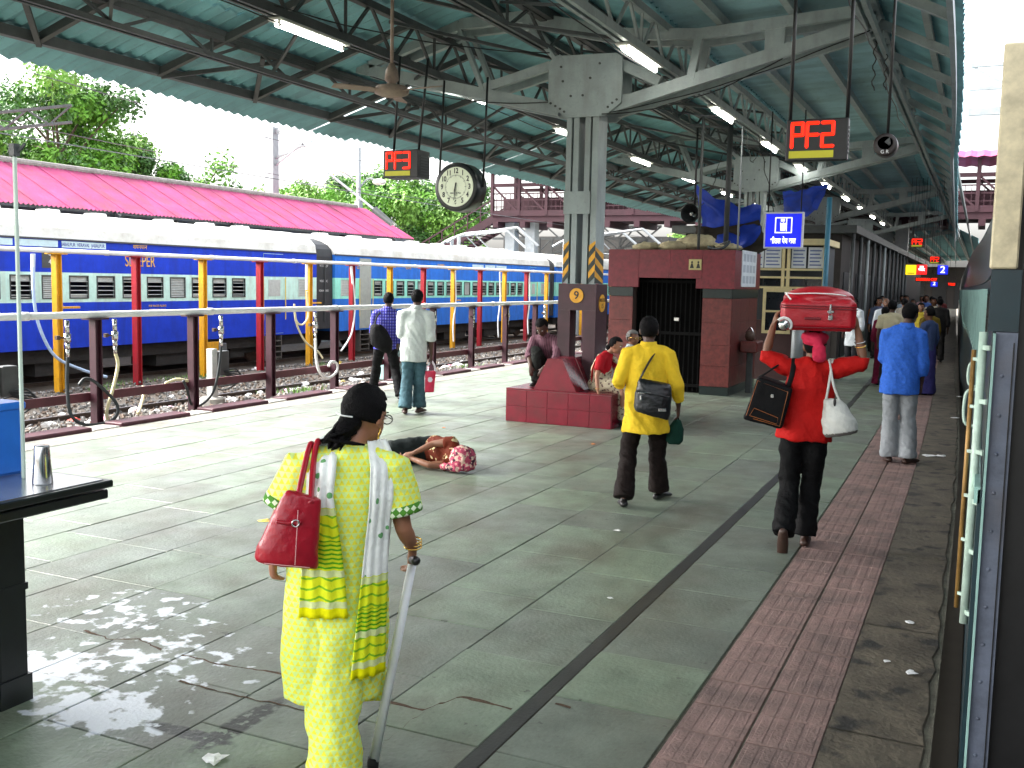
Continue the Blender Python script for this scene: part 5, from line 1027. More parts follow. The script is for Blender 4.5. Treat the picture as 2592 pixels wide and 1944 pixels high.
# ================================================================== PEOPLE
V = Vector
def remeshed(mb, name, mats, vox, it=3, fold=0., ff=(14,14,4), seed=0., parent=None, tagger=None):
    me = mb.mesh(name+'_raw', white); o = bpy.data.objects.new('tmp', me)
    md = o.modifiers.new('r', 'REMESH'); md.mode = 'VOXEL'; md.voxel_size = vox
    nm = evaluated_mesh(o)
    bpy.data.objects.remove(o); bpy.data.meshes.remove(me)
    bm = bmesh.new(); bm.from_mesh(nm)
    for k in range(it): bmesh.ops.smooth_vert(bm, verts=bm.verts, factor=.5, use_axis_x=True, use_axis_y=True, use_axis_z=True)
    bm.normal_update()
    if fold:
        for v in bm.verts:
            p = v.co; q = V((p.x*ff[0]+seed, p.y*ff[1], p.z*ff[2])); d = .8*noise.noise(q)+.9*(.45-abs(noise.noise(V((q.x*.9+q.z*.9, q.y*.9, q.z*1.1+q.x*.5+seed)))*1.6))+.35*noise.noise(q*2.6+V((3,1,seed)))
            v.co = p+v.normal*(d*fold)
    mats = mats if isinstance(mats, (list, tuple)) else [mats]
    nm.materials.clear()
    for m in mats: nm.materials.append(m)
    for f in bm.faces:
        f.smooth = True; f.material_index = tagger(f.calc_center_median()) if tagger else 0
    bm.to_mesh(nm); bm.free(); nm.name = name
    return link(name, nm, parent)
SK = {'brown': M('skin_brown', (.20,.085,.045), .5, 0, .12, 9), 'tan': M('skin_tan', (.34,.15,.085), .5, 0, .12, 9), 'dark': M('skin_dark', (.075,.035,.024), .5, 0, .15, 9)}
hairm = M('black_hair', (.0035,.003,.0035), .7, 0, .5, 60, .5, 180, .12); greyhair = M('grey_hair', (.16,.15,.14), .6, 0, .4, 60, .5, 180)
eyew = M('eye_white', (.7,.68,.64), .3); sole = M('black_leather', (.012,.011,.011), .4); brownl = M('brown_leather', (.045,.022,.015), .45)
def hand(mb, w, d, n, s, curl=.5, sc=1.):
    w = V(w); d = V(d).normalized(); n = V(n); n = (n-d*n.dot(d)).normalized(); t = d.cross(n)*s
    k = .084*sc; mb.capsule([w-d*.01, w+d*k*.5, w+d*k], [.027*sc,.036*sc,.036*sc], 10, [.7,.55,.5], tuple(n))
    L = (.068,.077,.071,.055)
    for i in range(4):
        b = w+d*k*.96+t*((.028-.0185*i)*sc); a = 0.; P = [b-d*.012, b]; 
        for j, fr in enumerate((.46,.3,.24)):
            a += curl*(.55,.95,.75)[j]; P.append(P[-1]+(d*math.cos(a)+n*math.sin(a))*L[i]*fr*sc)
        mb.capsule(P, [.0095*sc,.0095*sc,.009*sc,.008*sc,.0068*sc], 8)
    b = w+d*.022*sc+t*.026*sc; e = (d*.62+t*.62+n*.35).normalized(); f = (d*.85+t*.2+n*.5).normalized()
    mb.capsule([b, b+e*.036*sc, b+e*.036*sc+f*.03*sc], [.0125*sc,.011*sc,.0085*sc], 8)
def headparts(mb, c, fd, up, sc=1.):
    c = V(c); f = V(fd).normalized(); u = V(up); u = (u-f*u.dot(f)).normalized(); r = f.cross(u)
    m = Matrix((r,f,u)).transposed()
    mb.ell(c+u*.018*sc-f*.008*sc, (.074*sc,.094*sc,.092*sc), 18, 14, m); mb.ell(c-u*.035*sc+f*.024*sc, (.060*sc,.068*sc,.078*sc), 16, 12, m)
    mb.ell(c-u*.088*sc+f*.052*sc, (.032*sc,.03*sc,.026*sc), 10, 8, m)                                   # chin
    mb.capsule([c+u*.012*sc+f*.084*sc, c-u*.026*sc+f*.106*sc], [.010*sc,.016*sc], 8)                     # nose
    mb.capsule([c+u*.028*sc+f*.076*sc-r*.035*sc, c+u*.03*sc+f*.083*sc, c+u*.028*sc+f*.076*sc+r*.035*sc], [.010*sc]*3, 8)  # brow
    mb.capsule([c-u*.055*sc+f*.083*sc-r*.02*sc, c-u*.055*sc+f*.088*sc+r*.02*sc], [.009*sc]*2, 8)          # lips
    for s in (-1,1): mb.ell(c-u*.012*sc-f*.008*sc+r*s*.074*sc, (.012*sc,.022*sc,.034*sc), 10, 8, m)       # ears
    return f, u, r, m
def make_hair(root, c, f, u, r, m, sc, style, mat):
    mb = MB(); mb.ell((0,0,0), (1,1,1), 30, 22); out = []; c = V(c)
    keep = []
    for p in mb.v:
        p = V(p); q = V((p.x*.083*sc, p.y*.104*sc, p.z*.100*sc)); n_ = 1+.05*noise.noise(p*7)+.03*noise.noise(p*17)
        q = q*n_; out.append(c+u*.022*sc-f*.012*sc+m@q)
        line = {'short': -.25-.55*(p.y < -.2), 'bun': -.55, 'bald': -.35}[style]
        front = p.y > .35 and p.z < .45+.0*p.x
        side = p.y > .08 and p.z < -.02 and abs(p.x) > .5
        top = style == 'bald' and p.z > .35 and p.y > -.5
        keep.append(p.z > line and not front and not side and not top)
    fs = [q for q in mb.f if sum(keep[i] for i in q) == len(q)]
    mb.v = [tuple(p) for p in out]; mb.f = fs; mb.mi = [0]*len(fs)
    o = mb.build('hair', mat, root, True, False); md = o.modifiers.new('th', 'SOLIDIFY'); md.thickness = .014*sc; md.offset = -.6; return o
D0 = dict(pel=(0,0,.94), wst=(0,0,1.08), chest=(0,0,1.27), shc=(0,-.01,1.39), neck=(0,.0,1.46), head=(0,.02,1.59), hd=(0,1,-.05), hu=(0,0,1),
  shL=(-.175,-.01,1.375), elL=(-.225,-.03,1.10), wrL=(-.235,.05,.86), fL=(0,.1,-1), nL=(1,0,0), shR=(.175,-.01,1.375), elR=(.225,-.03,1.10), wrR=(.235,.05,.86), fR=(0,.1,-1), nR=(-1,0,0),
  hiL=(-.09,0,.91), knL=(-.095,.02,.49), anL=(-.10,-.02,.085), tL=(-.02,1,0), hiR=(.09,0,.91), knR=(.095,.02,.49), anR=(.10,-.02,.085), tR=(.02,1,0))
def person(label, loc, heading, J=None, sc=1., vox=.011, skin='brown', hair='short', hairmat=None, shirt=None, legs=None, shoes=None, front=(0,1,0), curl=.5, face=True, hsc=1., group=None, toe=0.):
    K = {}
    for k, v in D0.items():
        K[k] = V(v) if k in ('hd','hu','fL','nL','fR','nR','tL','tR') else V(v)*sc
    for k, v in (J or {}).items(): K[k] = V(v)
    root = thing('person', label, 'person', loc, R(heading), group); hs_ = hsc*(.5+.5*sc)
    mb = MB(); F = tuple(front)
    mb.capsule([K['pel'],K['wst'],K['chest'],K['shc']], [.118*sc,.115*sc,.132*sc,.085*sc], 14, [.66,.62,.64,.7], F)
    mb.capsule([K['shL'],K['shc'],K['shR']], [.046*sc,.062*sc,.046*sc], 12); mb.capsule([K['shc'],K['neck'],K['head']+(K['neck']-K['head'])*.4], [.062*sc,.052*sc,.050*sc], 12)
    for S in 'LR':
        sh, el, wr = K['sh'+S], K['el'+S], K['wr'+S]; m1 = el.lerp(wr,.3)
        mb.capsule([sh, sh.lerp(el,.5), el, m1, wr], [.048*sc,.046*sc,.037*sc,.038*sc,.025*sc], 12)
        hi, kn, an = K['hi'+S], K['kn'+S], K['an'+S]; td = K['t'+S].normalized()
        mb.capsule([hi, hi.lerp(kn,.5), kn, kn.lerp(an,.3), an], [.085*sc,.075*sc,.056*sc,.055*sc,.034*sc], 12)
        if not shoes:
            z_ = V((0,0,-1)) if abs(td.z) < .6 else V((0,-1,0))
            mb.capsule([an+z_*.045*sc-td*.03*sc, an+z_*.04*sc+td*.06*sc, an+z_*.052*sc+td*.15*sc], [.033*sc,.034*sc,.03*sc], 10, [1,.9,.65])
        hand(mb, K['wr'+S], K['f'+S], K['n'+S], -1 if S == 'L' else 1, curl, sc*.98)
    f, u, r, m = headparts(mb, K['head'], K['hd'], K['hu'], hs_)
    body = remeshed(mb, 'body', SK[skin], vox, 2, parent=root)
    if hair: make_hair(root, K['head'], f, u, r, m, hs_, hair, hairmat or hairm)
    if face:
        for s in (-1,1):
            e = MB(); e.ell(K['head']+u*.008*hs_+f*.076*hs_+r*s*.031*hs_, (.013*hs_,.010*hs_,.008*hs_), 10, 8, m); q = e.build('eye', eyew, root, True)
            e = MB(); e.ell(K['head']+u*.008*hs_+f*.085*hs_+r*s*.031*hs_, (.006*hs_,.003*hs_,.006*hs_), 8, 6, m); e.build('iris', hairm, q, True)
            e = MB(); e.capsule([K['head']+u*.03*hs_+f*.086*hs_+r*s*.018*hs_, K['head']+u*.031*hs_+f*.078*hs_+r*s*.046*hs_], [.004*hs_,.003*hs_], 6); e.build('eyebrow', hairmat or hairm, root, True)
    if shirt:
        s_ = shirt; mb = MB(); w = s_.get('w',.185)*sc; hem = s_.get('hem'); pts = []; rad = []; sq = []
        low = [V(p) for p in (hem if isinstance(hem, list) else [K['pel']+(V((0,0,0)) if hem is None else V((0,0,hem-K['pel'].z)))])]
        fl = s_.get('flare',1.02)
        for i, p in enumerate(low): pts.append(p); rad.append(w*fl*(1 if isinstance(s_.get('hw'), type(None)) else s_['hw'][i])); sq.append(s_.get('d',.70))
        for k_, rr, q_ in (('wst',.98,.68),('chest',1.0,.68),('shc',.80,.62)):
            if (K[k_]-low[0]).length > .12: pts.append(K[k_]+(V((0,0,-.02*sc)) if k_ == 'shc' else V())); rad.append(w*rr); sq.append(q_)
        pts.append(K['shc'].lerp(K['neck'],.82)); rad.append(.070*sc); sq.append(.98)
        mb.tube(pts, rad, 24, True, sq, F)
        mb.capsule([K['shL']*.93+K['shc']*.07, K['shc'], K['shR']*.93+K['shc']*.07], [.064*sc,.097*sc,.064*sc], 12)
        fr = s_.get('sleeve',.45); wd_ = s_.get('sw',1.)
        for S in 'LR':
            sh, el, wr = K['sh'+S], K['el'+S], K['wr'+S]; frs = fr if not isinstance(fr, tuple) else fr[S == 'R']
            if frs <= .5: mb.tube([sh.lerp(K['shc'],.25), sh, sh.lerp(el,frs*2)], [.072*sc,.069*sc*wd_,.068*sc*wd_], 14)
            else: mb.tube([sh.lerp(K['shc'],.25), sh, sh.lerp(el,.5), el, el.lerp(wr,(frs-.5)*2)], [.07*sc,.067*sc*wd_,.062*sc*wd_,.056*sc*wd_,.052*sc*wd_], 14)
        remeshed(mb, s_.get('name','shirt'), s_['mat'], vox, 3, s_.get('fold',.010), s_.get('ff',(10,10,5)), sc*13+loc[0], root)
        if s_.get('collar'):
            mb = MB(); c_ = K['shc'].lerp(K['neck'],.8); mb.tube([c_-V((0,0,.03)), c_+V((0,0,.038))], [.088*sc,.070*sc], 18, False, [1.,1.], F); o = mb.build('collar', s_['mat'], root, True); md = o.modifiers.new('t','SOLIDIFY'); md.thickness = .008
    if legs:
        mb = MB(); b_ = legs.get('b',.085)*sc
        if legs.get('skirt'):
            P = [V(p) for p in legs['skirt']]; mb.tube(P, [x*sc for x in legs['rad']], 24, True, legs.get('sq',[.75]*len(P)), F)
        else:
            mb.capsule([K['pel']+V((0,0,.04*sc)), K['pel']-V((0,0,.02*sc))] if abs(K['shc'].z-K['pel'].z) > .25 else [K['pel']+(K['wst']-K['pel'])*.4, K['pel']], [.146*sc,.150*sc], 18, [.68,.70], F)
            for S in 'LR':
                hi, kn, an = K['hi'+S], K['kn'+S], K['an'+S]; e = an+(an-kn).normalized()*legs.get('over',.02)*sc
                mb.tube([hi+(hi-kn).normalized()*.04*sc, hi.lerp(kn,.4), kn, kn.lerp(e,.5), e], [.088*sc,.092*sc,.078*sc,(b_+.078*sc)/2,b_], 16)
        remeshed(mb, legs.get('name','trousers'), legs['mat'], vox, 2, legs.get('fold',.012), legs.get('ff',(9,9,9)), 5+loc[1], root)
    if shoes:
        for S in 'LR':
            an, td = K['an'+S], K['t'+S].normalized(); mb = MB(); z_ = V((0,0,-1)); tip = V((0,0,-1)); 
            if td.z < -.3: z_ = V((0,-.9,-.4)).normalized()
            q = MB(); q.capsule([an+z_*.052*sc-td*.045*sc, an+z_*.045*sc+td*.06*sc, an+z_*.058*sc+td*.16*sc], [.038*sc,.045*sc,.041*sc], 12, [.8,.75,.5]); q.capsule([an+z_*.01*sc, an+z_*.05*sc], [.036*sc,.036*sc], 10)
            remeshed(q, 'shoe', shoes, .009, 2, parent=root)
    root['K'] = 0; del root['K']
    return root, K
def stripes(axis, freq, c2, wdt=.5, base=None):
    def ex(m, N, L, b, rp, geo):
        tc = N.new('ShaderNodeTexCoord'); sx = N.new('ShaderNodeSeparateXYZ'); L.new(tc.outputs['Object'], sx.inputs[0]); col = rp.outputs[0]
        for ax, fq, cc, wd_ in ([(axis,freq,c2,wdt)] if not base else [(axis,freq,c2,wdt), base]):
            s = mth(N, L, 'FRACT', mth(N, L, 'MULTIPLY', sx.outputs[ax], fq)); k = mth(N, L, 'LESS_THAN', s, wd_); col = mixcol(N, L, mth(N, L, 'MULTIPLY', k, .8), col, cc)
        L.new(col, b.inputs['Base Color'])
    return ex
cl = lambda n, c, **k: M(n, tuple(x**1.08 for x in c), k.pop('rough',.8), 0, k.pop('var',.16), k.pop('vs',5), k.pop('bump',.45), k.pop('bs',34), .2, **k)
# ---------------------------------------------------------------- woman in yellow, foreground
def kurta_ex(m, N, L, b, rp, geo):
    tc = N.new('ShaderNodeTexCoord'); sx = N.new('ShaderNodeSeparateXYZ'); L.new(tc.outputs['Object'], sx.inputs[0])
    fz = mth(N, L, 'MULTIPLY', sx.outputs[2], 46); row = mth(N, L, 'FLOOR', fz); tz = mth(N, L, 'FRACT', fz)
    fx = mth(N, L, 'FRACT', mth(N, L, 'ADD', mth(N, L, 'MULTIPLY', sx.outputs[0], 42), mth(N, L, 'MULTIPLY', row, .5)))
    tri = mth(N, L, 'LESS_THAN', mth(N, L, 'ABSOLUTE', mth(N, L, 'SUBTRACT', fx, .5)), mth(N, L, 'MULTIPLY', mth(N, L, 'SUBTRACT', .92, tz), .5))
    c = mixcol(N, L, mth(N, L, 'MULTIPLY', tri, .85), (.72,.92,.30), (.96,.86,.015)); c = mixcol(N, L, mth(N, L, 'LESS_THAN', tz, .1), c, (.90,.94,.12))
    L.new(c, b.inputs['Base Color'])
kurta = cl('yellow_printed_cotton', (.8,.8,.2), extra=kurta_ex, rough=.75)
KW = dict(pel=(-.03,0,.78), wst=(-.025,0,.93), chest=(-.0,.0,1.08), shc=(.01,.02,1.20), neck=(.03,.04,1.262), head=(.078,.085,1.362), hd=(.62,.72,-.30), hu=(.15,.2,1),
  shL=(-.145,.0,1.185), elL=(-.245,.0,.975), wrL=(-.262,-.02,.868), fL=(.02,.0,-1), nL=(1,.2,0), shR=(.165,.0,1.18), elR=(.218,-.02,.945), wrR=(.258,.06,.855), fR=(-.05,.25,-1), nR=(-.8,.3,0),
  hiL=(-.10,0,.76), knL=(-.07,.12,.42), anL=(-.05,.16,.09), tL=(0,1,0), hiR=(.05,0,.76), knR=(-.01,-.02,.42), anR=(-.03,-.12,.085), tR=(.05,1,0))
wom, K = person('woman in a yellow printed tunic seen from behind, walking with a cane', (-2.1,3.1,0), 34.1, KW, .88, .0085, 'tan', None, None,
  dict(mat=kurta, name='tunic', hem=[(-.045,.0,.30),(-.045,0,.5),(-.035,0,.72)], hw=[1.0,1.04,1.04], w=.200, d=.62, sleeve=.36, sw=1.38, fold=.011, ff=(9,9,3.2)), None, sole, curl=.75, hsc=1.0)
mb = MB(); mb.tube([(-.02,-.02,.75),(-.03,-.03,.45),(-.035,-.09,.22),(-.035,-.10,.06)], [.13,.105,.092,.105], 18, True, [.9,.9,.95,1.1]); mb.tube([(-.06,.08,.75),(-.05,.12,.4),(-.05,.16,.08)], [.12,.10,.10], 18); mb.tube([(.10,.10,.7),(.105,.13,.40),(.10,.14,.21)], [.07,.065,.06], 16, True, [.5,.4,.35])
remeshed(mb, 'trousers', kurta, .0085, 2, .011, (10,10,7), 4.4, wom)
for sx, a in ((-1,V((-.245,.0,1.03))),(1,V((.225,-.008,1.0)))):  # green woven cuff bands
    d = (K['elL']-K['shL']).normalized() if sx < 0 else (K['elR']-K['shR']).normalized(); mb = MB(); e = (K['shL'].lerp(K['elL'],.72) if sx < 0 else K['shR'].lerp(K['elR'],.72)); mb.tube([e-d*.028,e-d*.002,e+d*.008], [.0865,.087,.0855], 24, False); o = mb.build('cuff_band', cl('green_cuff', (.10,.30,.04), extra=lambda m,N,L,b,rp,geo: (lambda tc, sx_: L.new(mixcol(N,L,mth(N,L,'LESS_THAN',mth(N,L,'ADD',mth(N,L,'ABSOLUTE',mth(N,L,'SUBTRACT',mth(N,L,'FRACT',mth(N,L,'MULTIPLY',sx_.outputs[0],38)),.5)),mth(N,L,'ABSOLUTE',mth(N,L,'SUBTRACT',mth(N,L,'FRACT',mth(N,L,'MULTIPLY',sx_.outputs[2],38)),.5))),.42),rp.outputs[0],(.75,.85,.6)),b.inputs['Base Color']))(*(lambda tc, s: (L.new(tc.outputs['Object'], s.inputs[0]), (tc, s))[1])(N.new('ShaderNodeTexCoord'),N.new('ShaderNodeSeparateXYZ')))), wom, True); md = o.modifiers.new('t','SOLIDIFY'); md.thickness = .004
# hair drawn back into a low curly tail
f, u, r = [V(K['hd']).normalized()]*3; u = V(K['hu']); u = (u-f*u.dot(f)).normalized(); r = f.cross(u); m = Matrix((r,f,u)).transposed()
make_hair(wom, K['head'], f, u, r, m, .97, 'bun', hairm)
mb = MB(); random.seed(9); b0 = K['head']-f*.085-u*.045
mb.ell(b0, (.045,.04,.04), 14, 10); mb.capsule(spline([b0, b0+V((-.03,-.02,-.03)), b0+V((-.045,-.02,-.055))],3), [.038]*4+[.034,.03,.024], 10)
for k in range(26):
    a = b0+V((random.gauss(-.02,.02),random.gauss(-.02,.015),random.gauss(-.03,.02))); mb.capsule(spline([a,a+V((random.gauss(-.02,.02),random.gauss(-.01,.01),-.025)),a+V((random.gauss(-.03,.03),random.gauss(-.01,.02),-.05))],3), [.008]*6+[.004], 6)
mb.build('hair_tail', hairm, wom, True)
mb = MB(); mb.tube(spline([b0+V((-.050,-.02,.04)),b0+V((-.03,-.05,.034)),b0+V((.01,-.052,.028))]), .0032, 6); mb.build('hair_clip', white, wom, True)
ec = K['head']
mb = MB(); mb.tube([ec+r*.083-u*.045-f*.008, ec+r*.084-u*.085-f*.008], .004, 6); mb.build('earring', M('gold', (.8,.5,.12), .25, 1), wom, True)
mb = MB(); ring = [ec+f*.094+u*.005+r*.030+(r*math.cos(a)*.024+u*math.sin(a)*.018) for a in [k*math.pi/8 for k in range(17)]]; mb.tube(ring, .0022, 5); ring = [ec+f*.094+u*.005-r*.030+(r*math.cos(a)*.024+u*math.sin(a)*.018) for a in [k*math.pi/8 for k in range(17)]]; mb.tube(ring, .0022, 5); mb.tube([ec+f*.094+u*.008+r*.054, ec+f*.0+u*.008+r*.082], .002, 5); mb.build('spectacles', black, wom, True)
mb = MB()
for k in range(3): c_ = K['wrR']+V((0,-.006,.012*k+.004)); mb.tube([c_+V((math.cos(a)*.033,math.sin(a)*.030,math.sin(a)*.006)) for a in [j*math.pi/10 for j in range(21)]], .0028, 6)
mb.build('bangles', MATS['gold'], wom, True)
# long printed scarf over both shoulders
def scarf_ex(z_white, z_end):
    def ex(m, N, L, b, rp, geo):
        tc = N.new('ShaderNodeTexCoord'); s = N.new('ShaderNodeSeparateXYZ'); L.new(tc.outputs['Object'], s.inputs[0]); z = s.outputs[2]; x = s.outputs[0]
        zig = mth(N, L, 'MULTIPLY', mth(N, L, 'PINGPONG', mth(N, L, 'MULTIPLY', x, 22), 1.), .016)
        g = mth(N, L, 'LESS_THAN', mth(N, L, 'FRACT', mth(N, L, 'MULTIPLY', z, 62)), .42); c = mixcol(N, L, g, (.72,.80,.02), (.10,.42,.01))
        zz = mth(N, L, 'LESS_THAN', mth(N, L, 'FRACT', mth(N, L, 'MULTIPLY', mth(N, L, 'ADD', z, zig), 26)), .2); c2 = mixcol(N, L, zz, (.82,.88,.02), (.22,.52,.02))
        for lo, hi in ((z_end+.05,z_end+.16),(z_white-.12,z_white-.02)): c = mixcol(N, L, mth(N, L, 'MULTIPLY', mth(N, L, 'GREATER_THAN', z, lo), mth(N, L, 'LESS_THAN', z, hi)), c, c2)
        for zb in (z_end+.05, z_end+.165, z_white-.015): c = mixcol(N, L, mth(N, L, 'LESS_THAN', mth(N, L, 'ABSOLUTE', mth(N, L, 'SUBTRACT', z, zb)), .012), c, (.72,.80,.36))
        c = mixcol(N, L, mth(N, L, 'LESS_THAN', z, z_end+.038), c, (.90,.86,.0))
        mo = N.new('ShaderNodeTexVoronoi'); mo.inputs['Scale'].default_value = 14; L.new(tc.outputs['Object'], mo.inputs['Vector'])
        wc = mixcol(N, L, mth(N, L, 'LESS_THAN', mo.outputs['Distance'], .16), (.90,.92,.88), (.16,.42,.16)); c = mixcol(N, L, mth(N, L, 'GREATER_THAN', z, z_white), c, wc); L.new(c, b.inputs['Base Color'])
    return ex
def backy(x, z):
    R_ = [(.30,-.045,.204),(.72,-.035,.208),(.93,-.025,.196),(1.08,0,.2),(1.18,.01,.17),(1.24,.02,.10)]
    for (a, c0, w0), (b, c1_, w1_) in zip(R_, R_[1:]):
        if a <= z <= b: t = (z-a)/(b-a); c_ = c0+(c1_-c0)*t; w = w0+(w1_-w0)*t; break
    else: c_, w = (-.045,.204) if z < .3 else (.03,.09)
    q = max(0., 1-((x-c_)/w)**2); return -.64*w*math.sqrt(q)
def scarf(path, name, mat, fz):
    mb = MB(); vs = []; fs = []; n = 12; P = path
    rows = []
    for k in range(len(P)-1):
        for j in range(8): t = j/8; rows.append(tuple(P[k][i]+(P[k+1][i]-P[k][i])*t for i in range(3)))
    rows.append(P[-1])
    for (z, xa, xb) in rows:
        for j in range(n+1):
            x = xa+(xb-xa)*j/n; y = backy(x, z)-.018-.008*math.sin(j*1.6+z*3)-.006*noise.noise(V((x*12,z*6,fz)))
            if z > 1.20: y += (z-1.20)*.9
            vs.append((x,y,z))
    for i in range(len(rows)-1):
        for j in range(n): q = i*(n+1)+j; fs.append((q,q+1,q+n+2,q+n+1))
    mb.add(vs, fs); o = mb.build(name, mat, wom, True, False); md = o.modifiers.new('t','SOLIDIFY'); md.thickness = .005; return o
scarf([(1.285,-.085,-.02),(1.24,-.13,-.03),(1.10,-.14,-.045),(.95,-.15,-.02),(.80,-.155,.0),(.655,-.165,.012)], 'scarf_left_end', cl('scarf_print_a', (.8,.8,.3), extra=scarf_ex(1.06,.655)), 1.)
scarf([(1.275,.08,.15),(1.20,.09,.185),(1.05,.085,.17),(.85,.065,.155),(.6,.04,.15),(.42,.022,.148)], 'scarf_right_end', cl('scarf_print_b', (.8,.8,.3), extra=scarf_ex(.80,.42)), 2.)
def attach(o, root): o.location = root.matrix_world @ V((0,0,0)) if False else root.location; o.rotation_euler = root.rotation_euler
leather = M('red_leather', (.36,.006,.020), .32, 0, .2, 9, .18, 45)
hb = thing('handbag', 'glossy red leather handbag hanging from the left shoulder of the woman in yellow', 'handbag', (-2.1,3.1,0), R(34.1))
mb = MB(); C0 = [(.87,-.203,.106,.040),(.883,-.203,.110,.052),(.925,-.196,.104,.054),(1.005,-.176,.086,.044),(1.075,-.156,.072,.034),(1.12,-.140,.060,.020)]
mb.rings([(cx,-.19,z,rx,ry,0,-.018) for z,cx,rx,ry in C0], 28); o = remeshed(mb, 'bag_body', leather, .007, 2, .004, (16,16,12), 2., hb)
mb = MB(); mb.tube(spline([(-.118,-.21,1.09),(-.112,-.06,1.22),(-.100,.0,1.278),(-.095,.05,1.25)]), .011, 8, True, None); mb.tube(spline([(-.165,-.20,1.10),(-.14,-.06,1.22),(-.125,.0,1.268),(-.118,.05,1.24)]), .011, 8); mb.build('strap', leather, hb, True)
mb = MB(); mb.tube(spline([(-.232,-.235,1.035),(-.19,-.240,1.03),(-.15,-.235,1.03)]), .007, 6); mb.build('buckle_strap', leather, hb, True); mb = MB(); mb.tube([(-.168+.012*math.cos(a),-.246,1.03+.012*math.sin(a)) for a in [k*math.pi/6 for k in range(13)]], .003, 6); mb.build('buckle', chrome, hb, True)
mb = MB(); mb.tube(spline([(-.16,-.240,1.075),(-.165,-.25,.975),(-.17,-.251,.885)]), .0018, 5); mb.tube(spline([(-.275,-.24,.89),(-.22,-.252,.886),(-.12,-.246,.872)]), .0018, 5); mb.build('stitching', M('pale_thread', (.6,.3,.3), .7), hb)
cn_ = thing('walking_cane', 'grey white walking cane held in the right hand of the woman in yellow', 'cane', (-2.1,3.1,0), R(34.1))
top = V((.255,.045,.79)); bot = V((.112,.02,.012)); mb = MB(); mb.tube([top,bot], [.017,.0195], 16); mb.build('shaft', M('cane_aluminium', (.86,.88,.90), .32, .0, .06, 8), cn_, True); mb = MB(); mb.capsule([(.252,.11,.806),(.257,.05,.808),(.264,-.03,.826)], [.016,.017,.018], 10); mb.build('handle', black, cn_, True); mb = MB(); mb.lathe([(.022,0),(.023,.02),(.02,.04)],12,(.111,.02,.0)); mb.build('ferrule', black, cn_)
# ---------------------------------------------------------------- man in yellow shirt
yell = cl('yellow_shirt', (.80,.55,.035), rough=.8); brown_tr = cl('dark_brown_trousers', (.014,.008,.007))
s = .94
man, K = person('man in a long yellow shirt and dark trousers walking away', (-2.51,8.19,0), 17, dict(elL=(-.245,-.06,1.04), wrL=(-.20,.16,1.03), fL=(.4,1,.1), nL=(0,0,-1), elR=(.245,-.05,1.03), wrR=(.268,.03,.86), head=(.0,.03,1.49), anL=(-.165,-.16,.085), knL=(-.14,.03,.46), tL=(-.15,1,-.1), anR=(.135,.25,.08), knR=(.105,.16,.46), tR=(.55,.8,0)), s, .009, 'dark', 'short', None,
  dict(mat=yell, hem=[(.0,0,.625),(0,0,.78)], hw=[1.10,1.02], w=.192, d=.70, sleeve=(.62,.86), sw=1.08, collar=1, fold=.013), dict(mat=brown_tr, b=.092, over=0.), sole)
blk = M('black_bag_leather', (.006,.007,.009), .35, 0, .3, 9, .3, 40)
bg = thing('shoulder_bag', 'black leather bag slung across the back of the man in yellow', 'bag', (-2.51,8.19,0), R(17))
mb = MB(); mb.rings([(.045,-.23,.80,.135,.055,0,-.035),(.045,-.23,.84,.150,.07,0,-.035),(.052,-.225,.96,.150,.072,0,-.03),(.06,-.215,1.06,.138,.05,0,-.02),(.062,-.205,1.085,.125,.03,0,-.02)], 28); remeshed(mb,'bag_body',blk,.009,2,.005,(12,12,12),1.,bg)
mb = MB(); mb.tube(spline([(-.075,-.20,1.06),(-.02,-.165,1.18),(.06,-.06,1.315),(.10,.05,1.30)]), .016, 8, True, [.4]*31); mb.build('strap', blk, bg, True); mb = MB(); mb.bbox(-.07,.03,-.305,-.296,.985,1.0,.002); mb.bbox(-.055,-.035,-.306,-.298,.93,.975,.004); mb.bbox(.10,.16,-.302,-.296,.845,.87,.002); mb.build('zip_tag', chrome, bg)
mb = MB(); mb.tube(spline([(-.09,-.296,1.0),(.05,-.303,.985),(.185,-.29,.965)]), .006, 6); mb.build('flap_seam', blk, bg)
gbg = thing('carry_bag', 'dark green cloth bag in the right hand of the man in yellow', 'bag', (-2.51,8.19,0), R(17)); mb = MB(); mb.rings([(.245,.10,.52,.05,.05),(.245,.10,.55,.075,.06),(.25,.09,.65,.07,.05),(.262,.07,.735,.03,.02)], 18); remeshed(mb,'bag_body',cl('dark_green_cloth', (.008,.05,.035)),.01,2,.006,parent=gbg); mb = MB(); mb.tube(spline([(.25,.05,.72),(.268,.05,.775),(.275,.09,.72)]), .007, 6); mb.build('handle', MATS['dark_green_cloth'], gbg)
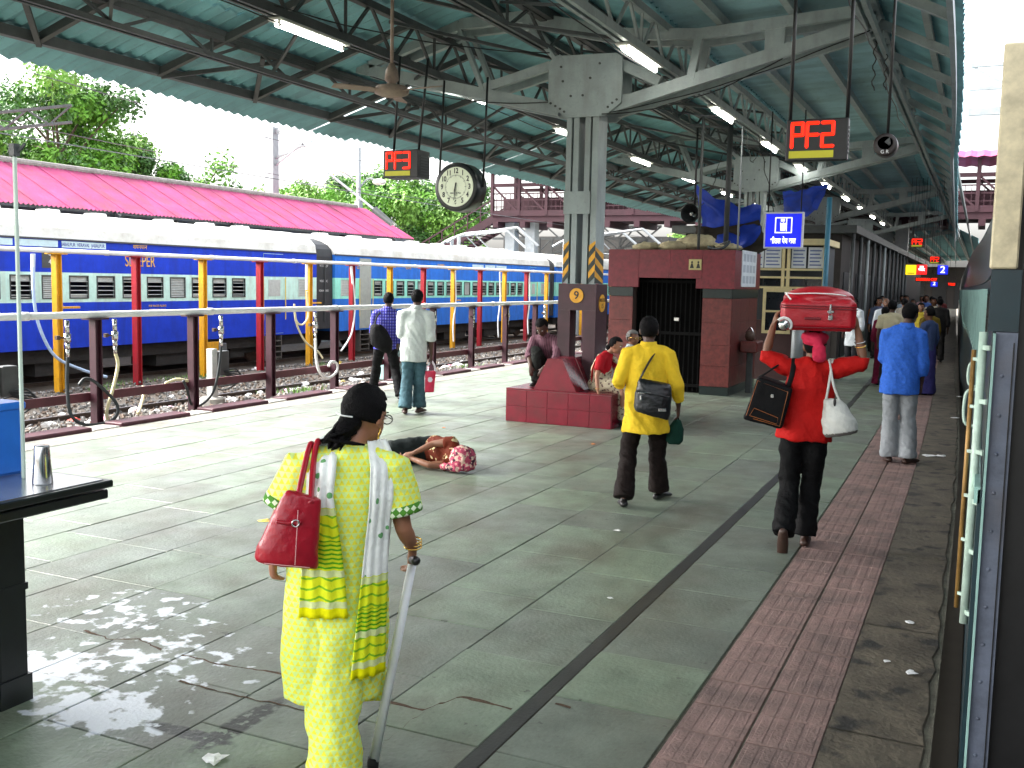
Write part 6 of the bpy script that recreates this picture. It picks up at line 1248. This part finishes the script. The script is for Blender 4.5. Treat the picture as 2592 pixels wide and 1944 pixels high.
# ---------------------------------------------------------------- porter in red
redc = cl('red_cotton', (.48,.010,.008), rough=.75); blt = cl('black_trousers', (.004,.004,.005))
por, K = person('porter in a red shirt carrying a red suitcase on his head', (-1.11,7.42,0), 8.5, dict(pel=(.02,0,.88), wst=(.03,0,1.0), chest=(.04,0,1.18), shc=(.04,0,1.30), neck=(.05,.01,1.37), head=(.06,.03,1.462), hd=(.0,1,-.1), shL=(-.135,0,1.305), elL=(-.275,.0,1.385), wrL=(-.232,.05,1.60), fL=(.25,.25,1), nL=(1,.2,-.1), shR=(.215,0,1.305), elR=(.395,.0,1.36), wrR=(.345,.05,1.585), fR=(-.2,.25,1), nR=(-1,.2,-.1),
  hiL=(-.06,0,.86), hiR=(.10,0,.86), knL=(-.07,.03,.47), anL=(-.09,-.22,.14), tL=(0,.35,-.95), knR=(.085,.10,.47), anR=(.06,.04,.08), tR=(.1,1,0)), .93, .009, 'brown', 'short', None,
  dict(mat=redc, hem=[(.015,0,.79),(.02,0,.9)], hw=[1.08,1.04], w=.192, d=.70, sleeve=.56, sw=1.12, collar=0, fold=.012), dict(mat=blt, b=.088, over=.0), brownl, curl=.55)
mb = MB(); mb.ell((.06,.02,1.525),(.10,.115,.045)); mb.tube(spline([(.07,-.085,1.53),(.085,-.10,1.46),(.09,-.105,1.40),(.085,-.10,1.355)]), [.03]*10+[.045]*8+[.05]*7+[.04]*4+[.015]*2, 12, True, [.5]*31); mb.ell((.06,.0,1.50),(.085,.10,.05)); remeshed(mb,'head_cloth',cl('pink_head_cloth', (.55,.03,.08)),.008,2,.007,(16,16,10),2.,por)
for z, rr, mt in ((1.47,.033,'gold'),(1.50,.034,None)): mb = MB(); c_ = K['elR'].lerp(K['wrR'],(z-1.36)/.225); mb.tube([c_+V((math.cos(a)*rr,math.sin(a)*rr,math.sin(a*1)*.006+math.cos(a)*.005)) for a in [j*math.pi/10 for j in range(21)]], .005, 6); mb.build('bracelet', MATS['gold'] if mt else chrome, por, True)
sc_m = M('red_luggage_cloth', (.40,.004,.014), .35, 0, .22, 7, .12, 60); su = thing('suitcase', 'large red wheeled suitcase balanced on the porter', 'suitcase', (-1.11,7.42,0), R(8.5))
mb = MB()
def rbox(mb, x0,x1,y0,y1,z0,z1,b): mb.bbox(x0,x1,y0,y1,z0,z1,b)
rbox(mb,-.185,.325,-.16,.24,1.575,1.80,.035); mb.ell((.07,.04,1.80),(.245,.195,.088),24,10); remeshed(mb,'shell',sc_m,.010,2,.003,(8,8,8),1.,su)
mb = MB()
for z in (1.735,1.752): mb.tube([(-.188,-.155,z),(-.15,-.168,z),(.29,-.168,z-.004),(.33,-.155,z-.006)], .004, 6)
mb.tube([(-.19,-.16,1.60),(.32,-.166,1.60)], .005, 6); mb.build('piping', M('dark_red_trim', (.16,.004,.01), .4), su, True)
mb = MB(); mb.tube(spline([(-.16,-.09,1.838),(-.10,-.135,1.832),(.05,-.152,1.838),(.2,-.148,1.832),(.25,-.13,1.822)]), [.004]+[.009]*39+[.004], 8, True, [.5]*41); mb.tube(spline([(-.15,-.11,1.83),(-.125,-.15,1.80),(-.115,-.155,1.79)]), .006, 6); mb.build('zip', white, su, True)
mb = MB(); mb.bbox(.145,.158,-.182,-.168,1.70,1.765,.003); mb.bbox(.13,.175,-.185,-.170,1.705,1.722,.003); mb.bbox(.138,.168,-.192,-.170,1.655,1.69,.005); mb.tube([(.143,-.18,1.69),(.143,-.18,1.705),(.163,-.18,1.705),(.163,-.18,1.69)], .003, 6); mb.build('padlock', chrome, su)
mb = MB(); mb.lathe([(.001,-.195),(.030,-.195),(.036,-.185),(.036,-.16)],24,(-.155,0,1.612),'y'); mb.build('wheel', chrome, su, True); mb = MB(); mb.tube([(-.155+.05*math.cos(a),-.172,1.612+.05*math.sin(a)) for a in [-.6+k*.22 for k in range(15)]], .010, 8); mb.build('wheel_housing', white, su, True); mb = MB(); mb.bbox(-.02,.09,-.178,-.166,1.655,1.672,.004); mb.build('side_handle', MATS['dark_red_trim'], su)
bkc = cl('black_nylon', (.005,.005,.006), rough=.75, bump=.3); df = thing('duffel_bag', 'black bag with orange piping hanging at the left side of the porter', 'bag', (-1.11,7.42,0), R(8.5))
q_ = [(-.405,.935),(-.135,.875),(-.075,1.165),(-.315,1.245)]; mb = MB()
def extrude(mb, poly, y0, y1): mb.prism(poly, y0, y1, 'y')
extrude(mb, q_, -.20, .06); remeshed(mb,'bag_body',bkc,.012,4,.007,(7,7,7),3.,df)
orp = M('orange_piping', (.32,.09,.01), .6); mb = MB(); P_ = [(-.385,-.198,.955),(-.15,-.205,.90),(-.105,-.205,1.145),(-.315,-.198,1.215),(-.385,-.198,.955)]; mb.tube(P_, .0024, 6); P_ = [(-.36,-.204,.965),(-.17,-.21,.915),(-.165,-.21,.96),(-.33,-.206,1.02),(-.36,-.204,.965)]; mb.tube(P_, .0020, 6); mb.build('piping', orp, df)
mb = MB(); mb.tube(spline([(-.30,-.10,1.235),(-.20,-.06,1.31),(-.13,.0,1.37),(-.10,.05,1.34)]), .018, 8, True, [.35]*31); mb.tube(spline([(-.11,-.12,1.16),(-.085,-.105,1.26),(-.075,-.03,1.365),(-.08,.05,1.34)]), .018, 8, True, [.35]*31); mb.build('strap', bkc, df, True); mb = MB(); mb.bbox(-.22,-.20,-.212,-.2,1.10,1.125,.002); mb.build('zip_pull', chrome, df)
wb = thing('cloth_bag', 'white cloth bag with a dark base hanging at the right side of the porter', 'bag', (-1.11,7.42,0), R(8.5)); wcl = cl('white_bag_cloth', (.62,.63,.60), rough=.6); mb = MB(); mb.rings([(.265,-.09,.845,.10,.06,0,.02),(.258,-.09,.875,.122,.085,0,.02),(.245,-.09,.96,.115,.085,0,.01),(.215,-.09,1.06,.075,.06),(.195,-.09,1.10,.058,.035)], 24); remeshed(mb,'bag_body',[wcl, cl('bag_base_grey', (.20,.19,.18))],.010,2,.009,(9,9,9),6.,wb,lambda p: 1 if p.z < .872+.02*(p.x-.26)/.1 else 0)
mb = MB(); mb.tube(spline([(.155,-.11,1.10),(.17,-.09,1.22),(.185,-.02,1.365),(.19,.04,1.34)]), .009, 8); mb.tube(spline([(.245,-.11,1.09),(.20,-.10,1.20),(.165,-.03,1.36),(.165,.04,1.34)]), .009, 8); mb.build('handle', wcl, wb, True); mb = MB(); mb.ell((.212,-.15,1.085),(.010,.008,.03)); mb.build('opening', black, wb)
# ---------------------------------------------------------------- man in blue shirt
bsh = cl('blue_shirt', (.045,.16,.62), rough=.8, vs=40, var=.2); gtr = cl('pale_grey_trousers', (.30,.32,.34)); 
person('man in a bright blue shirt and grey trousers standing on the red tiles', (-.68,11.62,0), 3.3, dict(pel=(-.05,0,.95), wst=(-.05,0,1.10), chest=(-.045,0,1.30), shc=(-.04,-.01,1.425), neck=(-.01,.0,1.50), head=(.01,.03,1.615), hd=(.3,1,-.15), shL=(-.20,0,1.405), shR=(.12,0,1.40), elL=(-.235,.03,1.13), wrL=(-.15,.2,1.05), fL=(.4,1,0), nL=(0,0,-1), elR=(.165,-.02,1.09), wrR=(.16,.06,.87), hiL=(-.13,0,.92), hiR=(.035,0,.92), knL=(-.13,.02,.5), knR=(.05,.02,.5), anL=(-.125,-.0,.085), anR=(.07,-.03,.085), tR=(.55,.8,0), tL=(-.2,1,0)), 1.0, .011, 'dark', 'short', None, dict(mat=bsh, hem=[(-.055,0,.755),(-.055,0,.9)], hw=[1.05,1.02], w=.19, d=.72, sleeve=.78, sw=1.15, collar=1, fold=.011), dict(mat=gtr, b=.098, over=.02), brownl)
# ---------------------------------------------------------------- man in white, man in purple
wsh = cl('white_kurta', (.58,.62,.60), rough=.8); den = cl('grey_denim', (.06,.12,.145), vs=9, var=.4)
wm_, K = person('man in a loose white shirt and jeans carrying a red plastic bag', (-7.14,12.19,0), 30.4, dict(pel=(.02,0,.95), wst=(.02,0,1.1), chest=(.03,0,1.28), shc=(.035,0,1.415), neck=(.045,0,1.50), head=(.055,.02,1.615), hd=(.2,1,0), shL=(-.135,0,1.395), shR=(.205,0,1.39), elL=(-.165,.0,1.12), wrL=(-.12,.15,.98), elR=(.25,-.03,1.08), wrR=(.258,.03,.82), hiL=(-.06,0,.92), hiR=(.1,0,.92), knL=(-.07,.02,.5), anL=(-.10,-.10,.09), knR=(.10,.06,.5), anR=(.09,.04,.085), tR=(.5,.85,0)), 1.0, .011, 'dark', 'short', None, dict(mat=wsh, hem=[(.012,0,.73),(.012,0,.9)], hw=[.98,1.0], w=.185, d=.66, sleeve=.6, sw=1.35, collar=1, fold=.010), dict(mat=den, b=.10, over=.0), brownl)
pbag = thing('plastic_bag', 'red and white plastic carrier bag held by the man in white', 'bag', (-7.14,12.19,0), R(30.4)); rpl = M('red_plastic', (.60,.02,.07), .4, 0, .25, 8); mb = MB(); mb.rings([(.22,.03,.30,.075,.035),(.222,.03,.32,.085,.045),(.235,.03,.5,.085,.04),(.245,.03,.60,.085,.03)], 20); o = remeshed(mb,'bag_body',[rpl,M('white_plastic', (.72,.66,.72), .4, 0, .15, 8)],.010,2,.006,(14,14,5),3.,pbag,lambda p: 1 if (p.x < .175 or ((p.x-.245)**2+(p.z-.48)**2 < .0012)) else 0)
mb = MB(); mb.tube(spline([(.19,.03,.59),(.20,.03,.66),(.25,.03,.72),(.27,.03,.735)]), .014, 8); mb.tube(spline([(.315,.03,.59),(.31,.03,.66),(.28,.03,.72),(.262,.03,.735)]), .014, 8); mb.build('handle', MATS['white_plastic'], pbag, True)
psh = cl('purple_striped_shirt', (.06,.06,.42), extra=stripes(0,26,(.30,.30,.62),.3,(2,22,(.03,.02,.16),.4)))
person('man in a purple checked shirt striding beside the pipeline', (-8.36,13.42,0), 31.9, dict(pel=(.01,0,.90), wst=(.015,0,1.04), chest=(.02,0,1.24), shc=(.025,0,1.345), neck=(.035,0,1.42), head=(.05,.02,1.545), hd=(.1,1,-.1), shL=(-.145,0,1.33), shR=(.195,0,1.33), elL=(-.19,.02,1.05), wrL=(-.14,.16,.92), elR=(.215,-.05,1.03), wrR=(.165,-.02,.74), hiL=(-.07,0,.88), hiR=(.09,0,.88), knL=(-.13,.22,.50), anL=(-.185,.42,.10), knR=(.16,.02,.47), anR=(.235,-.14,.09), tL=(0,1,.1), tR=(.1,1,-.1)), .96, .012, 'dark', 'short', None, dict(mat=psh, hem=[(.005,0,.77)], w=.19, d=.66, sleeve=.75, sw=1.1, collar=1, fold=.010), dict(mat=blt, b=.082), sole)
bg = thing('shoulder_bag', 'black cloth bag on the hip of the man in purple', 'bag', (-8.36,13.42,0), R(31.9)); mb = MB(); mb.rings([(-.05,-.24,.77,.10,.06,0,-.05),(-.05,-.24,.82,.16,.10,0,-.05),(-.06,-.24,.98,.175,.11,0,-.05),(-.10,-.23,1.12,.13,.09,0,-.04),(-.13,-.22,1.18,.06,.04)],24); remeshed(mb,'bag_body',bkc,.014,3,.008,parent=bg); mb = MB(); mb.tube(spline([(-.16,-.2,1.17),(-.12,-.12,1.30),(-.03,.0,1.385),(.04,.08,1.32)]), .016, 8, True, [.4]*31); mb.build('strap', bkc, bg)
# ---------------------------------------------------------------- people on the bench
dkst = cl('mauve_striped_shirt', (.20,.10,.13), extra=stripes(0,30,(.05,.025,.035),.28)); def_tr = cl('charcoal_trousers', (.018,.020,.018))
X0, Y0_ = -5.45, 13.1
def W(x, y, z): return (-(x-X0), -(y-Y0_), z)
person('man in a striped shirt bent over one raised foot on the bench', (X0,Y0_,0), 180, dict(pel=W(-5.45,13.28,.57), wst=W(-5.45,13.22,.74), chest=W(-5.46,13.08,.95), shc=W(-5.465,12.98,1.08), neck=W(-5.468,12.93,1.15), head=W(-5.47,12.84,1.25), hd=(0,.75,-.7), hu=(0,.7,.7),
  shL=W(-5.29,12.99,1.07), shR=W(-5.64,12.99,1.07), elL=W(-5.24,12.85,.84), wrL=W(-5.36,12.66,.70), fL=(.4,.3,-.9), nL=(.3,-1,0), elR=W(-5.64,12.80,.85), wrR=W(-5.53,12.62,.72), fR=(-.2,.2,-1), nR=(.5,-1,0),
  hiL=W(-5.36,13.25,.56), knL=W(-5.28,12.85,.74), anL=W(-5.30,12.72,.53), tL=(0,1,0), hiR=W(-5.54,13.25,.56), knR=W(-5.53,12.78,.93), anR=W(-5.47,12.68,.53), tR=(0,1,0)), .97, .012, 'dark', 'short', None, dict(mat=dkst, hem=[W(-5.45,13.28,.56)], w=.185, d=.7, sleeve=.62, sw=1.15, collar=1, fold=.010), dict(mat=def_tr, b=.07), sole, front=(0,.8,-.3), hsc=1.05)
X0, Y0_ = -4.5, 12.6
def W(x, y, z): return (-(y-Y0_), x-X0, z)
sar = cl('sari_print', (.50,.44,.32), extra=lambda m,N,L,b,rp,geo: (lambda v: (L.new(geo.outputs['Position'], v.inputs['Vector']), L.new(mixcol(N,L,mth(N,L,'LESS_THAN',v.outputs['Distance'],.34),rp.outputs[0],(.10,.05,.05)),b.inputs['Base Color'])))((lambda v: (setattr(v.inputs['Scale'],'default_value',26), v)[1])(N.new('ShaderNodeTexVoronoi'))))
srw, K = person('woman in a patterned sari with red blouse sitting on the right end of the bench', (X0,Y0_,0), -90, dict(pel=W(-4.52,12.66,.56), wst=W(-4.50,12.65,.70), chest=W(-4.46,12.62,.83), shc=W(-4.43,12.6,.92), neck=W(-4.38,12.6,.98), head=W(-4.30,12.6,1.065), hd=(0,.95,-.25), hu=(0,.25,1),
  shL=W(-4.45,12.76,.90), shR=W(-4.45,12.44,.90), elL=W(-4.35,12.8,.70), wrL=W(-4.2,12.7,.62), fL=(0,1,-.1), nL=(0,0,-1), elR=W(-4.46,12.33,.66), wrR=W(-4.42,12.27,.50), fR=(0,.25,-1), nR=(0,1,0),
  hiL=W(-4.5,12.74,.53), hiR=W(-4.5,12.56,.53), knL=W(-4.17,12.68,.50), knR=W(-4.16,12.5,.50), anL=W(-4.13,12.66,.09), anR=W(-4.13,12.48,.09), tL=(0,1,0), tR=(0,1,0)), .84, .010, 'tan', 'bun', None, dict(mat=cl('red_blouse', (.42,.010,.02)), name='blouse', hem=[W(-4.49,12.65,.72)], w=.18, d=.75, sleeve=.34, sw=1.1, fold=.006), None, sole, front=(0,.8,.2), curl=.25)
mb = MB(); mb.capsule([W(-4.53,12.66,.53),W(-4.35,12.6,.535),W(-4.17,12.59,.50)], [.17,.155,.135], 18, [.7,.65,.7]); mb.tube([W(-4.17,12.59,.52),W(-4.13,12.58,.3),W(-4.12,12.57,.10)], [.13,.125,.14], 18); mb.capsule([W(-4.53,12.66,.55),W(-4.49,12.65,.76)], [.165,.155], 16, [.75,.75]); remeshed(mb,'sari_skirt',sar,.011,3,.010,(9,9,9),2.,srw)
mb = MB(); mb.capsule([W(-4.62,12.68,.6),W(-4.60,12.66,.75),W(-4.53,12.68,.90),W(-4.44,12.72,.945),W(-4.33,12.7,.85)], [.10,.11,.10,.07,.06], 14, [.55]*5, (0,1,0)); remeshed(mb,'sari_drape',sar,.011,3,.008,(9,9,9),3.,srw)
mb = MB(); mb.tube(spline([W(-4.60,12.54,.55),W(-4.59,12.52,.75),W(-4.50,12.53,.93),W(-4.40,12.56,.95)]), .022, 8, True, [.4]*31); mb.build('sari_border', cl('red_border', (.5,.01,.015)), srw, True); mb = MB(); c_ = V(W(-4.425,12.275,.515)); mb.tube([c_+V((math.cos(a)*.026,math.sin(a)*.026,0)) for a in [j*math.pi/8 for j in range(17)]], .004, 6); mb.build('bangle', MATS['gold'], srw)
mb = MB(); mb.ell(K['head']+V((0,-.10,-.03)),(.04,.045,.045)); mb.build('hair_bun', hairm, srw, True)
X0, Y0_ = -4.52, 13.9
old, K = person('grey haired man in spectacles sitting behind the woman in the sari', (X0,Y0_,0), -90, dict(pel=W(-4.55,13.9,.56), wst=W(-4.55,13.9,.70), chest=W(-4.54,13.9,.82), shc=W(-4.53,13.9,.92), neck=W(-4.52,13.9,.99), head=W(-4.49,13.88,1.10), hd=(.35,.95,-.1), shL=W(-4.53,14.07,.91), shR=W(-4.53,13.73,.91), elL=W(-4.48,14.12,.68), wrL=W(-4.28,14.0,.62), elR=W(-4.48,13.68,.68), wrR=W(-4.28,13.78,.62), fL=(0,1,-.2), fR=(0,1,-.2), nL=(0,0,-1), nR=(0,0,-1),
  hiL=W(-4.52,13.98,.53), hiR=W(-4.52,13.82,.53), knL=W(-4.12,13.98,.50), knR=W(-4.12,13.82,.50), anL=W(-4.10,13.98,.09), anR=W(-4.10,13.82,.09)), .9, .013, 'brown', 'short', greyhair, dict(mat=cl('pale_check_shirt', (.55,.60,.62), extra=stripes(0,40,(.30,.36,.42),.2,(2,40,(.3,.36,.42),.2))), hem=[W(-4.55,13.9,.6)], w=.185, d=.68, sleeve=.4, collar=1), dict(mat=def_tr, b=.08), sole, front=(0,1,.1))
mb = MB(); f = V(K['hd']).normalized(); r = f.cross(V((0,0,1))).normalized()
for s in (-1,1): mb.tube([K['head']+f*.102+r*s*.033+V((0,0,.01))+(r*math.cos(a)*.023+V((0,0,math.sin(a)*.018))) for a in [k*math.pi/8 for k in range(17)]], .003, 5)
mb.tube([K['head']+f*.102+r*.056+V((0,0,.012)), K['head']+r*.08+V((0,0,.012))], .003, 5); mb.build('spectacles', MATS['gold'], old, True)
# ---------------------------------------------------------------- sleeping man on the floor
X0, Y0_ = -4.9, 8.8
def W(x, y, z): return (x-X0, y-Y0_, z)
pr_t = cl('orange_print_tshirt', (.13,.022,.007), extra=lambda m,N,L,b,rp,geo: L.new(mixcol(N,L,noise_fac(N,L,geo.outputs['Position'],13,.58,.62),rp.outputs[0],(.62,.52,.28)),b.inputs['Base Color']))
slp, K = person('man asleep on the floor with a pink scarf over his head', (X0,Y0_,0), 0, dict(pel=W(-5.03,8.97,.15), wst=W(-4.92,8.92,.145), chest=W(-4.78,8.85,.15), shc=W(-4.66,8.79,.15), neck=W(-4.60,8.75,.14), head=W(-4.53,8.70,.115), hd=(-.35,-.9,.1), hu=(.9,-.35,0),
  shL=W(-4.68,8.80,.27), shR=W(-4.63,8.72,.06), elL=W(-4.88,8.76,.24), wrL=W(-5.04,8.64,.15), fL=(-1,-.2,-.2), nL=(0,.3,-1), elR=W(-4.84,8.60,.055), wrR=W(-5.06,8.62,.10), fR=(-1,-.1,.1), nR=(0,.5,1),
  hiL=W(-5.05,8.95,.20), hiR=W(-5.03,8.96,.09), knL=W(-5.32,8.72,.17), knR=W(-5.34,8.66,.075), anL=W(-5.64,8.92,.13), anR=W(-5.66,8.84,.06), tL=(-1,0,0), tR=(-1,0,0)), .93, .010, 'brown', 'short', None, dict(mat=pr_t, hem=[W(-5.0,8.96,.15)], w=.155, d=.8, sleeve=.22, fold=.007), dict(mat=cl('dark_jeans', (.016,.022,.022)), b=.062), None, front=(-.4,-.9,0))
for s in (0,):
    mb = MB(); mb.ell(K['head']+V((.01,.01,.02)),(.135,.125,.125),22,16); mb.ell(K['head']+V((-.06,-.10,-.06)),(.13,.05,.04),16,8); mb.ell(K['head']+V((.06,.0,-.04)),(.09,.11,.06),16,8)
    sc_ = remeshed(mb,'head_scarf',cl('pink_patterned_scarf', (.45,.08,.14), extra=lambda m,N,L,b,rp,geo: L.new(mixcol(N,L,noise_fac(N,L,geo.outputs['Position'],26,.52,.56),mixcol(N,L,noise_fac(N,L,geo.outputs['Position'],17,.42,.5),(.05,.02,.035),rp.outputs[0]),(.62,.42,.34)),b.inputs['Base Color'])),.009,2,.014,(16,16,16),7.,slp)
# ---------------------------------------------------------------- people further along
def simple(label, loc, heading, h, shirtc, legc, skin='dark', skirt=False, hairs='short', sleeve=.8, J=None, hem=None, hm=None, face=True):
    s = h/1.705; nm = label.replace(' ','_')[:40]
    lg = dict(mat=cl('lower_'+nm, legc), b=.09)
    if skirt: lg = dict(mat=cl('lower_'+nm, legc), name='skirt', skirt=[(0,0,1.06*s),(0,0,.85*s),(0,0,.4*s),(0,0,.03*s)], rad=[.15,.19,.19,.21], sq=[.75,.75,.85,.9])
    return person(label, loc, heading, J, s, .016, skin, hairs, hm, dict(mat=cl('upper_'+nm, shirtc), hem=hem or .80*s, w=.19, d=.66, sleeve=sleeve, sw=1.15, collar=0), lg, sole, face=face)
simple('man in a cream shirt standing behind the man in blue', (-1.50,20.4,0), 0, 1.66, (.55,.50,.34), (.015,.012,.012), sleeve=.4)
simple('woman in a maroon dress half hidden behind the cream shirt', (-1.66,20.95,0), 20, 1.52, (.22,.02,.06), (.18,.012,.05), skirt=True, hairs='bun')
srp, K = simple('woman in a purple and teal sari facing left with a white cup', (-.80,19.5,0), 62, 1.55, (.06,.09,.20), (.055,.05,.19), skirt=True, hairs='bun', skin='brown', J=dict(elL=(-.22,.06,.98), wrL=(-.14,.26,1.06), fL=(.3,1,.2), nL=(1,0,0)))
t = thing('paper_cup', 'white paper cup held by the woman in the purple sari', 'cup', (-1.08,19.55,1.10)); mb = MB(); mb.lathe([(.03,-.05),(.042,.06)],14); mb.build('cup', white, t)
simple('person in a long white coat behind the porter', (-2.62,24.4,0), 150, 1.66, (.70,.74,.78), (.03,.03,.035), sleeve=.85, hem=.55)
simple('bald man in a white shirt beside the crowd', (-2.0,25.2,0), 200, 1.66, (.66,.70,.74), (.05,.05,.06), 'brown', hairs='bald', hm=greyhair)
simple('man in a pale shirt walking towards the camera', (-2.02,32.5,0), 185, 1.70, (.50,.62,.72), (.03,.03,.04), 'brown', sleeve=.4)
simple('woman in a yellow print dress in the crowd', (-1.30,26.5,0), 190, 1.55, (.62,.48,.06), (.10,.07,.05), 'brown', True, 'bun')
simple('man in a floral shirt in the crowd', (-1.18,30.5,0), 170, 1.66, (.55,.50,.38), (.05,.05,.05), 'brown')
simple('woman in an olive sari standing at the platform edge', (-.98,24.0,0), 30, 1.52, (.20,.14,.02), (.17,.11,.02), 'brown', True, 'bun')
simple('man in a blue shirt far back in the crowd', (-1.6,35.5,0), 180, 1.7, (.10,.18,.45), (.03,.03,.04), 'brown')
simple('man in black nearest the train in the crowd', (-.95,28.6,0), 0, 1.66, (.02,.018,.018), (.015,.014,.014))
simple('dark clothed person farther along the train in the crowd', (-1.25,33.5,0), 10, 1.62, (.03,.025,.02), (.02,.018,.016))
simple('man in a grey shirt far back near the hall', (-2.5,38,0), 180, 1.66, (.2,.2,.2), (.03,.03,.03), 'brown')
simple('person in dark green far down the platform', (-1.9,41,0), 0, 1.6, (.04,.08,.05), (.02,.02,.02), 'brown')
simple('person in a pale pink top far down the platform', (-2.2,45,0), 180, 1.6, (.5,.3,.32), (.03,.03,.03), 'brown', True, 'bun')
for i_, (x_, y_, hd_, c_, s_) in enumerate(((-1.75,27.6,0,(.35,.32,.28),False),(-2.45,28.8,170,(.10,.12,.2),False),(-2.75,31.5,20,(.45,.2,.1),True),(-1.55,38.5,0,(.5,.5,.5),False),(-2.05,36.6,190,(.4,.35,.12),True),(-1.35,40.5,10,(.2,.05,.05),False),(-2.9,35.0,180,(.6,.6,.62),False))): simple(('man in a fawn shirt walking away beside the hall','man in a navy shirt coming along by the hall pillars','woman in a rust dress near the hall pillars','man in a light grey shirt far off in the crowd','woman in a mustard dress far off in the crowd','man in a dark red shirt far off beside the train','man in a white shirt standing by the far hall')[i_], (x_,y_,0), hd_, 1.64 if not s_ else 1.54, c_, (.03,.028,.03), 'brown', s_, 'bun' if s_ else 'short')
# crouching worker by the far pipeline
person('worker in teal crouching beside the tracks behind a maroon post', (-12.6,20.7,bedz(-12.6)), 60, dict(pel=(0,-.1,.28), wst=(0,-.05,.42), chest=(0,.03,.58), shc=(0,.08,.68), neck=(0,.12,.75), head=(0,.17,.86), hd=(0,1,-.4), shL=(-.16,.08,.67), shR=(.16,.08,.67), elL=(-.2,.25,.5), wrL=(-.12,.42,.42), elR=(.2,.25,.5), wrR=(.12,.42,.42), fL=(0,1,-.3), fR=(0,1,-.3), nL=(0,0,-1), nR=(0,0,-1), hiL=(-.1,-.08,.26), hiR=(.1,-.08,.26), knL=(-.17,.28,.5), knR=(.17,.28,.5), anL=(-.13,.05,.09), anR=(.13,.05,.09)), .95, .016, 'dark', None, None, dict(mat=cl('teal_overall', (.12,.34,.36)), hem=[(0,-.1,.26)], w=.18, sleeve=.8), dict(mat=blt, b=.075), sole, front=(0,.8,-.4))

bpy.data.scenes.remove(WORK)
